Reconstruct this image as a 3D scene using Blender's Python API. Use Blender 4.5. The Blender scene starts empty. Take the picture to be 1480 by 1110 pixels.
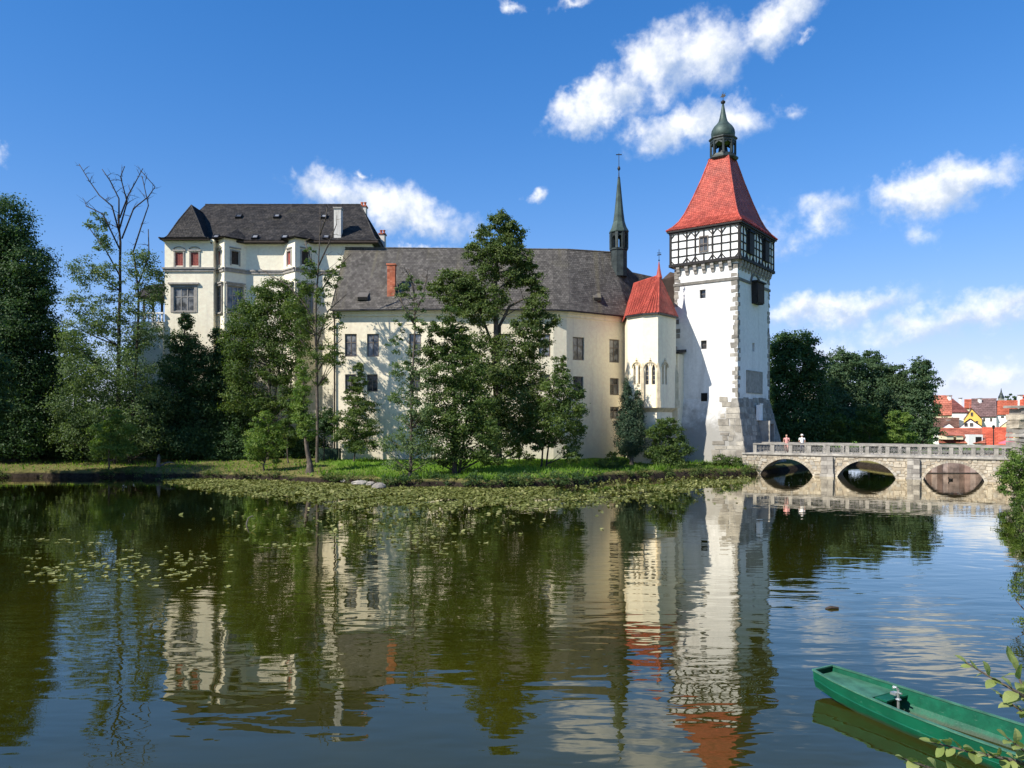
import bpy, math, random
import numpy as np
from mathutils import Vector, Matrix

random.seed(7)
RNG = np.random.default_rng(11)
R = math.radians
C = bpy.context.scene.collection
SC = bpy.context.scene

# ------------------------------------------------------------------ camera
F, YH, H = 1112.0, 606.0, 5.0
cd = bpy.data.cameras.new('camera')
cam = bpy.data.objects.new('camera', cd)
C.objects.link(cam)
cam.location = (0, 0, H)
cam.rotation_euler = (R(90), 0, 0)
cd.sensor_width = 36
cd.lens = 36 * F / 1480
cd.shift_y = (YH - 555) / 1480
cd.clip_start = 0.1
cd.clip_end = 9000
SC.camera = cam

# ------------------------------------------------------------------ sun and sky
SUN_EL = 42.0
SUN_DIR = Vector((-0.825, -0.565, 0)).normalized()          # towards the sun, in plan
sd = Vector((SUN_DIR.x * math.cos(R(SUN_EL)), SUN_DIR.y * math.cos(R(SUN_EL)), math.sin(R(SUN_EL))))
sl = bpy.data.lights.new('sun', 'SUN')
sl.energy = 4.1
sl.angle = R(0.5)
sl.color = (1.0, 0.94, 0.84)
so = bpy.data.objects.new('sun', sl)
C.objects.link(so)
so.rotation_euler = sd.to_track_quat('Z', 'Y').to_euler()
SC.view_settings.view_transform = 'Standard'
SC.view_settings.look = 'None'
SC.view_settings.exposure = 0.76
SC.view_settings.gamma = 1.0
SC.view_settings.use_curve_mapping = False

world = bpy.data.worlds.new('World')
SC.world = world
world.use_nodes = True
nt = world.node_tree
for n in list(nt.nodes):
    nt.nodes.remove(n)


def nnode(nt, t, **kw):
    n = nt.nodes.new(t)
    for k, v in kw.items():
        setattr(n, k, v)
    return n


def setin(nt, n, name, v):
    s = n.inputs[name]
    if hasattr(v, 'is_output'):
        nt.links.new(v, s)
    else:
        s.default_value = v


def math_n(nt, op, a, b=None, c=None, clamp=False):
    n = nt.nodes.new('ShaderNodeMath')
    n.operation = op
    n.use_clamp = clamp
    setin(nt, n, 0, a)
    if b is not None:
        setin(nt, n, 1, b)
    if c is not None:
        setin(nt, n, 2, c)
    return n.outputs[0]


def map_n(nt, v, a, b, c=0.0, d=1.0, smooth=True):
    n = nt.nodes.new('ShaderNodeMapRange')
    n.interpolation_type = 'SMOOTHSTEP' if smooth else 'LINEAR'
    for i, x in enumerate((v, a, b, c, d)):
        setin(nt, n, i, x)
    return n.outputs[0]


def mix_n(nt, f, a, b, blend='MIX'):
    n = nt.nodes.new('ShaderNodeMix')
    n.data_type = 'RGBA'
    n.blend_type = blend
    setin(nt, n, 0, f)
    for i, x in ((6, a), (7, b)):
        s = n.inputs[i]
        if hasattr(x, 'is_output'):
            nt.links.new(x, s)
        else:
            s.default_value = (x[0], x[1], x[2], 1)
    return n.outputs[2]


def noise_n(nt, vec, scale, detail=4, rough=0.55, dist=0.0):
    n = nt.nodes.new('ShaderNodeTexNoise')
    if vec is not None:
        nt.links.new(vec, n.inputs['Vector'])
    n.inputs['Scale'].default_value = scale
    n.inputs['Detail'].default_value = detail
    n.inputs['Roughness'].default_value = rough
    n.inputs['Distortion'].default_value = dist
    return n


sky = nnode(nt, 'ShaderNodeTexSky', sky_type='NISHITA', sun_disc=False)
sky.sun_elevation = R(SUN_EL)
sky.sun_rotation = math.atan2(SUN_DIR.x, SUN_DIR.y)
sky.air_density = 1.0
sky.dust_density = 0.05
sky.ozone_density = 3.0
sky.altitude = 300
hs = nt.nodes.new('ShaderNodeHueSaturation')
hs.inputs['Saturation'].default_value = 1.33
hs.inputs['Value'].default_value = 1.0
nt.links.new(sky.outputs[0], hs.inputs['Color'])
skt = mix_n(nt, 1.0, hs.outputs[0], (.88, .83, 1.03), 'MULTIPLY')
one = nt.nodes.new('ShaderNodeMix')      # the eye-bright band at the horizon is compressed as a camera does
one.data_type = 'RGBA'
one.blend_type = 'DIVIDE'
one.inputs[0].default_value = 1.0
nt.links.new(skt, one.inputs[6])
nt.links.new(mix_n(nt, 1.0, mix_n(nt, 1.0, skt, (.165, .15, .095), 'MULTIPLY'), (1, 1, 1), 'ADD'), one.inputs[7])
skyout = one.outputs[2]
tc = nt.nodes.new('ShaderNodeTexCoord')
D = tc.outputs['Generated']
# clouds: puffs at their own directions in the sky, their outlines broken by noise
w1 = noise_n(nt, D, 9.0, 5, 0.6)
w2 = noise_n(nt, D, 34.0, 6, 0.65)


def vm(op, a, b=None, scale=None):
    n = nt.nodes.new('ShaderNodeVectorMath')
    n.operation = op
    for i, x in enumerate((a, b)):
        if x is None:
            continue
        if hasattr(x, 'is_output'):
            nt.links.new(x, n.inputs[i])
        else:
            n.inputs[i].default_value = x
    if scale is not None:
        n.inputs['Scale'].default_value = scale
    return n


o1 = vm('SCALE', vm('SUBTRACT', w1.outputs['Color'], (0.5, 0.5, 0.5)).outputs[0], scale=0.085).outputs[0]
o2 = vm('SCALE', vm('SUBTRACT', w2.outputs['Color'], (0.5, 0.5, 0.5)).outputs[0], scale=0.034).outputs[0]
DW = vm('ADD', vm('ADD', D, o1).outputs[0], o2).outputs[0]

CLOUDS = [  # px, py, half width, half height, tilt in degrees, thickness
    (855, 155, 62, 30, 12, 1.0), (905, 140, 40, 28, 25, .8), (950, 98, 55, 44, 45, 1.0), (1015, 82, 72, 46, 22, 1.05), (960, 140, 45, 22, 20, .7),
    (1115, 35, 60, 32, 12, .95), (1150, 12, 45, 26, 10, .9), (1180, 48, 22, 8, 8, .5),
    (1000, 190, 92, 32, 8, 1.0), (930, 190, 40, 22, -25, .7), (1055, 172, 50, 26, -15, .85),
    (1340, 275, 80, 36, 12, 1.05), (1405, 258, 58, 26, 14, .85), (1290, 290, 40, 30, 0, .8), (1318, 340, 24, 16, -30, .35),
    (470, 275, 60, 34, -12, 1.0), (545, 292, 90, 34, -10, .95), (620, 308, 75, 28, -12, .8), (525, 242, 11, 7, 0, .6), (610, 357, 55, 12, 0, .8),
    (777, 288, 22, 12, 35, .75), (1120, 335, 40, 34, 0, .5), (1190, 322, 40, 26, 20, .5), (1150, 345, 50, 20, 10, .4),
    (1190, 450, 110, 26, 6, .75), (1260, 438, 60, 18, 8, .6), (1140, 455, 60, 24, 0, .6),
    (1370, 462, 105, 26, 12, .75), (1450, 445, 70, 24, 12, .7), (1310, 470, 40, 14, 10, .5),
    (1405, 556, 55, 20, 8, .8), (1450, 548, 30, 12, 5, .5), (5, 220, 22, 14, -20, .8), (1142, 152, 22, 12, -20, .5),
    (745, 4, 18, 10, 0, .6), (815, 2, 24, 9, 0, .6), (1190, 520, 40, 22, 0, .45), (595, 415, 60, 14, 0, .35),
]
rr = random.Random(5)
cl = []
for px, py, hw, hh, tilt, th in CLOUDS:
    cl.append((Vector((px - 740, F, YH - py)).normalized(), hw / F * .93, hh / F * .98, tilt, th))
for k in range(26):      # the same broken cumulus goes on round the rest of the sky
    az = R(45 + 270 * (k + rr.random()) / 26)
    el = R(rr.uniform(6, 40))
    c0 = Vector((math.sin(az) * math.cos(el), math.cos(az) * math.cos(el), math.sin(el)))
    cl.append((c0, rr.uniform(.05, .13), rr.uniform(.025, .05), rr.uniform(-15, 25), rr.uniform(.6, 1)))
dens = None
under = None
wsum = None
for c0, w, h, tilt, th in cl:
    rgt = c0.cross(Vector((0, 0, 1))).normalized()
    up = rgt.cross(c0).normalized()
    r2 = rgt * math.cos(R(tilt)) + up * math.sin(R(tilt))
    u2 = up * math.cos(R(tilt)) - rgt * math.sin(R(tilt))
    m = Matrix((r2, c0, u2)).transposed()
    mp = nt.nodes.new('ShaderNodeMapping')
    mp.vector_type = 'TEXTURE'
    mp.inputs['Location'].default_value = c0
    mp.inputs['Rotation'].default_value = m.to_euler()
    mp.inputs['Scale'].default_value = (w, .4, h)
    nt.links.new(DW, mp.inputs['Vector'])
    ln = vm('LENGTH', mp.outputs[0]).outputs['Value']
    f = math_n(nt, 'MULTIPLY', math_n(nt, 'SUBTRACT', 1.25, ln), th)
    sz = nt.nodes.new('ShaderNodeSeparateXYZ')
    nt.links.new(mp.outputs[0], sz.inputs[0])
    fp = math_n(nt, 'MAXIMUM', f, 0.0)
    num = math_n(nt, 'MULTIPLY', fp, sz.outputs[2])
    wsum = fp if wsum is None else math_n(nt, 'ADD', wsum, fp)
    under = num if under is None else math_n(nt, 'ADD', under, num)
    dens = f if dens is None else math_n(nt, 'SMOOTH_MAX', dens, f, .25)
fib = noise_n(nt, D, 60.0, 5, 0.6)
fib2 = noise_n(nt, D, 17.0, 4, 0.6)
dens = math_n(nt, 'ADD', dens, math_n(nt, 'MULTIPLY', math_n(nt, 'SUBTRACT', fib.outputs[0], .5), .75))
dens = math_n(nt, 'ADD', dens, math_n(nt, 'MULTIPLY', math_n(nt, 'SUBTRACT', fib2.outputs[0], .5), 1.25))
alpha = map_n(nt, dens, 0.03, 1.0)
alpha = math_n(nt, 'MULTIPLY', alpha, .92)
body = noise_n(nt, D, 26.0, 5, 0.6)
lift = math_n(nt, 'DIVIDE', under, math_n(nt, 'ADD', wsum, .05))       # -1 at a cloud's base, +1 at its top
tone = math_n(nt, 'ADD', math_n(nt, 'MULTIPLY', lift, .42), math_n(nt, 'MULTIPLY', math_n(nt, 'SUBTRACT', body.outputs[0], .5), 1.9))
ccol = mix_n(nt, map_n(nt, tone, -.42, .22), (2.55, 2.95, 3.6), (4.7, 4.75, 4.85))
skyc = mix_n(nt, alpha, skyout, ccol)
bg = nt.nodes.new('ShaderNodeBackground')
bg.inputs['Strength'].default_value = 0.147
nt.links.new(skyc, bg.inputs['Color'])
wo = nt.nodes.new('ShaderNodeOutputWorld')
nt.links.new(bg.outputs[0], wo.inputs['Surface'])

# ------------------------------------------------------------------ helpers
WM = {}


def W(px, py, Y):
    """The point at depth Y that the photograph shows at pixel px, py."""
    return Vector(((px - 740) * Y / F, Y, H - (py - YH) * Y / F))


def PX(px, Y):
    return (px - 740) * Y / F


def ZZ(py, Y):
    return H - (py - YH) * Y / F


def lerp(a, b, t):
    return a + (b - a) * t


def place(o, parent, M):
    if parent is not None:
        o.parent = parent
        WM[o.name] = WM[parent.name] @ M
    else:
        WM[o.name] = M
    o.matrix_basis = M


def thing(name, label, cat, loc=(0, 0, 0), rz=0.0, group=None):
    o = bpy.data.objects.new(name, None)
    C.objects.link(o)
    o.empty_display_size = .3
    place(o, None, Matrix.Translation(loc) @ Matrix.Rotation(rz, 4, 'Z'))
    tag(o, label, cat, group)
    return o


def tag(o, label=None, cat=None, group=None, kind=None):
    if label:
        o['label'] = label
    if cat:
        o['category'] = cat
    if group:
        o['group'] = group
    if kind:
        o['kind'] = kind
    return o


def link(name, mesh, parent=None, M=None):
    o = bpy.data.objects.new(name, mesh)
    C.objects.link(o)
    place(o, parent, M if M is not None else Matrix())
    return o


class MB:
    """Collects faces; build() links them as one mesh object."""

    def __init__(self):
        self.v, self.f, self.t, self.m = [], [], [], []
        self.sub = None

    def face(self, pts, tint=None, mi=0):
        b = len(self.v)
        self.v += [tuple(p) for p in pts]
        self.f.append(tuple(range(b, b + len(pts))))
        self.t.append(random.random() if tint is None else tint)
        self.m.append(mi)

    def add(self, vs, fs, tint=None, mi=0):
        b = len(self.v)
        t = random.random() if tint is None else tint
        self.v += [tuple(p) for p in vs]
        for f in fs:
            self.f.append(tuple(b + i for i in f))
            self.t.append(t)
            self.m.append(mi)

    BOXF = ((0, 1, 5, 4), (1, 3, 7, 5), (3, 2, 6, 7), (2, 0, 4, 6), (4, 5, 7, 6), (2, 3, 1, 0))

    def box(self, x0, x1, y0, y1, z0, z1, M=None, tint=None, jit=0.0, mi=0):
        vs = [Vector((x, y, z)) for z in (z0, z1) for y in (y0, y1) for x in (x0, x1)]
        if jit:
            vs = [p + Vector([random.uniform(-jit, jit) for _ in range(3)]) for p in vs]
        if M is not None:
            vs = [M @ p for p in vs]
        self.add(vs, self.BOXF, tint, mi)

    def hexa(self, low, high, tint=None, mi=0):
        """low, high: 4 points each, counter-clockwise from above."""
        vs = list(low) + list(high)
        n = len(low)
        fs = [tuple(range(n))[::-1], tuple(range(n, 2 * n))]
        for i in range(n):
            j = (i + 1) % n
            fs.append((i, j, n + j, n + i))
        self.add(vs, fs, tint, mi)

    def bar(self, p, q, w, d, side=None, tint=None):
        """A squared bar from p to q, w wide along side, d deep across."""
        p, q = Vector(p), Vector(q)
        ax = (q - p).normalized()
        s = Vector(side) if side is not None else (Vector((0, 0, 1)) if abs(ax.z) < .9 else Vector((1, 0, 0)))
        s = (s - ax * s.dot(ax)).normalized()
        t = ax.cross(s)
        low = [p + s * a * w / 2 + t * b * d / 2 for a, b in ((-1, -1), (1, -1), (1, 1), (-1, 1))]
        high = [x + (q - p) for x in low]
        self.hexa(low, high, tint)

    def tube(self, path, radii, n=6, tint=None):
        path = [Vector(p) for p in path]
        b = len(self.v)
        t = random.random() if tint is None else tint
        ref = Vector((.37, .81, .45))
        for i, p in enumerate(path):
            a = path[min(i + 1, len(path) - 1)] - path[max(i - 1, 0)]
            if a.length < 1e-6:
                a = Vector((0, 0, 1))
            a.normalize()
            s = a.cross(ref)
            if s.length < .1:
                s = a.cross(Vector((1, 0, 0)))
            s.normalize()
            u = a.cross(s)
            r = radii[i] if hasattr(radii, '__len__') else radii
            for k in range(n):
                g = 2 * math.pi * k / n
                self.v.append(tuple(p + s * (r * math.cos(g)) + u * (r * math.sin(g))))
        for i in range(len(path) - 1):
            for k in range(n):
                k2 = (k + 1) % n
                self.f.append((b + i * n + k, b + i * n + k2, b + (i + 1) * n + k2, b + (i + 1) * n + k))
                self.t.append(t)
                self.m.append(0)
        self.f.append(tuple(b + k for k in range(n))[::-1])
        self.f.append(tuple(b + (len(path) - 1) * n + k for k in range(n)))
        self.t += [t, t]
        self.m += [0, 0]

    def lathe(self, c, prof, n=16, rot=0.0, tint=None):
        b = len(self.v)
        t = random.random() if tint is None else tint
        for r, z in prof:
            for k in range(n):
                g = 2 * math.pi * k / n + rot
                self.v.append((c[0] + r * math.cos(g), c[1] + r * math.sin(g), c[2] + z))
        for i in range(len(prof) - 1):
            for k in range(n):
                k2 = (k + 1) % n
                self.f.append((b + i * n + k, b + i * n + k2, b + (i + 1) * n + k2, b + (i + 1) * n + k))
                self.t.append(t)
                self.m.append(0)
        self.f.append(tuple(b + k for k in range(n))[::-1])
        self.f.append(tuple(b + (len(prof) - 1) * n + k for k in range(n)))
        self.t += [t, t]
        self.m += [0, 0]

    def prism(self, poly, y0, y1, M=None, tint=None):
        """poly in x,z (counter-clockwise seen from -y) pushed from y0 to y1."""
        n = len(poly)
        vs = [Vector((x, y0, z)) for x, z in poly] + [Vector((x, y1, z)) for x, z in poly]
        if M is not None:
            vs = [M @ p for p in vs]
        fs = [tuple(range(n)), tuple(range(n, 2 * n))[::-1]]
        for i in range(n):
            j = (i + 1) % n
            fs.append((j, i, n + i, n + j))
        self.add(vs, fs, tint)

    def mesh(self, name, mats, smooth=False):
        me = bpy.data.meshes.new(name)
        me.from_pydata(self.v, [], self.f)
        a = me.attributes.new('tint', 'FLOAT', 'FACE')
        a.data.foreach_set('value', np.array(self.t, dtype=np.float32))
        for m in (mats if isinstance(mats, (list, tuple)) else [mats]):
            me.materials.append(m)
        if max(self.m, default=0) > 0:
            me.polygons.foreach_set('material_index', np.array(self.m, dtype=np.int32))
        if smooth:
            me.polygons.foreach_set('use_smooth', np.ones(len(me.polygons), dtype=bool))
        me.update()
        return me

    def build(self, name, mats, parent=None, world=False, smooth=False, M=None):
        if world and parent is not None:
            inv = WM[parent.name].inverted()
            self.v = [tuple(inv @ Vector(p)) for p in self.v]
        o = link(name, self.mesh(name, mats, smooth), parent, M)
        if self.sub is not None:      # the many small shingles or tiles: real pieces, one part
            if world and parent is not None:
                self.sub.v = [tuple(inv @ Vector(p)) for p in self.sub.v]
            tag(link('roof_shingles', self.sub.mesh('roof_shingles', mats), o), kind='stuff')
        return o


# ------------------------------------------------------------------ materials
def new_mat(name):
    m = bpy.data.materials.new(name)
    m.use_nodes = True
    t = m.node_tree
    b = t.nodes['Principled BSDF']
    b.inputs['Specular IOR Level'].default_value = .3
    return m, t, b


def obj_pos(t):
    return t.nodes.new('ShaderNodeNewGeometry').outputs['Position']


def scaled(t, vec, s):
    n = t.nodes.new('ShaderNodeMapping')
    n.inputs['Scale'].default_value = s
    t.links.new(vec, n.inputs['Vector'])
    return n.outputs[0]


def bump(t, b, h, strength=.4, dist=.02):
    n = t.nodes.new('ShaderNodeBump')
    n.inputs['Strength'].default_value = strength
    n.inputs['Distance'].default_value = dist
    t.links.new(h, n.inputs['Height'])
    t.links.new(n.outputs[0], b.inputs['Normal'])


def tint_n(t):
    n = t.nodes.new('ShaderNodeAttribute')
    n.attribute_name = 'tint'
    return n.outputs['Fac']


def mat_plain(name, col, rough=.7, var=.25, scale=3.0, metal=0.0, bumps=.2, spec=.3, tvar=0.0):
    m, t, b = new_mat(name)
    p = obj_pos(t)
    n = noise_n(t, p, scale, 6, .6)
    c = mix_n(t, map_n(t, n.outputs[0], .3, .7), [x * (1 - var) for x in col], [min(1, x * (1 + var)) for x in col])
    if tvar:
        c = mix_n(t, 1.0, c, mix_n(t, tint_n(t), [1 - tvar] * 3, [1 + tvar] * 3), 'MULTIPLY')
    t.links.new(c, b.inputs['Base Color'])
    b.inputs['Roughness'].default_value = rough
    b.inputs['Metallic'].default_value = metal
    b.inputs['Specular IOR Level'].default_value = spec
    if bumps:
        n2 = noise_n(t, p, scale * 7, 5, .6)
        bump(t, b, n2.outputs[0], bumps, .02)
    return m


def mat_stucco(name, col, dirt=(.34, .30, .24), amount=.45, low=None):
    """Lime render: blotches, vertical run marks, patches of wear."""
    m, t, b = new_mat(name)
    p = obj_pos(t)
    big = noise_n(t, p, .22, 6, .62, .4)
    run = noise_n(t, scaled(t, p, (1.6, 1.6, .14)), 1.0, 5, .6)
    fine = noise_n(t, p, 3.2, 6, .65)
    c = mix_n(t, map_n(t, fine.outputs[0], .25, .75), [x * .9 for x in col], [min(.86, x * 1.06) for x in col])
    k = math_n(t, 'MULTIPLY', map_n(t, run.outputs[0], .5, .78), amount)
    c = mix_n(t, k, c, dirt)
    k2 = math_n(t, 'MULTIPLY', map_n(t, big.outputs[0], .52, .72), amount * .6)
    c = mix_n(t, k2, c, [x * .75 for x in col])
    if low:     # damp worn render near the foot: z0, z1 and its colour
        sx = t.nodes.new('ShaderNodeSeparateXYZ')
        t.links.new(p, sx.inputs[0])
        hh = math_n(t, 'ADD', sx.outputs[2], math_n(t, 'MULTIPLY', math_n(t, 'SUBTRACT', noise_n(t, p, .9, 6, .7).outputs[0], .5), low[3]))
        c = mix_n(t, math_n(t, 'MULTIPLY', map_n(t, hh, low[0], low[1], 1.0, 0.0), low[4]), c, low[2])
    t.links.new(c, b.inputs['Base Color'])
    b.inputs['Roughness'].default_value = .9
    b.inputs['Specular IOR Level'].default_value = .15
    h = math_n(t, 'ADD', math_n(t, 'MULTIPLY', fine.outputs[0], .5), math_n(t, 'MULTIPLY', noise_n(t, p, .8, 4).outputs[0], 2.2))
    bump(t, b, h, .5, .03)
    return m


def mat_pieces(name, cols, rough=.8, moss=None, scale=1.2, spec=.25, streak=None, bumpd=.01):
    """Shingles, tiles, stones: each piece carries its own tint."""
    m, t, b = new_mat(name)
    p = obj_pos(t)
    r = t.nodes.new('ShaderNodeValToRGB')
    els = r.color_ramp.elements
    while len(els) < len(cols):
        els.new(.5)
    for i, c in enumerate(cols):
        els[i].position = i / (len(cols) - 1)
        els[i].color = (*c, 1)
    t.links.new(tint_n(t), r.inputs[0])
    n = noise_n(t, p, scale, 6, .65)
    c = mix_n(t, 1.0, r.outputs[0], mix_n(t, map_n(t, n.outputs[0], .3, .7), (.72, .72, .72), (1.22, 1.22, 1.22)), 'MULTIPLY')
    if moss:
        n2 = noise_n(t, p, .35, 6, .65)
        c = mix_n(t, math_n(t, 'MULTIPLY', map_n(t, n2.outputs[0], .55, .75), .55), c, moss)
    if streak:
        n3 = noise_n(t, scaled(t, p, (.75, .03, .03)), 1.0, 3, .5)
        c = mix_n(t, math_n(t, 'MULTIPLY', map_n(t, n3.outputs[0], .55, .72), .55), c, streak)
    t.links.new(c, b.inputs['Base Color'])
    b.inputs['Roughness'].default_value = rough
    b.inputs['Specular IOR Level'].default_value = spec
    bump(t, b, noise_n(t, p, 9, 5, .65).outputs[0], .5, bumpd)
    return m


def mat_leaf(name, c0, c1, c2, trans=.35):
    m, t, b = new_mat(name)
    r = t.nodes.new('ShaderNodeValToRGB')
    els = r.color_ramp.elements
    els.new(.5)
    for e, pos, c in zip(els, (0, .5, 1), (c0, c1, c2)):
        e.position = pos
        e.color = (*c, 1)
    t.links.new(tint_n(t), r.inputs[0])
    t.links.new(r.outputs[0], b.inputs['Base Color'])
    b.inputs['Roughness'].default_value = .55
    b.inputs['Specular IOR Level'].default_value = .25
    tr = t.nodes.new('ShaderNodeBsdfTranslucent')
    t.links.new(mix_n(t, 1.0, r.outputs[0], (1.25, 1.35, .55), 'MULTIPLY'), tr.inputs['Color'])
    mx = t.nodes.new('ShaderNodeMixShader')
    mx.inputs[0].default_value = trans
    t.links.new(b.outputs[0], mx.inputs[1])
    t.links.new(tr.outputs[0], mx.inputs[2])
    t.links.new(mx.outputs[0], t.nodes['Material Output'].inputs['Surface'])
    return m


def mat_glass(name, col=(.03, .035, .04)):
    m, t, b = new_mat(name)
    p = obj_pos(t)
    n = noise_n(t, p, 1.4, 3, .5)
    oi = t.nodes.new('ShaderNodeObjectInfo')
    c = mix_n(t, map_n(t, n.outputs[0], .4, .65), col, [x * 3.2 + .03 for x in col])
    c = mix_n(t, math_n(t, 'MULTIPLY', map_n(t, oi.outputs['Random'], .55, .75), .75), c, [x * 3 + .10 for x in col])
    t.links.new(c, b.inputs['Base Color'])
    b.inputs['Roughness'].default_value = .08
    b.inputs['Specular IOR Level'].default_value = .6
    return m


M = {}
M['cream'] = mat_stucco('cream_render', (.86, .755, .58), (.50, .44, .36), .38, (1.0, 5.5, (.55, .49, .41), 4.0, .55))
M['palace'] = mat_stucco('pale_cream_render', (.86, .775, .61), (.50, .45, .38), .36)
M['white'] = mat_stucco('white_limewash', (.77, .76, .735), (.46, .44, .41), .55, (3.5, 8.0, (.27, .26, .235), 7.5, .95))
M['chimney_render'] = mat_stucco('sooty_chimney_render', (.66, .63, .58), (.22, .2, .18), .9)
M['plaster'] = mat_stucco('white_infill', (.83, .82, .79), (.6, .58, .54), .15)
M['darktrim'] = mat_plain('dark_string_stone', (.17, .16, .14), .9, .25, 2.5)
M['trim'] = mat_plain('grey_stone_trim', (.30, .28, .25), .85, .2, 2.5)
M['palestone'] = mat_plain('pale_sandstone', (.60, .50, .34), .9, .2, 2.0)
M['stone'] = mat_pieces('grey_blocks', [(.20, .18, .15), (.28, .258, .215), (.37, .34, .285)], .9, None, 1.6, bumpd=.03)
M['quoin'] = mat_pieces('quoin_stone', [(.20, .185, .16), (.29, .27, .235), (.37, .345, .30)], .9, None, 1.6, bumpd=.03)
M['rubble'] = mat_pieces('bridge_stone', [(.31, .265, .20), (.41, .355, .275), (.49, .43, .33), (.35, .325, .275)], .9, (.30, .27, .18), 1.5, bumpd=.03)
M['mortar'] = mat_plain('bridge_mortar', (.34, .285, .21), .95, .3, 2.0)
M['pier'] = mat_pieces('pier_stone', [(.22, .20, .175), (.32, .295, .255), (.40, .37, .32)], .9, (.18, .17, .10), 1.4, bumpd=.03)
M['concrete'] = mat_plain('grey_parapet_stone', (.30, .28, .245), .9, .28, 1.8, tvar=.15)
M['slate'] = mat_pieces('dark_shingle', [(.022, .021, .021), (.036, .033, .031), (.056, .050, .045)], .75, (.075, .068, .045), 1.0)
M['shingle'] = mat_pieces('grey_shingle', [(.078, .071, .062), (.108, .098, .086), (.148, .135, .118)], .75, (.095, .088, .062), .9, streak=(.19, .165, .10))
M['brownshingle'] = mat_pieces('brown_shingle', [(.055, .040, .032), (.085, .062, .050), (.11, .085, .07)], .8)
M['redtile'] = mat_pieces('red_tile', [(.34, .060, .040), (.405, .073, .047), (.475, .098, .062)], .55, (.40, .11, .07), .8, .35)
M['redtile_old'] = mat_pieces('orange_red_tile', [(.36, .070, .035), (.46, .10, .052), (.55, .145, .085)], .7, (.30, .13, .08), .8)
M['copper'] = mat_plain('dark_patina_copper', (.040, .050, .048), .5, .35, 2.0, .3)
M['copper_green'] = mat_plain('green_patina_copper', (.052, .078, .068), .55, .35, 1.5, .2)
M['black_timber'] = mat_plain('black_timber', (.022, .020, .020), .75, .3, 5)
M['dark_wood'] = mat_plain('dark_wood', (.05, .036, .028), .8, .3, 5)
M['iron'] = mat_plain('dark_iron', (.035, .035, .036), .55, .3, 6, .5)
M['redpaint'] = mat_plain('red_shutter_paint', (.27, .070, .055), .65, .2, 5)
M['glass'] = mat_glass('window_glass', (.06, .062, .065))
M['glass_dark'] = mat_glass('dark_glass', (.012, .013, .014))
M['frame'] = mat_plain('window_frame_paint', (.30, .285, .26), .6, .15, 6)
M['frame_dark'] = mat_plain('brown_window_frame', (.15, .125, .105), .6, .2, 6)
M['brick'] = mat_pieces('chimney_brick', [(.36, .10, .055), (.46, .15, .08), (.52, .20, .12)], .9)
M['lattice'] = mat_plain('weathered_lattice_paint', (.15, .145, .135), .7, .3, 6)
M['gold'] = mat_plain('gilt_metal', (.28, .20, .07), .4, .2, 5, .8)
M['void'] = mat_plain('dark_interior', (.012, .011, .010), .95, .2, 3)
M['bark'] = mat_plain('grey_brown_bark', (.10, .082, .065), .95, .4, 3.0, bumps=.8)
M['bark_dark'] = mat_plain('dark_bark', (.045, .037, .030), .95, .4, 3.0, bumps=.8)
M['deadwood'] = mat_plain('grey_dead_wood', (.13, .115, .10), .95, .3, 4.0, bumps=.6)
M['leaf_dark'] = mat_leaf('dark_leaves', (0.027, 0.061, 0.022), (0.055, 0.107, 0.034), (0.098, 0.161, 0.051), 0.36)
M['leaf_mid'] = mat_leaf('green_leaves', (0.044, 0.082, 0.021), (0.089, 0.142, 0.032), (0.168, 0.212, 0.048), 0.42)
M['leaf_grey'] = mat_leaf('grey_green_leaves', (0.056, 0.100, 0.040), (0.116, 0.172, 0.067), (0.202, 0.252, 0.095), 0.42)
M['leaf_light'] = mat_leaf('light_leaves', (0.070, 0.139, 0.028), (0.148, 0.227, 0.046), (0.244, 0.305, 0.073), 0.45)
M['leaf_olive'] = mat_leaf('olive_leaves', (0.048, 0.085, 0.022), (0.103, 0.147, 0.040), (0.175, 0.210, 0.070), 0.40)
M['leaf_near'] = mat_leaf('near_leaves', (.10, .17, .035), (.19, .26, .06), (.34, .38, .14), .4)
M['leaf_conifer'] = mat_leaf('conifer_needles', (0.023, 0.052, 0.029), (0.047, 0.086, 0.044), (0.111, 0.114, 0.060), .15)
M['leaf_blue'] = mat_leaf('bluish_far_leaves', (0.046, 0.090, 0.048), (0.088, 0.145, 0.066), (0.143, 0.198, 0.095), 0.40)
M['lily'] = mat_leaf('lily_leaf', (.075, .092, .020), (.165, .18, .048), (.33, .32, .13), .15)
M['grassblade'] = mat_leaf('grass_blades', (.095, .19, .022), (.16, .29, .036), (.25, .36, .065), .5)
M['boat'] = mat_plain('green_boat_paint', (.003, .088, .043), .32, .18, 2.2, spec=.5, bumps=.06)
M['boat_in'] = mat_plain('worn_green_paint', (.005, .09, .046), .45, .25, 4, bumps=.12)
M['boat_deck'] = mat_plain('sun_bleached_green_deck', (.05, .15, .095), .5, .30, 3, bumps=.12)
M['steel'] = mat_plain('galvanised_steel', (.45, .48, .46), .4, .2, 6, .7)


def weather_boat(m):
    t = m.node_tree
    b = t.nodes['Principled BSDF']
    old = b.inputs['Base Color'].links[0].from_socket
    p = obj_pos(t)
    sx = t.nodes.new('ShaderNodeSeparateXYZ')
    t.links.new(p, sx.inputs[0])
    scr = noise_n(t, scaled(t, p, (3, 3, 26)), 1.6, 6, .7)
    c = mix_n(t, math_n(t, 'MULTIPLY', map_n(t, scr.outputs[0], .60, .72), .55), old, (.16, .26, .20))
    zz = math_n(t, 'ADD', sx.outputs[2], math_n(t, 'MULTIPLY', noise_n(t, p, 5, 5, .6).outputs[0], .08))
    c = mix_n(t, math_n(t, 'MULTIPLY', map_n(t, zz, .06, .12, 1.0, 0.0), .75), c, (.035, .040, .020))
    t.links.new(c, b.inputs['Base Color'])


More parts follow.
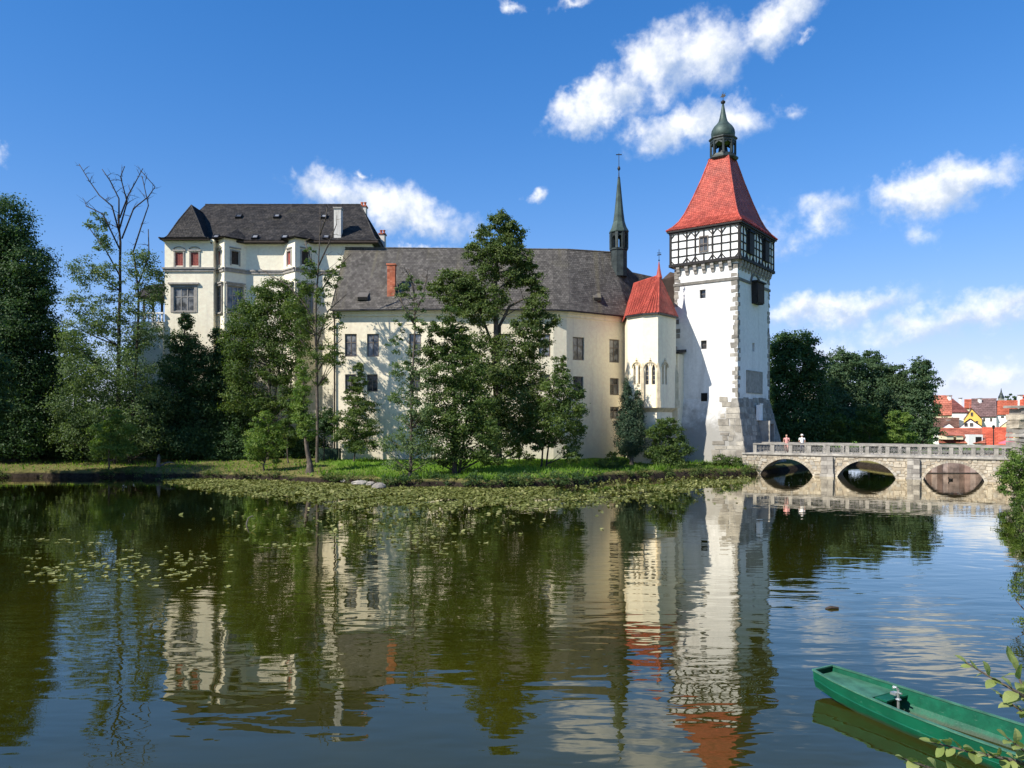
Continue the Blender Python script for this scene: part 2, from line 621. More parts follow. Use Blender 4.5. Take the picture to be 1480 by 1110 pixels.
weather_boat(M['boat'])
weather_boat(M['boat_in'])


def mat_water():
    m, t, b = new_mat('pond_water')
    p = obj_pos(t)
    n_big = noise_n(t, p, .055, 3, .5)
    n_mid = noise_n(t, scaled(t, p, (.6, 1.0, 1.0)), .85, 2, .45, .6)
    n_sml = noise_n(t, scaled(t, p, (.6, 1.15, 1.0)), 1.9, 2, .5, .4)
    n_fine = noise_n(t, scaled(t, p, (.5, 1.25, 1.0)), 4.5, 2, .5)
    rot = t.nodes.new('ShaderNodeMapping')
    rot.inputs['Rotation'].default_value = (0, 0, R(13))
    rot.inputs['Scale'].default_value = (.62, 2.1, 1)
    t.links.new(p, rot.inputs['Vector'])
    sy_ = t.nodes.new('ShaderNodeSeparateXYZ')
    t.links.new(p, sy_.inputs[0])
    shelter = map_n(t, sy_.outputs[1], 18, 42, 1.0, .22)      # the water lies calm in the lee of the castle bank
    n_rip = noise_n(t, rot.outputs[0], .95, 2, .4, .35)
    patch = math_n(t, 'MULTIPLY', map_n(t, n_big.outputs[0], .40, .60, .3, 1.0), shelter)
    h = math_n(t, 'ADD', math_n(t, 'ADD', math_n(t, 'MULTIPLY', n_mid.outputs[0], math_n(t, 'MULTIPLY_ADD', shelter, .007, .005)), math_n(t, 'MULTIPLY', n_rip.outputs[0], math_n(t, 'MULTIPLY', patch, .014))), math_n(t, 'MULTIPLY', n_sml.outputs[0], math_n(t, 'MULTIPLY', patch, .0055)))
    h = math_n(t, 'ADD', h, math_n(t, 'MULTIPLY', n_fine.outputs[0], math_n(t, 'MULTIPLY', patch, .0009)))
    bn = t.nodes.new('ShaderNodeBump')
    bn.inputs['Strength'].default_value = 1.0
    bn.inputs['Distance'].default_value = 1.0
    t.links.new(h, bn.inputs['Height'])
    silt = noise_n(t, p, .12, 4, .6)
    df = t.nodes.new('ShaderNodeBsdfDiffuse')
    t.links.new(mix_n(t, map_n(t, silt.outputs[0], .35, .65), (.021, .0225, .0015), (.035, .034, .002)), df.inputs['Color'])
    gl = t.nodes.new('ShaderNodeBsdfGlossy')
    gl.inputs['Roughness'].default_value = .012
    gl.inputs['Color'].default_value = (.96, .92, .82, 1)
    t.links.new(bn.outputs[0], gl.inputs['Normal'])
    fr = t.nodes.new('ShaderNodeFresnel')
    fr.inputs['IOR'].default_value = 1.33
    t.links.new(bn.outputs[0], fr.inputs['Normal'])
    k = math_n(t, 'MINIMUM', math_n(t, 'MULTIPLY_ADD', fr.outputs[0], 1.9, .0), .96)
    mx = t.nodes.new('ShaderNodeMixShader')
    t.links.new(k, mx.inputs[0])
    t.links.new(df.outputs[0], mx.inputs[1])
    t.links.new(gl.outputs[0], mx.inputs[2])
    t.links.new(mx.outputs[0], t.nodes['Material Output'].inputs['Surface'])
    t.nodes.remove(b)
    return m


M['water'] = mat_water()


def mat_ground():
    m, t, b = new_mat('grass_and_mud')
    g = t.nodes.new('ShaderNodeNewGeometry')
    p = g.outputs['Position']
    sx = t.nodes.new('ShaderNodeSeparateXYZ')
    t.links.new(p, sx.inputs[0])
    n1 = noise_n(t, p, .35, 6, .6)
    n2 = noise_n(t, p, 3.5, 6, .7)
    lush = mix_n(t, map_n(t, n2.outputs[0], .3, .7), (.085, .17, .018), (.15, .26, .032))
    dry = mix_n(t, map_n(t, n2.outputs[0], .3, .7), (.115, .11, .035), (.21, .19, .07))
    shaded_mud = mix_n(t, map_n(t, n2.outputs[0], .3, .7), (.016, .012, .009), (.048, .037, .026))  # mud tone taken darker to include shade under the overhung bank
    zz = math_n(t, 'ADD', sx.outputs[2], math_n(t, 'MULTIPLY', math_n(t, 'SUBTRACT', n1.outputs[0], .5), .5))
    west = map_n(t, sx.outputs[0], -22, -13, .55, 0.0)      # the bank west of the lawn is trodden and dry
    c = mix_n(t, map_n(t, math_n(t, 'SUBTRACT', zz, west), .62, 1.0), dry, lush)
    sn = t.nodes.new('ShaderNodeSeparateXYZ')
    t.links.new(g.outputs['Normal'], sn.inputs[0])
    steep = map_n(t, sn.outputs[2], .55, .85, 1.0, 0.0)
    wet = map_n(t, sx.outputs[2], .32, .50, 1.0, 0.0)
    c = mix_n(t, math_n(t, 'MAXIMUM', steep, wet), c, shaded_mud)
    t.links.new(c, b.inputs['Base Color'])
    b.inputs['Roughness'].default_value = .95
    b.inputs['Specular IOR Level'].default_value = .1
    bump(t, b, math_n(t, 'ADD', n2.outputs[0], noise_n(t, p, 14, 4, .7).outputs[0]), .8, .08)
    return m


M['ground'] = mat_ground()

# ------------------------------------------------------------------ ground and water
EDGE = np.array([(-400, 40), (-90, 42), (-60, 46), (-50, 55), (-46, 64), (-43, 66.0), (-40, 65.6), (-35, 66.2), (-29.4, 65.2), (-21.6, 63.7), (-15.9, 61.0), (-11.5, 59.0), (-9.3, 57.0),  # far-left points bring the bank forward for the added shading tree
                 (-5, 56.6), (-2, 56.0), (2, 56.6), (4.6, 58.0), (7.0, 62.0), (9.5, 64.6), (13, 66.6), (16.2, 67.8), (20.0, 69.0), (22.0, 69.6), (30, 72)])


def bank_d(X, Y):
    X = np.asarray(X, float)
    Y = np.asarray(Y, float)
    e = np.interp(X, EDGE[:, 0], EDGE[:, 1])
    e = e + .35 * np.sin(X * .9) + .22 * np.sin(X * 2.3 + 1) + .12 * np.sin(X * 5.1)
    isl = np.minimum(Y - e, (22.6 + .75 * (Y - 69.3) - X) * .8)
    far = Y - 84.5 - .6 * np.sin(X * .3)
    rgt = np.minimum((X - .690 * Y - .5 - .3 * np.sin(Y * .6)) * .8, 66 - Y)
    emb = np.minimum(Y - 71.5, X - 37.5)
    near = np.where(np.abs(X) > -1, 1.8 - Y, -9)
    return np.maximum.reduce([isl, far, rgt, emb, near])


def gz(X, Y):
    d = bank_d(X, Y)
    z = np.interp(d, [-6, -1.2, -.18, .12, .5, 2, 9, 40, 300, 3000], [-1.6, -1.2, -.32, .52, .58, .66, 1.12, 1.5, 4.0, 6.0])
    nearf = np.clip((22 - Y) / 16, 0, 1)
    z = np.where(z > 0, z * (1 + nearf * np.clip(d, 0, 1.2) * 4.5), z)
    return np.minimum(z, np.where(Y < 24, 3.4, 99))


def axis(parts):
    out = []
    for a, b, n in parts:
        out += list(np.linspace(a, b, n, endpoint=False))
    return np.array(out + [parts[-1][1]])


gx = axis([(-3500, -400, 12), (-400, -60, 30), (-60, 45, 210), (45, 110, 40), (110, 400, 20), (400, 3500, 12)])
gy = axis([(-400, -10, 12), (-10, 20, 60), (20, 54, 40), (54, 74, 75), (74, 92, 45), (92, 160, 30), (160, 600, 20), (600, 5000, 12)])
GX, GY = np.meshgrid(gx, gy)
GZ = gz(GX, GY)
GZ = GZ + np.where(GZ > .1, .05 * np.sin(GX * 1.7 + GY) * np.cos(GY * 1.3 - GX * .6), 0)
nx, ny = len(gx), len(gy)
verts = np.stack([GX, GY, GZ], -1).reshape(-1, 3)
ii = np.arange(nx * ny).reshape(ny, nx)
quads = np.stack([ii[:-1, :-1], ii[:-1, 1:], ii[1:, 1:], ii[1:, :-1]], -1).reshape(-1, 4)


def np_mesh(name, verts, quads, mats, tint=None, smooth=False):
    me = bpy.data.meshes.new(name)
    k = quads.shape[1]
    me.vertices.add(len(verts))
    me.vertices.foreach_set('co', np.ascontiguousarray(verts, dtype=np.float32).ravel())
    me.loops.add(quads.size)
    me.loops.foreach_set('vertex_index', np.ascontiguousarray(quads, dtype=np.int32).ravel())
    me.polygons.add(len(quads))
    me.polygons.foreach_set('loop_start', np.arange(0, quads.size, k, dtype=np.int32))
    me.polygons.foreach_set('loop_total', np.full(len(quads), k, dtype=np.int32))
    if smooth:
        me.polygons.foreach_set('use_smooth', np.ones(len(quads), dtype=bool))
    if tint is not None:
        a = me.attributes.new('tint', 'FLOAT', 'FACE')
        a.data.foreach_set('value', np.ascontiguousarray(tint, dtype=np.float32))
    for m in (mats if isinstance(mats, (list, tuple)) else [mats]):
        me.materials.append(m)
    me.update(calc_edges=True)
    return me


tag(link('ground', np_mesh('ground', verts, quads, M['ground'], smooth=True)), kind='structure')
wv = np.array([(-420, -60, 0), (160, -60, 0), (160, 130, 0), (-420, 130, 0)], float)
tag(link('water', np_mesh('water', wv, np.array([[0, 1, 2, 3]]), M['water'])), kind='structure')


def g0(X, Y):
    return float(gz(np.array([X]), np.array([Y]))[0])


# ------------------------------------------------------------------ building helpers
def wall_panel(mb, p0, p1, z0, z1, holes=(), depth=.28, tint=.5):
    """Outer skin of a wall from plan point p0 to p1 (outside on the right hand), with recessed openings (u0,u1,za,zb)."""
    p0, p1 = Vector(p0), Vector(p1)
    L = (p1 - p0).length
    d = (p1 - p0) / L
    n = Vector((d.y, -d.x))
    us = sorted({0.0, L, *[h[0] for h in holes], *[h[1] for h in holes]})
    zs = sorted({z0, z1, *[h[2] for h in holes], *[h[3] for h in holes]})

    def pt(u, z, off=0.0):
        q = p0 + d * u - n * off
        return Vector((q.x, q.y, z))
    for i in range(len(us) - 1):
        for j in range(len(zs) - 1):
            uc, zc = (us[i] + us[i + 1]) / 2, (zs[j] + zs[j + 1]) / 2
            if any(h[0] < uc < h[1] and h[2] < zc < h[3] for h in holes):
                continue
            mb.face([pt(us[i], zs[j]), pt(us[i + 1], zs[j]), pt(us[i + 1], zs[j + 1]), pt(us[i], zs[j + 1])], tint)
    for a, b, za, zb in holes:
        mb.face([pt(a, za), pt(a, zb), pt(a, zb, depth), pt(a, za, depth)][::-1], tint)
        mb.face([pt(b, za), pt(b, za, depth), pt(b, zb, depth), pt(b, zb)][::-1], tint)
        mb.face([pt(a, za), pt(a, za, depth), pt(b, za, depth), pt(b, za)][::-1], tint)
        mb.face([pt(a, zb), pt(b, zb), pt(b, zb, depth), pt(a, zb, depth)][::-1], tint)
        mb.face([pt(a, za, depth + .1), pt(b, za, depth + .1), pt(b, zb, depth + .1), pt(a, zb, depth + .1)], tint)


def wall_M(p0, p1, u, z, off=0.0):
    """Matrix with x along the wall p0->p1, -y outward, z up, origin at distance u and height z, set in by off."""
    p0, p1 = Vector(p0), Vector(p1)
    d = (p1 - p0).normalized()
    n = Vector((d.y, -d.x))
    q = p0 + d * u - n * off
    return Matrix.Translation((q.x, q.y, z)) @ Matrix.Rotation(math.atan2(d.y, d.x), 4, 'Z')


WCACHE = {}


def window(parent, Mx, w, h, cols, rows, fm='frame', gm='glass', fw=.07, sill=None, split=None, label=None):
    """A casement: frame with mullions, one pane per light, optionally a sill. Mx is in the parent's frame."""
    key = (round(w, 2), round(h, 2), cols, rows, fm, gm, fw, sill, split)
    if key not in WCACHE:
        fb = MB()
        fb.box(-w / 2, -w / 2 + fw, -.05, .05, 0, h)
        fb.box(w / 2 - fw, w / 2, -.05, .05, 0, h)
        fb.box(-w / 2 + fw, w / 2 - fw, -.05, .05, 0, fw)
        fb.box(-w / 2 + fw, w / 2 - fw, -.05, .05, h - fw, h)
        iw, ih = w - 2 * fw, h - 2 * fw
        xs = [-w / 2 + fw + iw * i / cols for i in range(cols + 1)]
        if split and rows == 2:
            zs = [fw, fw + ih * split, h - fw]
        else:
            zs = [fw + ih * j / rows for j in range(rows + 1)]
        for x in xs[1:-1]:
            fb.box(x - fw * .4, x + fw * .4, -.045, .045, fw, h - fw)
        for z in zs[1:-1]:
            fb.box(-w / 2 + fw, w / 2 - fw, -.042, .042, z - fw * .4, z + fw * .4)
        fmesh = fb.mesh('window', M[fm])
        panes = []
        for i in range(cols):
            for j in range(rows):
                pb = MB()
                pb.box(xs[i] + .01, xs[i + 1] - .01, 0, .012, zs[j] + .01, zs[j + 1] - .01)
                panes.append(pb.mesh('pane', M[gm]))
        smesh = None
        if sill:
            sb = MB()
            sb.box(-w / 2 - .12, w / 2 + .12, -.05 - sill, -.052, -.12, 0)
            smesh = sb.mesh('sill', M['trim'])
        WCACHE[key] = (fmesh, panes, smesh)
    fmesh, panes, smesh = WCACHE[key]
    o = link('window', fmesh, parent, Mx)
    if label:
        o['label'] = label
    for pm in panes:
        link('pane', pm, o)
    if smesh:
        link('sill', smesh, o)
    return o


def poly_at(pl, v):
    """Point at fraction v along a polyline of Vectors."""
    ls = [(pl[i + 1] - pl[i]).length for i in range(len(pl) - 1)]
    s = v * sum(ls)
    for i, l in enumerate(ls):
        if s <= l or i == len(ls) - 1:
            return pl[i].lerp(pl[i + 1], min(1.0, s / l) if l else 0)
        s -= l


def shingles(mb, left, right, rows, wm, lift=.03, jit=.02, gap=.012, split=True):
    """Lay overlapping pieces on the surface between two polylines that run from eave to top."""
    def P(u, v):
        a, b = poly_at(left, v), poly_at(right, v)
        return a.lerp(b, u)
    nb = 12
    for i in range(nb):        # the deck under the pieces
        v0, v1 = i / nb, (i + 1) / nb
        a, b, c, d = P(0, v0), P(1, v0), P(1, v1), P(0, v1)
        n = (b - a).cross(d - a)
        if n.length < 1e-9:
            n = (b - a).cross(c - a)
        n.normalize()
        mb.face([q - n * .05 for q in ((a, b, c, d) if (c - d).length > .01 else (a, b, c))], .0)
    tgt = mb
    if split:
        if mb.sub is None:
            mb.sub = MB()
        tgt = mb.sub
    for i in range(rows):
        v0, v1 = i / rows, min(1.0, (i + 1.25) / rows)
        a, b = P(0, v0), P(1, v0)
        wd = (b - a).length
        c = P(.5, v1)
        n = (b - a).cross(c - a)
        if n.length < 1e-9 or wd < .05:
            continue
        n.normalize()
        k = max(1, round(wd / wm))
        off = (i % 2) * .5
        g = gap / wd
        dn = (P(.5, v0) - c).normalized()
        for j in range(-1 if off else 0, k):
            u0, u1 = (j + off) / k, (j + 1 + off) / k
            u0, u1 = max(0, u0) + g, min(1, u1) - g
            if u1 - u0 < .02 / wd:
                continue
            l2 = lift * random.uniform(.7, 1.4)
            dv = dn * random.uniform(0, jit)
            tgt.face([P(u0, v0) + n * l2 + dv, P(u1, v0) + n * l2 + dv, P(u1, v1) + n * .004, P(u0, v1) + n * .004])


def ridge_caps(mb, p, q, step=.4, r=.09):
    p, q = Vector(p), Vector(q)
    n = max(1, int((q - p).length / step))
    for i in range(n):
        a, b = p.lerp(q, i / n), p.lerp(q, (i + 1.1) / n)
        mb.tube([a, b], [r * 1.12, r * .95], 6)


def V2(px, Y):
    return Vector((PX(px, Y), Y))


# ------------------------------------------------------------------ castle tower
TL, TR = 6.40, 8.97
dl, dr = Vector((-.7986, .6018)), Vector((.6018, .7986))
C0 = Vector((PX(1066, 72.5), 72.5))
TC = C0 + dl * TL / 2 + dr * TR / 2
tower = thing('castle_tower', 'tall white square castle tower with half-timbered top storey, red tent roof and onion lantern', 'tower', (TC.x, TC.y, 0), math.atan2(-.6018, .7986))
hx, hy = TL / 2, TR / 2


def uL(px):      # distance from the near corner along the left face
    r = (px - 740) / F
    return (C0.x - r * C0.y) / (.7986 + r * .6018)


def vR(px):
    r = (px - 740) / F
    return (r * C0.y - C0.x) / (.6018 - r * .7986)


# local: left face is y=-hy, x from +hx (near corner) to -hx; right face is x=+hx, y from -hy to +hy
def zl(py, u):
    return ZZ(py, C0.y + .6018 * u)


def zr(py, v):
    return ZZ(py, C0.y + .7986 * v)


ZB = 7.0
mb = MB()
hol_l = []
for px, y0, y1, w in ((1015.5, 418.5, 431, .62), (1017, 492, 504.5, .62), (1018, 568, 580, .62)):
    u = uL(px)
    hol_l.append((TL - u - w / 2, TL - u + w / 2, zl(y1, u), zl(y0, u)))
hol_r = []
for px, y0, y1, w in ((1089, 496, 508, .62), (1089, 568.5, 580, .6)):
    v = vR(px)
    hol_r.append((v - w / 2, v + w / 2, zr(y1, v), zr(y0, v)))
cs = [Vector((-hx, -hy)), Vector((hx, -hy)), Vector((hx, hy)), Vector((-hx, hy))]
wall_panel(mb, cs[0], cs[1], ZB, 20.2, [h for h in hol_l if h[2] > ZB + .1], .45)
wall_panel(mb, cs[1], cs[2], ZB, 20.2, [h for h in hol_r if h[2] > ZB + .1], .45)
wall_panel(mb, cs[2], cs[3], ZB, 20.2)
wall_panel(mb, cs[3], cs[0], ZB, 20.2)
# the battered foot, plaster on the left face
fl = 1.6
low = [Vector((sx * (hx + fl), sy * (hy + fl), -.8)) for sx, sy in ((-1, -1), (1, -1), (1, 1), (-1, 1))]
high = [Vector((c.x, c.y, ZB)) for c in cs]
mb.hexa(low, high, .5)
mb.build('wall', M['white'], tower)
for h in hol_l:
    if h[2] > ZB + .1:
        window(tower, wall_M(cs[0], cs[1], (h[0] + h[1]) / 2, h[2], .3), h[1] - h[0], h[3] - h[2], 1, 2, 'frame_dark', 'glass_dark', .05)
    else:
        mbb = MB()
        mbb.box(-.31, .31, -.3, .3, 0, .8)
        mbb.build('window_niche', M['void'], tower, M=wall_M(cs[0], cs[1], (h[0] + h[1]) / 2, h[2], .22))
for h in hol_r:
    if h[2] > ZB + .1:
        window(tower, wall_M(cs[1], cs[2], (h[0] + h[1]) / 2, h[2], .38), h[1] - h[0], h[3] - h[2], 1, 1, 'frame_dark', 'glass_dark', .05)


# stone blocks facing the foot
def batter(side, s, z, out=0.0):
    """Point on the foot: side 0 left face, 1 right face; s measured from the near corner."""
    k = (ZB - z) / (ZB + .8) * fl
    if side == 0:
        return Vector((hx + k - s * (1 + 2 * k / TL), -hy - k - out, z))
    return Vector((hx + k + out, -hy - k + s * (1 + 2 * k / TR), z))


b = MB()      # rough core behind the facing blocks
b.hexa([batter(1, 0, -.8, .02), batter(1, TR, -.8, .02), batter(1, TR, -.8, -.3), batter(1, 0, -.8, -.3)],
       [batter(1, 0, ZB, .02), batter(1, TR, ZB, .02), batter(1, TR, ZB, -.3), batter(1, 0, ZB, -.3)])
b.hexa([batter(0, 1.3, -.8, .02), batter(0, 0, -.8, .02), batter(0, 0, -.8, -.3), batter(0, 1.3, -.8, -.3)],
       [batter(0, .6, ZB, .02), batter(0, 0, ZB, .02), batter(0, 0, ZB, -.3), batter(0, .6, ZB, -.3)])
b.build('stone_core', mat_plain('core_mortar', (.25, .235, .205), .95, .3, 1.5), tower)
z = -.35
row = 0
while z < ZB - .1:
    hgt = random.uniform(.30, .66)
    for side, smax in ((0, 2.4), (1, TR)):
        top_lim = smax
        s = -.03 if row % 2 else 0.0
        if side == 0:
            top_lim = min(smax, 1.75 - .13 * max(0, z - 1) + random.uniform(-.35, .35))
        while s < top_lim - .1:
            wd = random.uniform(.4, 1.3)
            e = min(s + wd, smax)
            if side == 1 and 4.1 < (s + e) / 2 < 6.0 and z < 4.7:      # the gate opening
                s = e
                continue
            if random.random() < (.3 if z > ZB - .9 else .09):
                s = e
                continue
            o = .045 + random.uniform(-.01, .022)
            b = MB()
            g = .010
            a0, a1 = s + g, e - g
            q = [batter(side, a0, z + g, -.1), batter(side, a1, z + g, -.1), batter(side, a1, z + hgt - g, -.1), batter(side, a0, z + hgt - g, -.1)]
            j = lambda: random.uniform(-.05, .05)
            p = [batter(side, a0 + .03 + j(), z + g + .025 + j(), o), batter(side, a1 - .03 + j(), z + g + .025 + j(), o),
                 batter(side, a1 - .03 + j(), z + hgt - g - .025 + j(), o), batter(side, a0 + .03 + j(), z + hgt - g - .025 + j(), o)]
            if side == 0:
                q, p = q[::-1], p[::-1]
            b.hexa(q, p)
            b.build('stone_block', M['stone'], tower)
            s = e
    z += hgt
    row += 1
# gate on the bridge side
gv = 5.05
b = MB()
b.box(-.75, -.5, -.6, .5, 0, 2.7)
b.box(.5, .75, -.6, .5, 0, 2.7)
b.box(-.75, .75, -.62, .5, 2.7, 3.0)
gate = b.build('doorway', M['concrete'], tower, M=wall_M((hx + 1.0, -hy), (hx + 1.0, hy), gv, 1.86))
b = MB()
b.box(-.5, .5, -.2, .4, 0, 2.7)
b.build('door', M['dark_wood'], gate)
b = MB()
b.box(-.95, -.1, -.25, .1, 0, 1.5, jit=.01)
b.box(-.9, -.15, -.32, -.25, 1.5, 1.65)
b.build('pale_niche', M['plaster'], tower, M=wall_M((hx + .5, -hy), (hx + .5, hy), gv - .2, 4.9))
# plaque
v0, v1 = vR(1079), vR(1100.5)
pz0, pz1 = zr(567, (v0 + v1) / 2), zr(538, (v0 + v1) / 2)
b = MB()
b.box(0, v1 - v0, -.06, .05, pz0, pz1)
pq = b.build('stone_relief', M['palestone'], tower, M=wall_M(cs[1], cs[2], v0, 0))
pq.data.materials[0] = M['trim']
b = MB()
for x0, x1, za, zb in ((-.12, 0, pz0 - .12, pz1 + .12), (v1 - v0, v1 - v0 + .12, pz0 - .12, pz1 + .12), (0, v1 - v0, pz1, pz1 + .12), (0, v1 - v0, pz0 - .12, pz0)):
    b.box(x0, x1, -.09, .05, za, zb)
b.build('frame', M['concrete'], pq)
# hatch on the right face with its arched string course
hv = vR(1091)
hz0, hz1 = zr(440, hv), zr(410, hv)
b = MB()
b.hexa([Vector((-.9, -.55, hz0)), Vector((.9, -.55, hz0)), Vector((.9, .1, hz0)), Vector((-.9, .1, hz0))],
       [Vector((-1.05, -.6, hz1)), Vector((1.05, -.6, hz1)), Vector((1.05, .1, hz1)), Vector((-1.05, .1, hz1))])
hatch = b.build('hoist_bay', M['black_timber'], tower, M=wall_M(cs[1], cs[2], hv, 0))
b = MB()
b.box(-1.25, 1.25, -.75, .05, hz1 + .002, hz1 + .14)
b.build('hood', M['black_timber'], hatch)
for k in range(5):
    b = MB()
    b.box(-.82 + k * .36, -.54 + k * .36, -.64, -.585, hz0 + .1, hz1 - .1)
    b.build('plank', M['dark_wood'], hatch)
SZ = 18.30
b = MB()
b.box(-.1, TL + .1, -.1, .05, SZ - .13, SZ + .13)
b.build('string_course', M['darktrim'], tower, M=wall_M(cs[0], cs[1], 0, 0))
b = MB()
b.box(-.1, hv - 1.35, -.1, .05, SZ - .13, SZ + .13)
b.box(hv + 1.35, TR + .1, -.1, .05, SZ - .13, SZ + .13)
arc = [Vector((hv - 1.25 * math.cos(g), -.04, SZ + 1.05 * math.sin(g))) for g in np.linspace(0, math.pi, 13)]
for p, q in zip(arc[:-1], arc[1:]):
    b.bar(p, q, .16, .24, (0, 1, 0))
b.build('string_course', M['darktrim'], tower, M=wall_M(cs[1], cs[2], 0, 0))
# quoins
qi = 0
zq = ZB + .05
while zq < 19.6:
    hq = random.uniform(.34, .52)
    if not (SZ - .45 < zq < SZ + .15):
        ln, sh = random.uniform(.45, .72), random.uniform(.22, .36)
        a, c = (ln, sh) if qi % 2 else (sh, ln)
        if random.random() < .9:
            b = MB()
            pr = .035
            b.box(hx - a, hx + pr, -hy - pr, -hy + c, zq + .02, zq + hq - .02, jit=.045)
            b.build('quoin', M['quoin'], tower)
        if random.random() < .8:
            b = MB()
            b.box(hx - .3, hx + pr, hy - random.uniform(.3, .75), hy + pr, zq + .02, zq + hq - .02, jit=.045)
            b.build('quoin', M['quoin'], tower)
        if random.random() < .45 or zq > 16:
            b = MB()
            b.box(-hx - pr, -hx + random.uniform(.25, .6), -hy - pr, -hy + .3, zq + .02, zq + hq - .02, jit=.045)
            b.build('quoin', M['quoin'], tower)
    zq += hq
    qi += 1
# corbels and the half-timbered storey
OV = .38
TB, TT = 20.12, 23.45
b = MB()
b.box(-hx - OV + .06, hx + OV - .06, -hy - OV + .06, hy + OV - .06, TB, TT)
b.build('plaster_infill', M['plaster'], tower)
cb = MB()
cb.prism([(-OV, .44), (0, .44), (0, -.5), (-.10, -.5), (-.16, -.28), (-.28, -.18), (-.32, .02), (-OV, .12)][::-1], -.16, .16)
cmesh = cb.mesh('corbel', M['trim'])
for k in range(7):
    u = TL * (k + .75) / 7.3
    # x of prism points outward: rotate so that local -x is outward
    Mx = wall_M(cs[0], cs[1], TL - u, TB - .45) @ Matrix.Rotation(R(90), 4, 'Z')
    link('corbel', cmesh, tower, Mx)
for k in range(11):
    Mx = wall_M(cs[1], cs[2], TR * (k + .5) / 11, TB - .45) @ Matrix.Rotation(R(90), 4, 'Z')
    link('corbel', cmesh, tower, Mx)
b = MB()
b.hexa([Vector((sx * (hx + .05), sy * (hy + .05), TB - .24)) for sx, sy in ((-1, -1), (1, -1), (1, 1), (-1, 1))],
       [Vector((sx * (hx + .22), sy * (hy + .22), TB - .002)) for sx, sy in ((-1, -1), (1, -1), (1, 1), (-1, 1))])
b.build('corbel_table', M['trim'], tower)
tcs = [Vector((sx * (hx + OV - .06), sy * (hy + OV - .06))) for sx, sy in ((-1, -1), (1, -1), (1, 1), (-1, 1))]


def timber(face_a, face_b, pts, w, d=.12):
    """One timber on a wall plane; pts in (u, z)."""
    Mx = wall_M(face_a, face_b, 0, 0)
    bb = MB()
    if len(pts) == 2:
        bb.bar((pts[0][0], -d / 2 + .03, pts[0][1]), (pts[1][0], -d / 2 + .03, pts[1][1]), d, w, (0, 1, 0))
    else:
        for p, q in zip(pts[:-1], pts[1:]):
            bb.bar((p[0], -d / 2 + .03, p[1]), (q[0], -d / 2 + .03, q[1]), d, w, (0, 1, 0))
    bb.build('timber', M['black_timber'], tower, M=Mx)


def frame_face(a, b_, nb, skip=(), braces=(), pw=.12):
    L = (b_ - a).length
    zs = [TB + .12 + (TT - .2 - TB - .12) * k / 4 for k in range(5)]
    for k in range(nb + 1):
        u = L * k / nb
        u = min(max(u, pw / 2), L - pw / 2)
        if k in skip:
            timber(a, b_, [(u, zs[0]), (u, zs[1])], pw)
            timber(a, b_, [(u, zs[3]), (u, zs[4])], pw)
        else:
            timber(a, b_, [(u, zs[0]), (u, zs[4])], pw if 0 < k < nb else pw * 1.5)
    for k in (1, 2, 3):
        timber(a, b_, [(0, zs[k]), (L, zs[k])], .105, .10)
    timber(a, b_, [(-.02, TB + .06), (L + .02, TB + .06)], .26, .2)
    timber(a, b_, [(-.02, TT - .08), (L + .02, TT - .08)], .22, .18)
    st = L / nb
    for k in braces:
        u = L * k / nb
        for sgn in (-1, 1):
            if u + sgn * .4 < -.05 or u + sgn * .4 > L + .05:
                continue
            x1 = st * .48
            timber(a, b_, [(u + sgn * .04, zs[0] + .52), (u + sgn * x1 * .45, zs[0] + .3), (u + sgn * x1, zs[0] + .06)], .085, .108)
            timber(a, b_, [(u + sgn * .04, zs[4] - .52), (u + sgn * x1 * .45, zs[4] - .3), (u + sgn * x1, zs[4] - .06)], .085, .108)


frame_face(tcs[0], tcs[1], 8, (4,), (0, 2, 3, 5, 6, 8))
frame_face(tcs[1], tcs[2], 11, (3, 8), (0, 2, 4, 6, 7, 9, 11), .11)
frame_face(tcs[2], tcs[3], 8)
frame_face(tcs[3], tcs[0], 11)
# louvred opening on the left face
L8 = (tcs[1] - tcs[0]).length
o = window(tower, wall_M(tcs[0], tcs[1], L8 * .5 - .02, TB + 1.02, -.02), .95, 1.55, 2, 2, 'frame_dark', 'glass_dark', .1)
o['label'] = 'small dark window in the half-timbered storey'
for sx in (-.95, .78):
    b = MB()
    b.box(sx, sx + .15, -.08, .02, TB + 1.15, TB + 2.35)
    b.build('shutter_bar', M['black_timber'], tower, M=wall_M(tcs[0], tcs[1], L8 * .5, 0))
Lr = (tcs[2] - tcs[1]).length
for k in (3, 8):
    b = MB()
    b.box(-.62, .62, -.28, .03, TB + .75, TT - .55)
    hb = b.build('shutter_bay', M['black_timber'], tower, M=wall_M(tcs[1], tcs[2], Lr * k / 11, 0))
    b = MB()
    b.hexa([Vector((-.75, -.42, TT - .55)), Vector((.75, -.42, TT - .55)), Vector((.75, .05, TT - .548)), Vector((-.75, .05, TT - .548))],
           [Vector((-.2, -.12, TT - .12)), Vector((.2, -.12, TT - .12)), Vector((.2, .05, TT - .12)), Vector((-.2, .05, TT - .12))])
    b.build('hood', M['black_timber'], hb)
# roof
RO = .62
ez = 23.62
e = [Vector((sx * (hx + RO), sy * (hy + RO), ez)) for sx, sy in ((-1, -1), (1, -1), (1, 1), (-1, 1))]
rings = [(1.0, 0.0), (.86, .30), (.72, .78), (.60, 1.45), (.50, 2.3)]
zt = 31.25
hxt, hyt = .98, 1.05


def ring_pt(sx, sy, k):
    """k 0..1 in height; bell-cast profile."""
    prof = [(0, 1.0), (.06, .845), (.14, .70), (.25, .575), (.45, .40), (.72, .19), (1.0, 0.0)]
    f = np.interp(k, [p[0] for p in prof], [p[1] for p in prof])
    return Vector((sx * (hxt + (hx + RO - hxt) * f), sy * (hyt + (hy + RO - hyt) * f), ez + (zt - ez) * k))


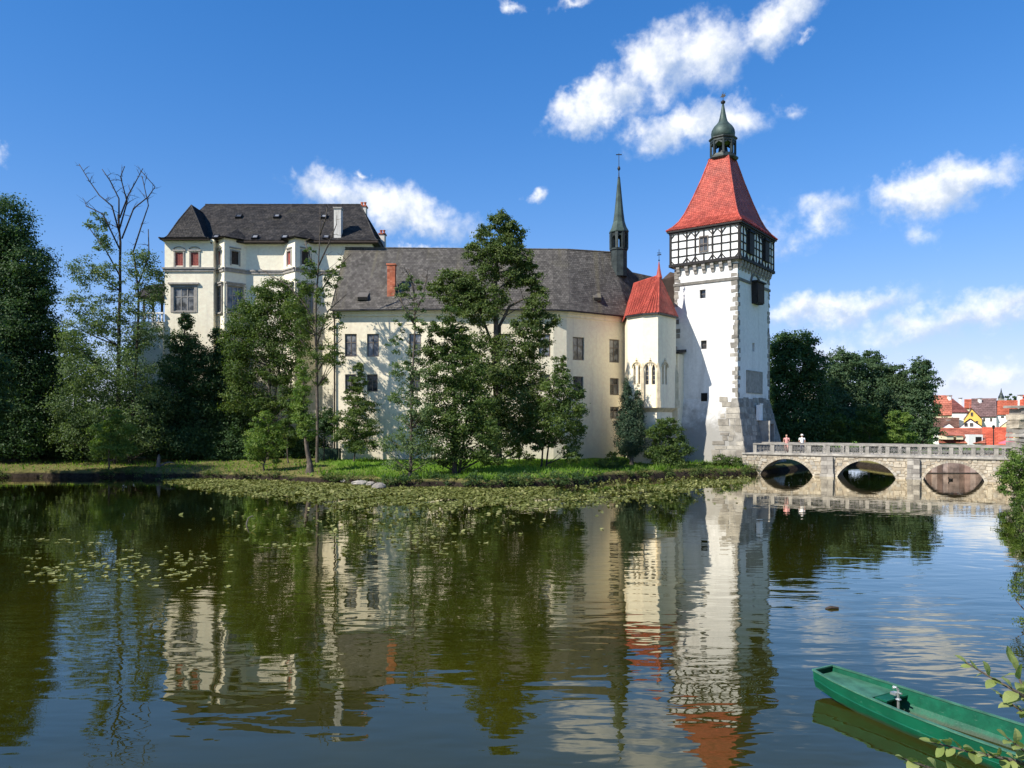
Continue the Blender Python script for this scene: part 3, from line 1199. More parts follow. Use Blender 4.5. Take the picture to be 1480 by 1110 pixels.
ks = [0, .03, .06, .1, .14, .19, .25, .35, .45, .6, .72, .86, 1.0]
lines = [[ring_pt(sx, sy, k) for k in ks] for sx, sy in ((-1, -1), (1, -1), (1, 1), (-1, 1))]
b = MB()
for i in range(4):
    shingles(b, lines[i], lines[(i + 1) % 4], 40, .24, .035, .012, .01)
for l in lines:
    for p, q in zip(l[:-1], l[1:]):
        ridge_caps(b, p, q, .35, .09)
rf = b.build('roof', M['redtile'], tower)
b = MB()
b.box(-hx - RO + .03, hx + RO - .03, -hy - RO + .03, hy + RO - .03, ez - .2, ez - .04)
b.build('eave', M['black_timber'], rf)
# lantern
lan = MB()
lan.lathe((0, 0, 0), [(1.35, 31.15), (1.5, 31.3), (1.5, 31.45), (1.28, 31.5), (1.25, 31.75)], 8, R(22.5))
for k in range(8):
    g = R(22.5 + 45 * k)
    p = Vector((1.18 * math.cos(g), 1.18 * math.sin(g), 31.7))
    lan.bar(p, p + Vector((0, 0, 1.35)), .2, .24, (-math.sin(g), math.cos(g), 0))
    g2 = g + R(45)
    q = Vector((1.18 * math.cos(g2), 1.18 * math.sin(g2), 31.7))
    mid = (p + q) / 2 + Vector((0, 0, 1.32))
    a1 = p + Vector((0, 0, 1.02))
    a2 = q + Vector((0, 0, 1.02))
    lan.bar(a1, mid, .18, .12, (0, 0, 1))
    lan.bar(mid, a2, .18, .12, (0, 0, 1))
lan.lathe((0, 0, 0), [(1.2, 33.0), (1.3, 33.02), (1.3, 33.2), (1.42, 33.3), (1.42, 33.42), (1.2, 33.46)], 8, R(22.5))
lo = lan.build('lantern', M['copper'], tower)
b = MB()
b.lathe((0, 0, 0), [(.5, 31.75), (.5, 32.0), (.42, 32.5), (.2, 32.75), (.05, 33.0)], 14)
b.build('bell', M['iron'], lo, smooth=True)
b = MB()
b.lathe((0, 0, 0), [(1.05, 33.4), (1.16, 33.65), (1.19, 33.95), (1.13, 34.3), (.95, 34.6), (.68, 34.88), (.47, 35.15), (.36, 35.5), (.28, 35.9), (.17, 36.5), (.09, 37.0)], 16)
b.build('onion_dome', M['copper_green'], tower, smooth=True)
b = MB()
b.lathe((0, 0, 0), [(.02, 36.95), (.22, 37.05), (.24, 37.2), (.1, 37.32), (.03, 37.36), (.025, 38.2)], 10)
b.prism([(-.3, 37.72), (.05, 37.62), (.3, 37.75), (.18, 37.88), (.28, 38.02), (.05, 37.9), (-.1, 38.05), (-.15, 37.85)], -.02, .02)
b.build('weather_vane', M['iron'], tower)
# low lean-to between apse and tower
b = MB()
b.box(-hx - .2, -hx + .95, -hy - 1.35, -hy - .0, 0, ZZ(511, 74.5))
b.build('annex_wall', M['cream'], tower)
b = MB()
zt2 = ZZ(511, 74.5)
b.hexa([Vector((-hx - .3, -hy - 1.6, zt2 + .002)), Vector((-hx + 1.25, -hy - 1.6, zt2 + .002)), Vector((-hx + 1.25, -hy, zt2 + .25)), Vector((-hx - .3, -hy, zt2 + .25))],
       [Vector((-hx - .3, -hy - 1.6, zt2 + .16)), Vector((-hx + 1.25, -hy - 1.6, zt2 + .16)), Vector((-hx + 1.25, -hy, zt2 + .5)), Vector((-hx - .3, -hy, zt2 + .5))])
b.build('annex_roof', M['slate'], tower)

# ------------------------------------------------------------------ long wing
wing = thing('castle_wing', 'long cream castle wing with steep grey shingle roof, brick chimney and slender green spire', 'castle wing', (-3, 76, 0))
WP = [V2(482, 73.8), V2(660, 73.05), V2(800, 73.6), V2(819, 74.0), V2(904, 78.5)]
WE = 15.45


def on_seg(px):
    """Wall segment and distance along it where pixel column px meets the wing's wall."""
    r = (px - 740) / F
    for i in range(4):
        a, b_ = WP[i], WP[i + 1]
        d = b_ - a
        den = d.x - r * d.y
        s = (r * a.y - a.x) / den
        if -1e-6 <= s <= 1 + 1e-6:
            return i, s * d.length, (a + d * s).y
    raise ValueError(px)


WIN = [(px, 482.5, 515.5, 17.2, 1) for px in (507, 539, 600, 664, 728, 787)] + [(836, 487.3, 520.5, 16.5, 1), (888, 490.5, 524, 14.5, 1)]
WIN += [(px, 541, 566, 15.5, 2) for px in (506.5, 538, 600, 664, 728, 787)] + [(836, 544, 568.5, 14.5, 2), (888, 546.5, 571, 13.0, 2)]
WIN += [(888, 588, 605, 12, 3), (836, 588, 604, 13, 3)]
holes = {0: [], 1: [], 2: [], 3: []}
wl = []
for px, y0, y1, wpx, rw in WIN:
    i, u, Y = on_seg(px)
    a, b_ = WP[i], WP[i + 1]
    d = (b_ - a).normalized()
    # true width from the apparent one
    _, u0, _ = on_seg(px - wpx / 2) if on_seg(px - wpx / 2)[0] == i else (i, u - .58, 0)
    _, u1, _ = on_seg(px + wpx / 2) if on_seg(px + wpx / 2)[0] == i else (i, u + .58, 0)
    z0, z1 = ZZ(y1, Y), ZZ(y0, Y)
    holes[i].append((u0, u1, z0, z1))
    wl.append((i, (u0 + u1) / 2, z0, u1 - u0, z1 - z0, rw))
b = MB()
for i in range(4):
    wall_panel(b, WP[i], WP[i + 1], -.5, WE, holes[i], .24)
wall_panel(b, (WP[0].x, 87), WP[0], -.5, WE)
wall_panel(b, WP[4], (WP[4].x + 2, 88), -.5, WE)
b.build('wall', M['cream'], wing, world=True)
winv = WM[wing.name].inverted()
for i, u, z0, w, h, rw in wl:
    window(wing, winv @ wall_M(WP[i], WP[i + 1], u, z0, .16), w, h, 2, 2, 'frame_dark' if rw > 1 else 'frame_dark', 'glass' if rw == 1 else 'glass_dark', .095, .06, .64)
# cornice under the eave
b = MB()
for i in range(4):
    a, q = WP[i], WP[i + 1]
    Mx = wall_M(a, q, 0, 0)
    L = (q - a).length
    b.box(-.02, L + .02, -.14, .02, WE - .62, WE - .34, Mx)
    b.box(-.02, L + .02, -.27, .02, WE - .34, WE - .06, Mx)
b.build('cornice', M['cream'], wing, world=True)


def off(p, n, d):
    return p + n * d


def seg_n(a, b_):
    d = (b_ - a).normalized()
    return Vector((d.y, -d.x))


ns = [seg_n(WP[i], WP[i + 1]) for i in range(4)]
EV = []
for i in range(5):
    n = ns[0] if i == 0 else ns[3] if i == 4 else (ns[i - 1] + ns[i]).normalized()
    q = WP[i] + n * .62
    EV.append(Vector((q.x, q.y, WE - .05)))
EV[0] = W(477, 449.5, EV[0].y)
EV[0].z = WE - .05
R0, R1, R2 = W(499, 358.5, 80), W(820, 361, 80.3), W(884, 365, 82)
RM1, RM2 = R0.lerp(R1, .5), R0.lerp(R1, .93)
b = MB()


def kink(a, c):      # slight bell-cast at the foot
    m = a.lerp(c, .16) - Vector((0, 0, .18))
    return [a, m, c]


tops = [R0, RM1, RM2, R1, R2]
for i in range(4):
    shingles(b, kink(EV[i], tops[i]), kink(EV[i + 1], tops[i + 1]), 34, .27, .04, .03)
R3, EV5 = W(923, 402, 82.5), W(926, 457, 81)
shingles(b, kink(EV[4], R2), kink(EV5, R3), 34, .27, .04, .03)
RB0, RB2 = Vector((R0.x, 87.5, WE)), Vector((R2.x + 1.5, 89, WE))
b.face([R0, EV[0], RB0], .3)
b.face([R0, RB0, RB2, R2, R1], .3)
b.face([R2, RB2, R3], .3)
b.face([R3, RB2, EV5], .3)
for p, q in zip([R0, R1], [R1, R2]):
    ridge_caps(b, p + Vector((0, 0, .02)), q + Vector((0, 0, .02)), .5, .10)
roof = b.build('roof', M['shingle'], wing, world=True)
# soffit board + gutter
b = MB()
for i in range(4):
    p, q = EV[i], EV[i + 1]
    b.bar(p + Vector((0, 0, -.03)), q + Vector((0, 0, -.03)), .14, .16, (0, 0, 1))
b.build('gutter', M['iron'], wing, world=True)
for px, sg, s0 in ((482, 0, .25), (903, 3, -.2)):
    i, u, Y = on_seg(px)
    p = WP[0] + (WP[1] - WP[0]).normalized() * .15 if sg == 0 else WP[4] - (WP[4] - WP[3]).normalized() * .15
    n = ns[sg]
    b = MB()
    q = p + n * .16
    top = p + n * .6
    b.tube([Vector((top.x, top.y, WE - .1)), Vector((top.x, top.y, WE - .35)), Vector((q.x, q.y, WE - 1.1)), Vector((q.x, q.y, WE - 1.4)), Vector((q.x, q.y, .9))], .075, 8)
    b.build('downpipe', M['dark_wood'], wing, world=True, smooth=True)


def roof_pt(px, py, a, c, d):
    """Where the line of sight at px,py meets the plane a,c,d."""
    n = (c - a).cross(d - a)
    ray = Vector(((px - 740) / F, 1, (YH - py) / F))
    o = Vector((0, 0, H))
    t = n.dot(a - o) / n.dot(ray)
    return o + ray * t


def chimney(parent, p, w, d, h, mat, sink=.8, capm='trim', pots=0):
    b = MB()
    if mat == 'brick':
        n = int((h + sink) / .16)
        for k in range(n):
            z = p.z - sink + k * .16
            for m in range(3):
                x0 = p.x - w / 2 + w * m / 3
                b.box(x0 + .006, x0 + w / 3 - .006, p.y - d / 2 + random.uniform(-.008, .008), p.y + d / 2, z + .006, z + .154)
    b.box(p.x - w / 2 + .015, p.x + w / 2 - .015, p.y - d / 2 + .015, p.y + d / 2 - .015, p.z - sink, p.z + h)
    o = b.build('chimney', M[mat], parent, world=True)
    c = MB()
    c.box(p.x - w / 2 - .07, p.x + w / 2 + .07, p.y - d / 2 - .07, p.y + d / 2 + .07, p.z + h + .001, p.z + h + .14)
    for k in range(pots):
        x = p.x + (k - (pots - 1) / 2) * w / max(1, pots)
        c.lathe((x, p.y, p.z + h), [(.12, .1), (.11, .4), (.18, .55), (.15, .6)], 8)
    c.build('cap', M[capm], o, world=True)
    return o


def skylight(parent, p, n, w, h, mat='glass'):
    """A flat roof light lying on the slope."""
    n = n.normalized()
    xa = Vector((0, 0, 1)).cross(n).normalized()
    ya = n.cross(xa)
    Mx = Matrix.Translation(p) @ Matrix((xa, ya, n)).transposed().to_4x4()
    b = MB()
    for x0, x1, y0, y1 in ((-w / 2, -w / 2 + .08, 0, h), (w / 2 - .08, w / 2, 0, h), (-w / 2 + .08, w / 2 - .08, 0, .08), (-w / 2 + .08, w / 2 - .08, h - .08, h)):
        b.box(x0, x1, y0, y1, -.1, .16)
    o = b.build('skylight', M['iron'], parent, M=WM[parent.name].inverted() @ Mx)
    b = MB()
    b.box(-w / 2 + .08, w / 2 - .08, .08, h - .08, .05, .1)
    b.build('pane', M[mat], o)
    return o


pl = (EV[0], EV[1], R0)
pn = (pl[1] - pl[0]).cross(pl[2] - pl[0]).normalized()
cp = roof_pt(566, 420, *pl)
ch = chimney(roof, cp, .78, .7, ZZ(381, cp.y) - cp.z - .2, 'brick', 1.0, 'brick')


def eyebrow(parent, p, n, w):
    """Small shed dormer slit in the roof."""
    b = MB()
    b.hexa([p + Vector((-w / 2, -.18, -.12)), p + Vector((w / 2, -.18, -.12)), p + Vector((w / 2, .6, -.1)), p + Vector((-w / 2, .6, -.1))],
           [p + Vector((-w / 2, -.2, .2)), p + Vector((w / 2, -.2, .2)), p + Vector((w / 2, .75, .75)), p + Vector((-w / 2, .75, .75))])
    o = b.build('roof_vent', M['shingle'], parent, world=True)
    b = MB()
    b.box(p.x - w / 2 + .06, p.x + w / 2 - .06, p.y - .23, p.y - .205, p.z - .06, p.z + .15)
    b.build('vent_opening', M['void'], o, world=True)


eyebrow(roof, roof_pt(524, 432, *pl), pn, 1.0)
pl3 = (EV[3], EV[4], R2)
eyebrow(roof, roof_pt(863, 433, EV[3], EV[4], R1.lerp(R2, .5)), pn, .8)
# spire on the ridge
sp = W(894.5, 392, 81.2)
kS = 81.2 / F
sb = MB()


def so_(dx, y):
    return ZZ(y, 81.2)


sb.lathe((sp.x, sp.y, 0), [(12 * kS, so_(0, 400)), (12 * kS, so_(0, 363)), (13.5 * kS, so_(0, 362)), (13.5 * kS, so_(0, 360)), (12.5 * kS, so_(0, 359.5))], 8, R(22.5))
for k in range(8):
    g = R(22.5 + 45 * k)
    p = Vector((sp.x + 11.6 * kS * math.cos(g), sp.y + 11.6 * kS * math.sin(g), so_(0, 360)))
    g2 = g + R(45)
    q = Vector((sp.x + 11.6 * kS * math.cos(g2), sp.y + 11.6 * kS * math.sin(g2), so_(0, 360)))
    hh = 23 * kS
    sb.bar(p, p + Vector((0, 0, hh)), .28, .3, (-math.sin(g), math.cos(g), 0))
    mid = (p + q) / 2
    sb.bar(p + Vector((0, 0, hh * .72)), mid + Vector((0, 0, hh * .98)), .3, .12, (0, 0, 1))
    sb.bar(mid + Vector((0, 0, hh * .98)), q + Vector((0, 0, hh * .72)), .3, .12, (0, 0, 1))
spire = sb.build('spire_turret', M['copper'], wing, world=True)
b = MB()
b.lathe((sp.x, sp.y, 0), [(11.8 * kS, so_(0, 338)), (14.6 * kS, so_(0, 336.5)), (14.6 * kS, so_(0, 335)), (11.2 * kS, so_(0, 329)), (8.6 * kS, so_(0, 321)), (6.6 * kS, so_(0, 306)), (4.2 * kS, so_(0, 282)), (1.9 * kS, so_(0, 258))], 8, R(22.5))
b.build('spire_roof', M['copper_green'], spire, world=True)
b = MB()
b.lathe((sp.x, sp.y, 0), [(1.2 * kS, so_(0, 258.5)), (1.9 * kS, so_(0, 257)), (.8 * kS, so_(0, 255)), (.5 * kS, so_(0, 247)), (2.0 * kS, so_(0, 245)), (2.2 * kS, so_(0, 243)), (1.4 * kS, so_(0, 241)), (.45 * kS, so_(0, 240)), (.35 * kS, so_(0, 221))], 8)
b.bar((sp.x - 4.2 * kS, sp.y, so_(0, 223.5)), (sp.x + 4.2 * kS, sp.y, so_(0, 223.5)), .09, .06)
b.build('cross', M['iron'], spire, world=True)

# roof range between wing and tower (behind the apse)
rng = thing('castle_link_range', 'low dark shingled roof range between the long wing and the white tower', 'castle wing', (14, 84, 0))
b = MB()
xa, xb = 11.5, PX(975, 84)
b.box(xa, xb, 82, 90, 0, 15)
b.build('wall', M['cream'], rng, world=True)
b = MB()
A = [Vector((xa, 81.6, 15.2)), W(912, 393, 86)]
Bq = [Vector((xb, 81.6, 15.2)), W(964, 404, 86)]
shingles(b, A, Bq, 24, .3, .04, .03)
b.face([A[1], A[0], Vector((xa, 90, 15.2))], .3)
b.face([A[1], Vector((xa, 90, 15.2)), Vector((xb, 90, 15.2)), Bq[1]], .3)
b.build('roof', M['slate'], rng, world=True)
b = MB()
g1, g2, g3 = W(957, 404, 80.5), W(968.5, 393, 80.8), W(977, 398, 81)
b.hexa([Vector((g1.x, g1.y, 12)), Vector((g3.x + .4, g1.y, 12)), Vector((g3.x + .4, 86, 12)), Vector((g1.x, 86, 12))],
       [g1, Vector((g3.x + .4, g1.y, g1.z)), Vector((g3.x + .4, 86, g1.z)), Vector((g1.x, 86, g1.z))])
b.face([g1, Vector((g3.x + .4, g1.y, g1.z)), Vector((g3.x + .4, g1.y + .0, g3.z)), g2], .4)
b.face([g1, g2, Vector((g2.x, 86, g2.z)), Vector((g1.x, 86, g1.z))], .2)
b.face([g2, Vector((g3.x + .4, g1.y, g3.z)), Vector((g3.x + .4, 86, g3.z)), Vector((g2.x, 86, g2.z))], .2)
b.build('shingled_gable', M['brownshingle'], rng, world=True)

# ------------------------------------------------------------------ chapel apse
aps = thing('chapel_apse', 'polygonal cream chapel apse with red tiled roof and paired gothic windows beside the tower', 'chapel', (PX(945, 74), 74, 0))
ka = .95
AP = [V2(907, 76.5 * ka), V2(929, 74.7 * ka), V2(951, 74 * ka), V2(977, 77 * ka)]
AE = ZZ(452.5, 74 * ka) + .02
AZ = ZZ(590, 74 * ka)       # ledge where the upper part oversails
apo = []
b = MB()
# Gothic lights: recessed tall openings, one pair per face
ap_holes = {}
for i, (pxc, wp) in enumerate(((920, 6), (940, 14), (960.5, 13))):
    a, q = AP[i], AP[i + 1]
    L = (q - a).length
    fr_ = (pxc - (907, 929, 951)[i]) / (22, 22, 26)[i]
    Y = a.y + (q.y - a.y) * fr_
    uc = L * (fr_ if i else .62)
    z0, z1 = ZZ(555.5, Y), ZZ(527, Y)
    wq = .34 if i else .3
    gp = .30
    ap_holes[i] = [(uc - gp - wq / 2 - .02, uc - gp + wq / 2 - .02, z0, z1), (uc + gp - wq / 2, uc + gp + wq / 2, z0, z1)]
back = [Vector((AP[0].x + .9, 82)), Vector((AP[3].x + .3, 82))]
pts = [back[0]] + AP + [back[1]]
for i in range(5):
    wall_panel(b, pts[i], pts[i + 1], AZ, AE, ap_holes.get(i - 1, ()), .3)
b.build('wall', M['cream'], aps, world=True)
cen = (AP[1] + AP[2]) / 2 + Vector((.2, 2.5))
b = MB()
lowp = [p + (cen - p).normalized() * .35 for p in AP]
pl2 = [back[0]] + lowp + [back[1]]
for i in range(5):
    wall_panel(b, pl2[i], pl2[i + 1], -.5, AZ)
b.build('lower_wall', M['cream'], aps, world=True)
b = MB()
out = [p + (p - cen).normalized() * .18 for p in AP]
inn = lowp
for i in range(3):
    b.hexa([Vector((*inn[i], AZ - .35)), Vector((*inn[i + 1], AZ - .35)), Vector((*(inn[i + 1] + (cen - inn[i + 1]) * .1), AZ - .35)), Vector((*(inn[i] + (cen - inn[i]) * .1), AZ - .35))],
           [Vector((*out[i], AZ + .05)), Vector((*out[i + 1], AZ + .05)), Vector((*(inn[i + 1] + (cen - inn[i + 1]) * .1), AZ + .05)), Vector((*(inn[i] + (cen - inn[i]) * .1), AZ + .05))])
b.build('ledge', M['palestone'], aps, world=True)
ainv = WM[aps.name].inverted()
for i, hs_ in ap_holes.items():
    for h in hs_:
        w, hh = h[1] - h[0], h[3] - h[2]
        Mx = ainv @ wall_M(AP[i], AP[i + 1], (h[0] + h[1]) / 2, h[2], .18)
        f = MB()
        f.box(-w / 2, -w / 2 + .04, -.1, .02, 0, hh)
        f.box(w / 2 - .04, w / 2, -.1, .02, 0, hh)
        for k in range(5):      # pointed head
            x0, x1 = w / 2 * (1 - k / 5), w / 2 * (1 - (k + 1) / 5)
            z0, z1 = hh - .42 + .42 * math.sin(k / 5 * 1.57), hh - .42 + .42 * math.sin((k + 1) / 5 * 1.57)
            for s in (-1, 1):
                poly = [(s * x0, z0), (s * x0 if s > 0 else s * x0, hh), (s * x1, hh), (s * x1, z1)]
                f.prism(poly if s < 0 else poly[::-1], -.16, .02)
        for k in range(1, 4):
            f.box(-w / 2, w / 2, -.015, .01, hh * k / 4.4 - .015, hh * k / 4.4 + .015)
        wo_ = f.build('gothic_window', M['palestone'], aps, M=Mx)
        g = MB()
        g.box(-w / 2, w / 2, .022, .04, 0, hh)
        g.build('pane', M['glass_dark'], wo_)
    # ogee hood above the pair
    u = (hs_[0][0] + hs_[1][1]) / 2
    zz = hs_[0][3]
    Mx = ainv @ wall_M(AP[i], AP[i + 1], u, zz)
    f = MB()
    half = (hs_[1][1] - hs_[0][0]) / 2 + .12
    path = [Vector((half * math.cos(g), -.03, -.25 + .5 * math.sin(g))) for g in np.linspace(0, math.pi, 9)]
    for p, q in zip(path[:-1], path[1:]):
        f.bar(p, q, .14, .09, (0, 1, 0))
    for s in (-1, 1):
        f.bar((s * .30 - .22 * s, -.02, -.05), (s * .08, -.02, .35), .1, .06, (0, 1, 0))
    f.lathe((0, -.05, .3), [(.05, 0), (.13, .1), (.05, .2), (.02, .35)], 8)
    f.build('hood_mould', M['palestone'], aps, M=Mx)
for p in (AP[0], AP[1], AP[2], AP[3]):      # corner buttresses
    n = (p - cen).normalized()
    b = MB()
    ang = math.atan2(n.y, n.x)
    Mx = Matrix.Translation((p.x, p.y, 0)) @ Matrix.Rotation(ang, 4, 'Z')
    zt3 = ZZ(527, 72)
    b.box(-.1, .22, -.14, .14, AZ + .05, zt3 - .9, Mx)
    b.box(-.1, .32, -.17, .17, AZ + .05, AZ + .75, Mx)
    b.hexa([Mx @ Vector(q) for q in ((-.1, -.14, zt3 - .9), (.22, -.14, zt3 - .9), (.22, .14, zt3 - .9), (-.1, .14, zt3 - .9))],
           [Mx @ Vector(q) for q in ((-.1, -.05, zt3 + .05), (.02, -.05, zt3 + .05), (.02, .05, zt3 + .05), (-.1, .05, zt3 + .05))])
    b.build('buttress', M['palestone'], aps, world=True)
# eave and roof
b = MB()
eo = [p + (p - cen).normalized() * .17 for p in AP]
E3 = [Vector((*p, AE + .02)) for p in eo]
for p, q in zip(E3[:-1], E3[1:]):
    b.bar(p - Vector((0, 0, .08)), q - Vector((0, 0, .08)), .16, .2, (0, 0, 1))
b.build('gutter', M['iron'], aps, world=True)
apex = W(952.5, 398, 73.8)
rid = W(916.5, 410, 77.5)
rid2 = Vector((apex.x + .6, 80.5, apex.z - 1.0))
b = MB()
tl = [rid, apex, apex]
shingles(b, [E3[0], rid], [E3[1], apex], 22, .22, .05, .01)
shingles(b, [E3[1], apex - Vector((.02, 0, 0))], [E3[2], apex], 22, .22, .05, .01)
shingles(b, [E3[2], apex], [E3[3], apex + Vector((.02, 0, 0))], 22, .22, .05, .01)
shingles(b, [E3[3], apex], [Vector((E3[3].x + .5, 82, AE)), rid2], 20, .3, .05, .01)
b.face([rid, apex, rid2, Vector((rid.x, 82, AE))], .3)
b.face([E3[0], Vector((E3[0].x + .6, 82, AE)), rid], .3)
for p, q, tp, tq in ((E3[0], E3[1], rid, apex), (E3[1], E3[2], apex, apex), (E3[2], E3[3], apex, apex)):      # rows of raised tiles
    m_ = max(4, int((q - p).length / .27))
    for k in range(1, m_):
        a_, c_ = p.lerp(q, k / m_), tp.lerp(tq, k / m_)
        b.tube([a_ + Vector((-.02, -.05, .06)), a_.lerp(c_, .93) + Vector((-.02, -.05, .05))], [.055, .03], 5, .25 + .3 * random.random())
for p in E3:
    ridge_caps(b, p, apex if p is not E3[0] else rid, .33, .07)
ridge_caps(b, rid, apex, .35, .08)
b.build('roof', M['redtile'], aps, world=True)
b = MB()
b.lathe((apex.x, apex.y, apex.z), [(.32, -.25), (.22, .15), (.12, .7), (.04, 1.3), (.02, 1.32)], 8)
b.build('roof_tip', M['redtile'], aps, world=True)
b = MB()
b.tube([apex + Vector((0, 0, 1.2)), apex + Vector((0, 0, 2.5))], .025, 6)
b.lathe((apex.x, apex.y, apex.z + 1.45), [(.02, -.09), (.09, 0), (.02, .09)], 8)
b.bar(apex + Vector((-.18, 0, 2.15)), apex + Vector((.2, 0, 2.15)), .05, .04)
b.prism([(-.2, 1.9), (.22, 1.95), (.2, 2.05), (-.15, 2.0)], -.015, .015, Matrix.Translation(apex))
b.build('finial', M['iron'], aps, world=True)

# ------------------------------------------------------------------ palace
PY = 80.0
PF = 78.6
pal = thing('castle_palace', 'tall cream castle house with black hipped roof, red shutters and two angled oriels', 'castle house', (-24, 86, 0))
pinv = WM[pal.name].inverted()
PE = 23.4
x0, x1 = PX(309, PY) - .3, PX(538, PY)
pvx0, pvx1 = PX(238, PF), PX(308.5, PF)


def pz(y, Y=PY):
    return ZZ(y, Y)


# pavilion
ph = []
pw = []
for px, wpx, y0, y1, kind in ((259, 11.5, 364.5, 384, 's'), (281.5, 11.5, 364.5, 384, 's'), (266, 30, 415.5, 450, 'w')):
    u = PX(px, PF) - pvx0
    w = wpx * PF / F
    ph.append((u - w / 2, u + w / 2, pz(y1, PF), pz(y0, PF)))
    pw.append((u, w, pz(y1, PF), pz(y0, PF), kind))
b = MB()
wall_panel(b, (pvx0, PF), (pvx1, PF), 0, PE, ph, .25)
wall_panel(b, (pvx0, 92), (pvx0, PF), 0, PE)
wall_panel(b, (pvx1, PF), (pvx1, PY + .5), 0, PE)
wall_panel(b, (pvx1, PY), (x1, PY), 0, PE)
wall_panel(b, (x1, PY), (x1, 92), 0, PE)
b.build('wall', M['palace'], pal, world=True)
for u, w, za, zb, kind in pw:
    Mx = pinv @ wall_M((pvx0, PF), (pvx1, PF), u, za, .12)
    if kind == 's':
        f = MB()
        f.box(-w / 2 - .14, -w / 2 - .001, -.2, -.1, -.1, zb - za + .1)
        f.box(w / 2 + .001, w / 2 + .14, -.2, -.1, -.1, zb - za + .1)
        f.box(-w / 2 - .14, w / 2 + .14, -.22, -.1, -.22, -.101)
        arcp = [Vector((w * .72 * math.cos(g), -.15, zb - za + .22 + .32 * math.sin(g))) for g in np.linspace(0, math.pi, 9)]
        f.box(-w / 2 - .25, w / 2 + .25, -.24, -.1, zb - za + .101, zb - za + .24)
        for p, q in zip(arcp[:-1], arcp[1:]):
            f.bar(p, q, .14, .08, (0, 1, 0))
        so2 = f.build('window', M['trim'], pal, M=Mx)
        for s in (-1, 1):
            g = MB()
            xa2, xb2 = (-w / 2, -.012) if s < 0 else (.012, w / 2)
            g.box(xa2, xb2, -.03, .02, 0, zb - za)
            for k in range(9):
                zz = (zb - za) * (k + .5) / 9
                g.box(xa2 + .06, xb2 - .06, -.05, -.028, zz - .05, zz + .03)
            g.build('shutter', M['redpaint'], so2)
    else:
        o = window(pal, Mx, w, zb - za, 3, 2, 'frame', 'glass', .1, .14, .62)
        f = MB()
        hh = zb - za
        f.box(-w / 2 - .3, -w / 2 - .001, -.17, -.12, -.1, hh + .3)
        f.box(w / 2 + .001, w / 2 + .3, -.17, -.12, -.1, hh + .3)
        f.box(-w / 2 - .001, w / 2 + .001, -.17, -.12, hh + .001, hh + .3)
        f.box(-w / 2 - .5, w / 2 + .5, -.36, -.1, hh + .3, hh + .48)
        f.build('surround', M['trim'], o)
# string courses
b = MB()
zc = pz(389, PF)
b.box(pvx0 - .12, pvx1 + .12, PF - .14, PF + .1, zc - .25, zc)
b.box(pvx0 - .2, pvx1 + .2, PF - .24, PF + .1, zc + .001, zc + .16)
b.box(pvx1 + .12, x1, PY - .12, PY + .1, zc - .25, zc)
b.box(pvx1 + .2, x1, PY - .2, PY + .1, zc + .001, zc + .16)
b.build('string_course', M['trim'], pal, world=True)
b = MB()
b.box(pvx0 - .1, pvx1 + .1, PF - .12, PF + .1, PE - .3, PE - .05)
b.box(pvx1 + .1, x1, PY - .12, PY + .1, PE - .3, PE - .05)
b.build('cornice', M['palace'], pal, world=True)
b = MB()
b.tube([Vector((PX(308, 79.2), PF - .05, PE - .1)), Vector((PX(308, 79.2) + .12, PF + .2, PE - .9)), Vector((PX(308, 79.2) + .12, PF + .2, 1))], .08, 8)
b.build('downpipe', M['dark_wood'], pal, world=True, smooth=True)
# main roof
ov = .75
RL, RR = W(297, 296, 86), W(521, 296, 86)
ea = [Vector((pvx0 - .4, PY - ov, PE)), Vector((x1 + ov, PY - ov, PE)), Vector((x1 + ov, 92.6, PE)), Vector((pvx0 - .4, 92.6, PE))]


def bell(a, c, s=.2, drop=.42):
    return [a, a.lerp(c, s * .5) - Vector((0, 0, drop * .75)), a.lerp(c, s) - Vector((0, 0, drop)), a.lerp(c, .6) - Vector((0, 0, drop * .35)), c]


b = MB()
shingles(b, bell(ea[0], RL), bell(ea[1], RR), 32, .3, .035, .02)
shingles(b, bell(ea[1], RR), bell(ea[2], RR + Vector((0, .02, 0))), 30, .3, .035, .02)
b.face([ea[2], ea[3], RL, RR], .3)
b.face([ea[3], ea[0], RL], .3)
ridge_caps(b, RL, RR, .5, .11)
hl = bell(ea[1], RR)
for p, q in zip(hl[:-1], hl[1:]):
    ridge_caps(b, p, q, .5, .09)
proof = b.build('roof', M['slate'], pal, world=True)
b = MB()
b.box(pvx1, x1 + ov, PY - ov + .02, 92.5, PE - .2, PE - .04)
b.box(pvx1 + 1, x1 + ov, PY - ov + .0, PY - ov + .14, PE - .16, PE + .02)
b.build('eave', M['dark_wood'], pal, world=True)
# pavilion roof
pk = W(276.5, 297, 81.6)
pe = [Vector((PX(230, PF - .6), PF - .7, PE)), Vector((PX(302, PF - .6), PF - .7, PE)), Vector((PX(302, PF - .6), 84, PE)), Vector((PX(230, PF - .6), 84, PE))]
pkb = Vector((pk.x, 85.5, pk.z))
b = MB()
shingles(b, bell(pe[0], pk, .26, .75), bell(pe[1], pk + Vector((.02, 0, 0)), .26, .75), 30, .28, .035, .02)
shingles(b, bell(pe[1], pk, .26, .75), bell(pe[2], pkb, .26, .75), 30, .28, .035, .02)
shingles(b, bell(pe[3], pkb, .26, .75), bell(pe[0], pk, .26, .75), 30, .28, .035, .02)
for c_ in (pe[0], pe[1]):
    l = bell(c_, pk, .26, .75)
    for p, q in zip(l[:-1], l[1:]):
        ridge_caps(b, p, q, .45, .08)
ridge_caps(b, pk, pkb, .45, .1)
b.build('pavilion_roof', M['slate'], pal, world=True)
b = MB()
b.box(pe[0].x + .05, pe[1].x - .05, PF - .65, 84, PE - .18, PE - .05)
b.build('pavilion_eave', M['dark_wood'], pal, world=True)
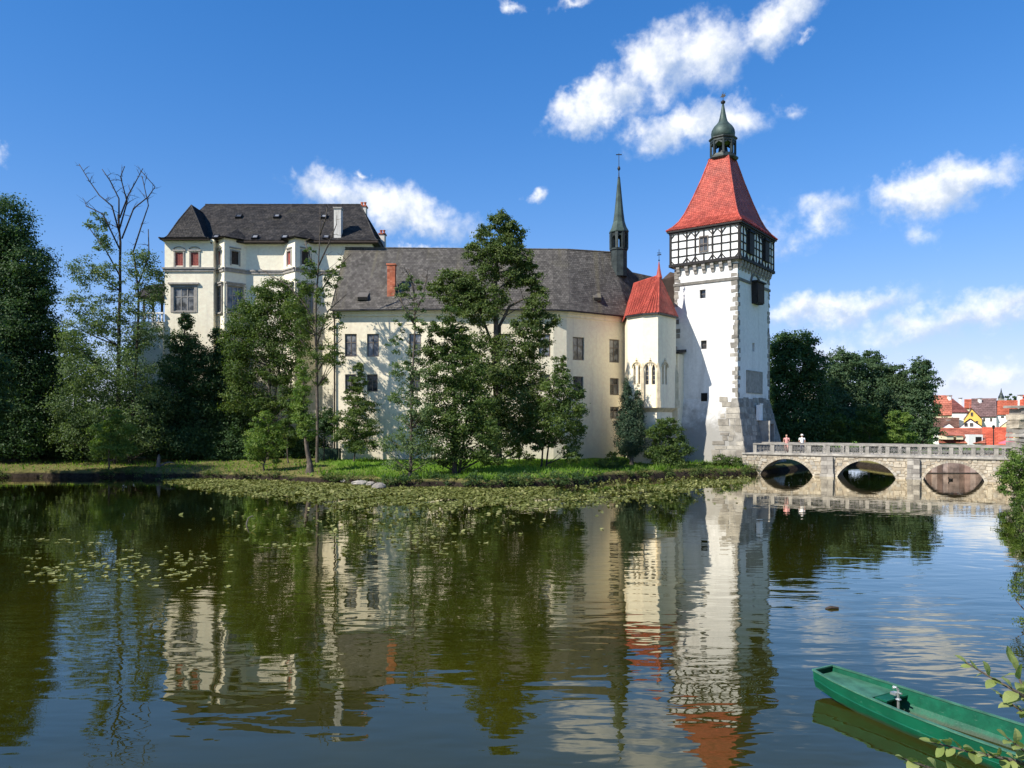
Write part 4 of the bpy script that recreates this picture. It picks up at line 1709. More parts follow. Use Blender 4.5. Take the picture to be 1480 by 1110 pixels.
# oriels: two-sided bays with small roofs
for X0 in (-29.3, -22.1):
    w = 1.65
    a, nose, c = Vector((X0 - w, PY)), Vector((X0, PY - w)), Vector((X0 + w, PY))
    ob = MB()
    L = (nose - a).length
    zu0, zu1 = pz(382.5, 79.2), pz(363.5, 79.2)
    zw0, zw1 = pz(451, 79.2), pz(414, 79.2)
    hl_ = [(L * .5 - .35, L * .5 + .35, zu0, zu1), (L * .5 - .7, L * .5 + .75, zw0, zw1)]
    hr_ = [(L * .5 - .42, L * .5 + .38, zu0, zu1), (L * .5 - .85, L * .5 + .75, zw0, zw1)]
    wall_panel(ob, a, nose, 8.5, PE + .1, hl_, .2)
    wall_panel(ob, nose, c, 8.5, PE + .1, hr_, .2)
    ob.hexa([Vector((X0 - .3, PY, 6.5)), Vector((X0, PY - .3, 6.5)), Vector((X0 + .3, PY, 6.5))], [Vector((*a, 8.5)), Vector((*nose, 8.5)), Vector((*c, 8.5))], .5)
    orl = ob.build('oriel', M['palace'], pal, world=True)
    oinv = WM[orl.name].inverted()
    for (p, q, hh, red) in ((a, nose, hl_, True), (nose, c, hr_, False)):
        u0, u1, za, zb = hh[0]
        if red:
            g = MB()
            g.box(-(u1 - u0) / 2, (u1 - u0) / 2, -.02, .02, 0, zb - za)
            g.build('shutter', M['redpaint'], orl, M=oinv @ wall_M(p, q, (u0 + u1) / 2, za, .1))
        else:
            g = MB()
            g.box(-(u1 - u0) / 2, (u1 - u0) / 2, 0, .02, 0, zb - za)
            g.box(-.02, .02, -.02, 0, 0, zb - za)
            g.build('dark_shutter', M['dark_wood'], orl, M=oinv @ wall_M(p, q, (u0 + u1) / 2, za, .1))
        f = MB()
        hw = (u1 - u0) / 2
        f.box(-hw - .14, -hw - .001, -.08, .02, -.12, zb - za + .14)
        f.box(hw + .001, hw + .14, -.08, .02, -.12, zb - za + .14)
        f.box(-hw - .001, hw + .001, -.08, .02, zb - za + .001, zb - za + .14)
        f.box(-hw - .2, hw + .2, -.12, .02, zb - za + .28, zb - za + .4)
        f.build('surround', M['trim'], orl, M=oinv @ wall_M(p, q, (u0 + u1) / 2, za))
        u0, u1, za, zb = hh[1]
        window_o = MB()
        Mx = oinv @ wall_M(p, q, (u0 + u1) / 2, za, .1)
        ww, hh2 = u1 - u0, zb - za
        for xx in (-ww / 2, -ww / 6, ww / 6, ww / 2 - .1):
            window_o.box(xx, xx + .1, -.05, .05, 0, hh2)
        for zz in (0, hh2 * .62, hh2 - .1):
            window_o.box(-ww / 2, ww / 2, -.045, .045, zz, zz + .1)
        window_o.build('window_frame', M['frame'], orl, M=Mx)
        g = MB()
        g.box(-ww / 2, ww / 2, .0, .015, 0, hh2)
        g.build('pane', M['glass'], orl, M=Mx)
        f = MB()
        f.box(-ww / 2 - .12, -ww / 2 - .001, -.16, .0, -.1, hh2)
        f.box(ww / 2 + .001, ww / 2 + .12, -.16, .0, -.1, hh2)
        f.box(-ww / 2 - .15, ww / 2 + .15, -.2, .0, hh2 + .001, hh2 + .22)
        f.box(-ww / 2 - .25, ww / 2 + .25, -.3, .0, hh2 + .22, hh2 + .36)
        f.box(-ww / 2 - .15, ww / 2 + .15, -.24, .0, -.24, -.101)
        f.build('surround', M['trim'], orl, M=Mx @ Matrix.Translation((0, -.1, 0)))
    f = MB()
    for p, q in ((a, nose), (nose, c)):
        d = (q - p).normalized()
        n = Vector((d.y, -d.x))
        p3, q3 = Vector((*(p + n * .04), zc - .1)), Vector((*(q + n * .04), zc - .1))
        f.bar(p3, q3, .3, .14, (0, 0, 1))
        f.bar(p3 + Vector((*(n * .06), .2)), q3 + Vector((*(n * .06), .2)), .14, .2, (0, 0, 1))
    f.build('string_course', M['trim'], orl, world=True)
    f = MB()
    pkq = Vector((X0 + .35, PY + 1.2, pz(329.5, 81)))
    ao, no_, co = Vector((X0 - w - .55, PY - .2, PE + .1)), Vector((X0, PY - w - .6, PE + .12)), Vector((X0 + w + .55, PY - .2, PE + .1))
    shingles(f, bell(ao, pkq, .25, .25), bell(no_, pkq, .25, .25), 14, .28, .03, .02, split=False)
    shingles(f, bell(no_, pkq, .25, .25), bell(co, pkq, .25, .25), 14, .28, .03, .02, split=False)
    f.face([ao, no_, co], .2)
    f.build('oriel_roof', M['slate'], orl, world=True)
# chimneys and roof lights of the palace
pp = (ea[0], ea[1], RL)
ppn = (pp[1] - pp[0]).cross(pp[2] - pp[0]).normalized()
for px, py, wpx, ytop, mat, pots in ((489, 335, 10.5, 303, 'white', 0),):
    p = roof_pt(px, py, *pp)
    chimney(proof, p, wpx * p.y / F, .9, ZZ(ytop, p.y) - p.z, 'chimney_render', 1.2)
p = W(525.5, 322, 87.5)
chimney(proof, p, .72, .9, ZZ(300, 87.5) - p.z, 'chimney_render', 2.5, 'brick', 2)
p = W(553, 350, 90)
chimney(proof, p, .7, .9, ZZ(340, 90) - p.z, 'chimney_render', 3.5, 'brick', 2)
for px, py in ((344, 315), (399, 315), (467.5, 315.5), (310.5, 343), (367, 343.5), (410, 343.5), (470, 343.5)):
    p = roof_pt(px, py, *pp)
    p = p + ppn * (.0 if py < 330 else -.15)
    skylight(proof, p, ppn, .65, .75)
# terrace with balustrade on the left flank
tb = MB()
tx0, tx1 = PX(198, 79), pvx0
tz = ZZ(466, 79)
tb.box(tx0, tx1, 78.2, 82, tz - 9, tz)
terr = tb.build('terrace', M['palace'], pal, world=True)
for k in range(9):
    x = tx0 + .15 + (tx1 - tx0 - .3) * k / 8
    f = MB()
    f.lathe((x, 78.35, tz), [(.09, 0), (.06, .1), (.12, .35), (.05, .65), (.09, .8)], 8)
    f.build('baluster', M['plaster'], terr, world=True)
f = MB()
f.box(tx0, tx1, 78.22, 78.5, tz + .8, tz + .95)
f.build('handrail', M['plaster'], terr, world=True)
f = MB()
for k in range(4):
    x = tx0 + .1 + (tx1 - tx0 - .2) * k / 3
    f.box(x - .09, x + .09, 80.2, 80.4, tz, tz + 2.6)
arcq = 0
f.hexa([Vector((tx0 - .2, 78.4, tz + 2.6)), Vector((tx1, 78.4, tz + 2.6)), Vector((tx1, 82, tz + 2.6)), Vector((tx0 - .2, 82, tz + 2.6))],
       [Vector((tx0 + .8, 79.6, tz + 3.9)), Vector((tx1, 79.6, tz + 4.2)), Vector((tx1, 82, tz + 4.2)), Vector((tx0 + .8, 82, tz + 3.9))])
f.build('loggia', M['slate'], terr, world=True)

# ------------------------------------------------------------------ stone bridge
BA = Vector((PX(1092, 70.4), 70.4))
bd = Vector((.8728, -.4881))
bn_ = Vector((-bd.y * -1, 0))
br = thing('stone_bridge', 'low arched stone bridge with grey post-and-lattice parapet running from the tower', 'bridge', (BA.x, BA.y, 0), math.atan2(bd.y, bd.x))
# local: x along the bridge, -y towards the pond (camera), z up
BW = 4.0
DECK = 1.80
T0, T1 = -1.2, 25.0


def tB(px):
    r = (px - 740) / F
    return (BA.y * r - BA.x) / (bd.x - r * bd.y)


ARCH = [(tB(1097), tB(1177), 1.45), (tB(1208), tB(1297), 1.47), (tB(1332), tB(1425), 1.46)]


def soffit(t):
    for a, c, crown in ARCH:
        if a < t < c:
            m, hw = (a + c) / 2, (c - a) / 2
            rise = crown
            rad = (hw * hw + (rise + .25) ** 2) / (2 * (rise + .25))
            return rise - rad + math.sqrt(max(0, rad * rad - (t - m) ** 2))
    return None


b = MB()
ts = sorted({T0, T1, *[x for a, c, _ in ARCH for x in np.linspace(a + 1e-4, c - 1e-4, 25)]})
for t0, t1 in zip(ts[:-1], ts[1:]):
    m = soffit((t0 + t1) / 2)
    if m is None:
        z0 = z1 = -1.2
    else:
        z0, z1 = soffit(max(t0, t0 + 1e-5)) or -.25, soffit(min(t1, t1 - 1e-5)) or -.25
    b.hexa([Vector((t0, 0, z0)), Vector((t1, 0, z1)), Vector((t1, BW, z1)), Vector((t0, BW, z0))],
           [Vector((t0, 0, DECK)), Vector((t1, 0, DECK)), Vector((t1, BW, DECK)), Vector((t0, BW, DECK))], .5)
b.build('wall', M['mortar'], br)
# face stones, past picking apart one by one
b = MB()
rb = random.Random(3)
z = -.3
while z < DECK - .12:
    hh = rb.uniform(.18, .32)
    hh = min(hh, DECK - .05 - z)
    t = T0
    while t < T1 - .2:
        wd = rb.uniform(.25, .65)
        e = t + wd
        s1, s2, s3 = soffit(t), soffit(e), soffit((t + e) / 2)
        lim = max([s for s in (s1, s2, s3) if s is not None] or [-9])
        zb = max(z, lim + .20) if lim > -5 else z
        if zb < z + hh - .07:
            zj = rb.uniform(-.05, .05)
            j = lambda k=.05: rb.uniform(-k, k)
            o_ = rb.uniform(.02, .07)
            g = .014
            lo_ = [Vector((t + g, .05, zb + g)), Vector((e - g, .05, zb + g)), Vector((e - g, .05, z + hh - g)), Vector((t + g, .05, z + hh - g))]
            hi_ = [Vector((t + .04 + j(), -o_, zb + .035 + zj + j(.035))), Vector((e - .04 + j(), -o_, zb + .03 + zj + j(.035))), Vector((e - .04 + j(), -o_, z + hh - .035 + zj + j(.035))), Vector((t + .04 + j(), -o_, z + hh - .03 + zj + j(.035)))]
            b.hexa(lo_, hi_)
        t = e
    z += hh
tag(b.build('rubble_stones', M['rubble'], br), kind='stuff')
b = MB()
for a, c, _ in ARCH:
    n = 26
    tt = np.linspace(a + .005, c - .005, n + 1)
    for k in range(n):
        p0, p1 = Vector((tt[k], 0, soffit(tt[k]))), Vector((tt[k + 1], 0, soffit(tt[k + 1])))
        d = (p1 - p0).normalized()
        up = Vector((-d.z, 0, d.x))
        dd = rb.uniform(.17, .24)
        o_ = rb.uniform(.06, .09)
        g = d * .008
        q = [p0 + g - up * .005, p1 - g - up * .005, p1 - g + up * dd, p0 + g + up * dd]
        b.hexa([v + Vector((0, .1, 0)) for v in q], [v + Vector((0, -o_, 0)) for v in q])
tag(b.build('arch_stones', M['rubble'], br), kind='stuff')
for pa, pb in ((1187, 1204.5), (1311, 1329.5)):
    t0, t1 = tB(pa), tB(pb)
    b = MB()
    z = -1.0
    while z < DECK - .1:
        hh = min(rb.uniform(.28, .42), DECK - .06 - z)
        m = t0 + (t1 - t0) * rb.uniform(.35, .65)
        bx = .34
        ex = .08 if z < .15 else 0
        b.box(t0 - ex + .01, m - .01, -bx - ex, .1, z + .01, z + hh - .01, jit=.012)
        b.box(m + .01, t1 + ex - .01, -bx - ex, .1, z + .01, z + hh - .01, jit=.012)
        z += hh
    b.box(t0 + .03, t1 - .03, -.3, .1, -1, DECK - .08)
    b.build('pier', M['pier'], br)
b = MB()
b.box(T0, T1, -.16, BW + .16, DECK + .001, DECK + .12)
b.build('deck', M['concrete'], br)
# parapets on both sides
lat = MB()
HP = .72


def lattice(width):
    m = MB()
    nd = 2
    for k in range(nd):
        c = width * (k + .5) / nd - width / 2
        hw = width / nd * .36
        for s1 in (-1, 1):
            for s2 in (-1, 1):
                m.bar((c + s1 * hw, 0, HP / 2), (c, 0, HP / 2 + s2 * HP * .42), .035, .04)
                m.bar((c + s1 * hw * .45, 0, HP / 2), (c, 0, HP / 2 + s2 * HP * .2), .03, .035)
        m.bar((c, 0, .02), (c, 0, HP - .02), .03, .03, (1, 0, 0))
    m.bar((-width / 2, 0, HP / 2), (width / 2, 0, HP / 2), .03, .03)
    for k in range(-1, nd):
        c = width * (k + 1) / nd - width / 2
        m.bar((c, 0, .02), (c, 0, HP - .02), .03, .03, (1, 0, 0))
        for s2 in (0, 1):
            for s1 in (-1, 1):
                m.bar((c, 0, HP * .5), (c + s1 * width / nd * .18, 0, HP * s2), .025, .03)
    return m.mesh('lattice_panel', M['lattice'])


ST = 1.56
lat = lattice(ST - .3)
pm = MB()
pm.box(-.15, .15, -.13, .13, 0, HP)
pm = pm.mesh('post', M['concrete'])
zb0 = DECK + .12
for side, yy in ((0, 0.06), (1, BW - .06)):
    b = MB()
    b.box(T0 + 1.0, T1, yy - .15, yy + .15, zb0 + .001, zb0 + .07)
    b.build('plinth', M['concrete'], br)
    b = MB()
    b.box(T0 + 1.0, T1, yy - .17, yy + .17, zb0 + .07 + HP, zb0 + .07 + HP + .12)
    b.build('rail', M['concrete'], br)
    k = 0
    while True:
        t = -.05 + k * ST + (.75 if side else 0)
        if t > T1 - .2:
            break
        link('post', pm, br, Matrix.Translation((t, yy, zb0 + .07)))
        if t + ST < T1:
            link('lattice_panel', lat, br, Matrix.Translation((t + ST / 2, yy, zb0 + .07)))
        k += 1
BM = WM[br.name]

# rough stone gatepost at the bridge head
gp0 = W(1481, 640, 60.6)
gpst = thing('stone_gatepost', 'rough layered stone gatepost at the far end of the bridge parapet', 'gatepost', (gp0.x, gp0.y, DECK))
z = -1.2
k = 0
top = ZZ(590, 60.6) - DECK
while z < top - .1:
    hh = random.uniform(.32, .5)
    hh = min(hh, top - z)
    wx = .95 if z < top - .9 else .75
    cuts = [-wx, random.uniform(-.35, -.1), random.uniform(.2, .5), wx] if k % 2 else [-wx, random.uniform(-.1, .25), wx]
    for c0_, c1_ in zip(cuts[:-1], cuts[1:]):
        b = MB()
        b.box(c0_ + .015, c1_ - .015, -.8 + random.uniform(-.06, .06), .8, z + .015, z + hh - .015, jit=.06)
        b.build('stone', M['rubble'] if random.random() < .35 else M['pier'], gpst)
    z += hh
    k += 1
b = MB()
b.box(-1.1, 1.1, -.95, .95, top + .002, top + .2, jit=.03)
b.build('coping', M['pier'], gpst)

# embankment wall behind the third arch
ew = thing('embankment_wall', 'stained reddish brown retaining wall seen through the rightmost bridge arch', 'wall', (40, 71.4, 0))
for k in range(26):
    b = MB()
    x = 37.3 + k * .51
    b.box(x + .006, x + .504, 71.2 + random.uniform(-.03, .03), 71.9, -1, 1.85 + random.uniform(-.05, .05))
    b.build('wall_panel', mat_plain('stained_wall', random.choice([(.32, .215, .17), (.38, .29, .24), (.20, .135, .105), (.28, .18, .14), (.25, .185, .15)]), .9, .4, 1.5), ew, world=True)

b = MB()
b.box(37.2, 50.6, 71.0, 71.165, -1, .07)
b.build('footing', M['bark_dark'], ew, world=True)
b = MB()
b.box(37.2, 50.6, 71.1, 71.95, 1.905, 2.05)
b.build('coping', M['concrete'], ew, world=True)

# ------------------------------------------------------------------ town houses
TM = {k: mat_plain('render_' + k, c, .9, .08, 1.0, bumps=.1) for k, c in dict(
    cream=(.74, .66, .46), white=(.78, .77, .74), yellow=(.72, .52, .12), pale_yellow=(.75, .66, .36), mint=(.42, .66, .56)).items()}
RM_ = {k: mat_pieces('town_roof_' + k, [tuple(x * .85 for x in c), c, tuple(min(1, x * 1.15) for x in c)], .8, None, .6) for k, c in dict(
    red=(.42, .14, .09), orange=(.47, .125, .068), bright=(.56, .115, .062), dark=(.19, .065, .055), plum=(.185, .115, .105), brown=(.22, .12, .085)).items()}


def house(name, label, pxa, pxb, Y, y_base, y_eave, y_ridge, wall, roof_, depth=7.0, gable=False, wins=(), chim=(), ridge_px=None, hip=(0, 0), steps=10):
    """A house that stands square to the line of sight; its own frame has x along the front and y into the depth."""
    Pc = W((pxa + pxb) / 2, y_base, Y)
    an = math.atan2(Pc.x, Pc.y)
    dist = math.hypot(Pc.x, Pc.y)

    def lx(px, dy=0.0):
        return (dist + dy) * math.tan(math.atan((px - 740) / F) - an)

    def lz(py, dy=0.0):
        return H - (py - YH) * (Pc.y + dy * math.cos(an)) / F
    xa, xb = lx(pxa), lx(pxb)
    ym = depth / 2
    ze, zr_ = lz(y_eave), lz(y_ridge, 0 if gable else ym)
    zb = .5
    t = thing(name, label, 'house', (Pc.x, Pc.y, 0), -an, group='town houses beyond the bridge')
    b = MB()
    xr = lx(ridge_px) if ridge_px else (xa + xb) / 2
    hol = []
    for px, y0, y1, wp in wins:
        u = lx(px) - xa
        w = wp * Y / F
        hol.append((u - w / 2, u + w / 2, lz(y1), lz(y0)))
    wall_panel(b, (xa, 0), (xb, 0), zb, ze, [h for h in hol if h[3] < ze], .2)
    b.face([(xa, 0, zb), (xa, 0, ze), (xa, depth, ze), (xa, depth, zb)], .5)
    b.face([(xb, 0, zb), (xb, depth, zb), (xb, depth, ze), (xb, 0, ze)], .5)
    if gable:
        b.face([(xa, 0, ze), (xb, 0, ze), (xr, 0, zr_)], .5)
    else:
        b.face([(xa, 0, ze), (xa, ym, zr_), (xa, depth, ze)], .5)
        b.face([(xb, 0, ze), (xb, depth, ze), (xb, ym, zr_)], .5)
    b.build('wall', TM[wall], t)
    b = MB()
    o = .2
    if gable:
        for s_, xe in ((0, xa), (1, xb)):
            d = (Vector((xe, 0, ze)) - Vector((xr, 0, zr_))).normalized()
            e_ = Vector((xe, 0, ze)) + d * o
            l = [Vector((e_.x, -.15, e_.z + .1)), Vector((xr, -.15, zr_ + .12))]
            r_ = [Vector((e_.x, depth, e_.z + .1)), Vector((xr, depth, zr_ + .12))]
            shingles(b, r_ if s_ == 0 else l, l if s_ == 0 else r_, steps, .45, .06, .02)
    else:
        l = [Vector((xa - .05, -o, ze - .05)), Vector((xa - .05 + hip[0], ym, zr_ + .1))]
        r_ = [Vector((xb + .05, -o, ze - .05)), Vector((xb + .05 - hip[1], ym, zr_ + .1))]
        shingles(b, l, r_, steps, .5, .06, .03)
        b.face([Vector((xb + .05, depth + o, ze - .05)), Vector((xa - .05, depth + o, ze - .05)), l[1], r_[1]], .4)
        if hip[0]:
            b.face([Vector((xa - .05, depth, ze - .05)), l[0], l[1]], .4)
        if hip[1]:
            b.face([r_[0], Vector((xb + .05, depth, ze - .05)), r_[1]], .4)
        ridge_caps(b, l[1], r_[1], .6, .12)
    ro = b.build('roof', RM_[roof_], t)
    for h in hol:
        up_ = h[3] < ze
        window(t, wall_M((xa, 0), (xb, 0), (h[0] + h[1]) / 2, h[2], .12 if up_ else -.06), h[1] - h[0], h[3] - h[2], 2 if up_ else 1, 1, 'frame_dark', 'glass_dark', .06)
    Mt = WM[t.name]
    for px, y0, y1, wp in chim:
        dy = depth * .4
        p = Mt @ Vector((lx(px, dy), dy, lz(y1, dy)))
        chimney(ro, p, wp * p.y / F, .6, lz(y0, dy) - p.z, 'plaster', 1.6)
    return t


house('red_roofed_house', 'tall town house with broad red roof and cream wall, leftmost beside the trees', 1349, 1375.5, 128, 640, 600, 573, 'cream', 'red', 8, wins=((1362, 602.5, 605.5, 2.2), (1365.5, 602.5, 605.5, 2.2), (1368.5, 602.5, 605.5, 2.2), (1351.5, 602.5, 605.5, 2.2)), chim=((1372, 572.5, 581, 3.4),))
house('dark_roofed_house', 'town house with dark maroon hipped roof and white chimney', 1375.8, 1402, 134, 640, 596, 577.5, 'white', 'dark', 8, chim=((1388, 576, 582, 2),), hip=(0, 2.6))
house('distant_house', 'small patch of red roof showing between maroon and plum roofs', 1394, 1408, 146, 640, 590, 578.5, 'cream', 'orange', 6)
house('plum_roofed_house', 'white town house with mint green base under a large plum brown roof', 1404, 1440, 124, 640, 602, 577.5, 'white', 'plum', 9, wins=((1422.5, 604.5, 609.5, 2.8), (1432.5, 604.5, 609.5, 2.8)), chim=((1416, 576.3, 580, 3),))
house('yellow_gabled_house', 'bright yellow town house with pointed gable and brown windows', 1393, 1419, 118, 640, 606, 591, 'yellow', 'orange', 8, True, wins=((1404.5, 596, 601, 2.8), (1412, 608.5, 611.5, 3.4)), ridge_px=1404)
house('white_curved_gable_house', 'white town house with red roof and two paired windows below yellow gable', 1387, 1419, 113, 640, 617, 606, 'white', 'red', 7, True, wins=((1396, 611.3, 615.8, 4), (1404, 611.3, 615.8, 4)), ridge_px=1402)
house('brown_roofed_house', 'low town house with weathered brown roof and white wall near the trees', 1349, 1386, 114, 640, 617, 605.5, 'white', 'brown', 6, chim=((1370, 608, 616, 4),))
house('white_gabled_house', 'white gabled house end with sloping parapet behind long red roof', 1352, 1388, 110, 640, 624, 612, 'white', 'brown', 4, True, ridge_px=1371)
hl8 = house('long_red_roofed_house', 'long low house with faded red roof and two cream dormers above bridge rail', 1357, 1424, 105, 645, 640, 620.5, 'white', 'red', 7.5, wins=(), steps=12)
for px in (1368, 1382):
    p = W(px, 634, 105.8)
    b = MB()
    b.box(p.x - .45, p.x + .45, p.y - .9, p.y + 1.2, p.z - .1, p.z + .42)
    dd = b.build('dormer', TM['cream'], hl8, world=True)
    b = MB()
    b.hexa([p + Vector((-.6, -1.05, .42)), p + Vector((.6, -1.05, .42)), p + Vector((.6, 1.4, .7)), p + Vector((-.6, 1.4, .7))], [p + Vector((-.6, -1.05, .52)), p + Vector((.6, -1.05, .52)), p + Vector((.6, 1.4, .85)), p + Vector((-.6, 1.4, .85))])
    b.build('dormer_roof', RM_['red'], dd, world=True)
p = W(1411, 640, 104.2)
b = MB()
b.box(p.x - 1.0, p.x + .9, p.y, p.y + 1, p.z - 1, p.z + 1.1)
gb = b.build('porch', TM['white'], hl8, world=True)
b = MB()
b.box(p.x - .1, p.x + .7, p.y - .03, p.y - .002, p.z - .2, p.z + .8)
b.build('opening', M['void'], gb, world=True)
house('orange_roofed_house', 'house with bright orange tiled roof right behind the bridge lamp posts', 1420, 1464, 103, 650, 643, 619.5, 'cream', 'bright', 7, steps=12)
house('corner_house', 'white town house with wide orange roof under the church spire', 1440, 1473, 123, 640, 599, 580.5, 'white', 'orange', 8, wins=((1449, 601.5, 604.5, 4),))
house('pale_yellow_gabled_house', 'pale yellow gabled house with red roof edge close to the stone gatepost', 1442, 1482, 108, 640, 619, 598, 'pale_yellow', 'dark', 6, True, ridge_px=1470)
house('far_right_house', 'town house with crimson roof and white gable chimney at the picture edge', 1474, 1500, 119, 640, 596, 572.5, 'white', 'bright', 8, chim=((1474.5, 571.5, 590, 4),))
# church spires
ch = thing('church_tower', 'small dark onion-topped church tower above the town roofs', 'church tower', (PX(1447, 230), 230, 0))
k_ = 230 / F
b = MB()
b.box(-2.9 * k_, 2.9 * k_, -2.9 * k_, 2.9 * k_, 0, ZZ(575, 230))
b.build('shaft', M['trim'], ch)
b = MB()
b.lathe((0, 0, 0), [(4 * k_, ZZ(575, 230)), (3.4 * k_, ZZ(572.5, 230)), (2.0 * k_, ZZ(570, 230)), (2.2 * k_, ZZ(569.5, 230)), (1.0 * k_, ZZ(566.5, 230)), (.2 * k_, ZZ(561, 230))], 10)
b.build('dome', M['copper'], ch)
ch = thing('red_church_spire', 'pointed red spire tip rising behind the dark tree beside the tower', 'church spire', (PX(1168.5, 260), 260, 0))
k_ = 260 / F
b = MB()
b.box(-4 * k_, 4 * k_, -4 * k_, 4 * k_, 0, ZZ(512, 260))
b.build('shaft', M['palestone'], ch)
b = MB()
b.lathe((0, 0, 0), [(5.5 * k_, ZZ(512, 260)), (3.2 * k_, ZZ(502, 260)), (.25 * k_, ZZ(486, 260)), (.1 * k_, ZZ(480, 260))], 8)
b.build('spire', M['redtile'], ch)

# lamp posts and parasol on the quay
for px, y0, lab in ((1436, 620, 'thin dark lamp post before orange roof'), (1457.5, 617, 'dark lamp post standing over the pink parasol')):
    Y = 82
    t = thing('street_lamp', lab, 'street lamp', (PX(px, Y), Y, 1.3), group='lamp posts on the quay')
    zt_ = ZZ(y0, Y) - 1.3
    b = MB()
    b.tube([Vector((0, 0, 0)), Vector((0, 0, .5)), Vector((0, 0, zt_))], [.09, .06, .05], 8)
    b.build('post', M['iron'], t)
    b = MB()
    b.lathe((0, 0, zt_), [(.05, 0), (.11, .06), (.14, .26), (.18, .30), (.03, .42)], 8)
    b.build('lamp_head', M['iron'], t)
Y = 80
t = thing('parasol', 'pink parasol open on the quay below lamp post', 'parasol', (PX(1457, Y), Y, 1.3))
b = MB()
b.tube([Vector((0, 0, 0)), Vector((0, 0, 2.1))], .03, 6)
b.build('pole', M['steel'], t)
b = MB()
zt_ = ZZ(635.5, Y) - 1.3
b.lathe((0, 0, zt_), [(.95, -.42), (.94, -.36), (.05, 0.0), (.02, .02)], 8)
b.build('canopy', mat_plain('pink_cloth', (.72, .16, .22), .8, .1, 3), t)

# ------------------------------------------------------------------ trees
def leaf_cloud(centers, radii, n, size, clump, flat=.6, wr=.55, out_bias=.6, tint_amp=.34, inner=.45):
    """Leaf quads gathered in clumps through a set of ellipsoids. Returns verts, quads, tint, clump centres."""
    centers = np.asarray(centers, float)
    radii = np.asarray(radii, float)
    wgt = (radii[:, 0] * radii[:, 2]) ** 1.0
    wgt = wgt / wgt.sum()
    nc = max(8, int(n / clump))
    bi = RNG.choice(len(centers), nc, p=wgt)
    dirs = RNG.normal(size=(nc, 3))
    dirs /= np.linalg.norm(dirs, axis=1)[:, None]
    rad = inner + (1 - inner) * RNG.random(nc) ** .6
    rad *= np.where(RNG.random(nc) < .12, 1.18, 1.0)
    cc = centers[bi] + radii[bi] * dirs * rad[:, None]
    cr = np.clip(radii[bi].mean(1) * RNG.uniform(.22, .42, nc), .16, 1.05)
    ctint = np.clip(RNG.normal(.42, tint_amp * .55, nc), 0, 1)
    li = RNG.integers(0, nc, n)
    off = RNG.normal(size=(n, 3)) * .55
    off *= cr[li][:, None]
    off[:, 2] *= flat
    pos = cc[li] + off
    outw = (pos - centers[bi[li]]) / radii[bi[li]]
    nrm = out_bias * outw + np.array([0, 0, .45]) + RNG.normal(size=(n, 3)) * .55
    nrm /= np.linalg.norm(nrm, axis=1)[:, None] + 1e-9
    rv = RNG.normal(size=(n, 3))
    ta = np.cross(nrm, rv)
    ta /= np.linalg.norm(ta, axis=1)[:, None] + 1e-9
    tb_ = np.cross(nrm, ta)
    l = size * RNG.uniform(.65, 1.35, n)[:, None]
    w = l * wr
    v = np.stack([pos - ta * l / 2, pos + tb_ * w / 2 + ta * l * .05, pos + ta * l / 2, pos - tb_ * w / 2 + ta * l * .05], 1).reshape(-1, 3)
    q = np.arange(4 * n).reshape(n, 4)
    t = np.clip(ctint[li] + RNG.normal(0, .14, n), 0, 1)
    return v, q, t, cc


LD = 2.45
LS = .86


def curve_pts(a, b_, bend, n=5):
    a, b_ = Vector(a), Vector(b_)
    m = a.lerp(b_, .5) + Vector(bend)
    return [a.lerp(m, t).lerp(m.lerp(b_, t), t) for t in np.linspace(0, 1, n)]


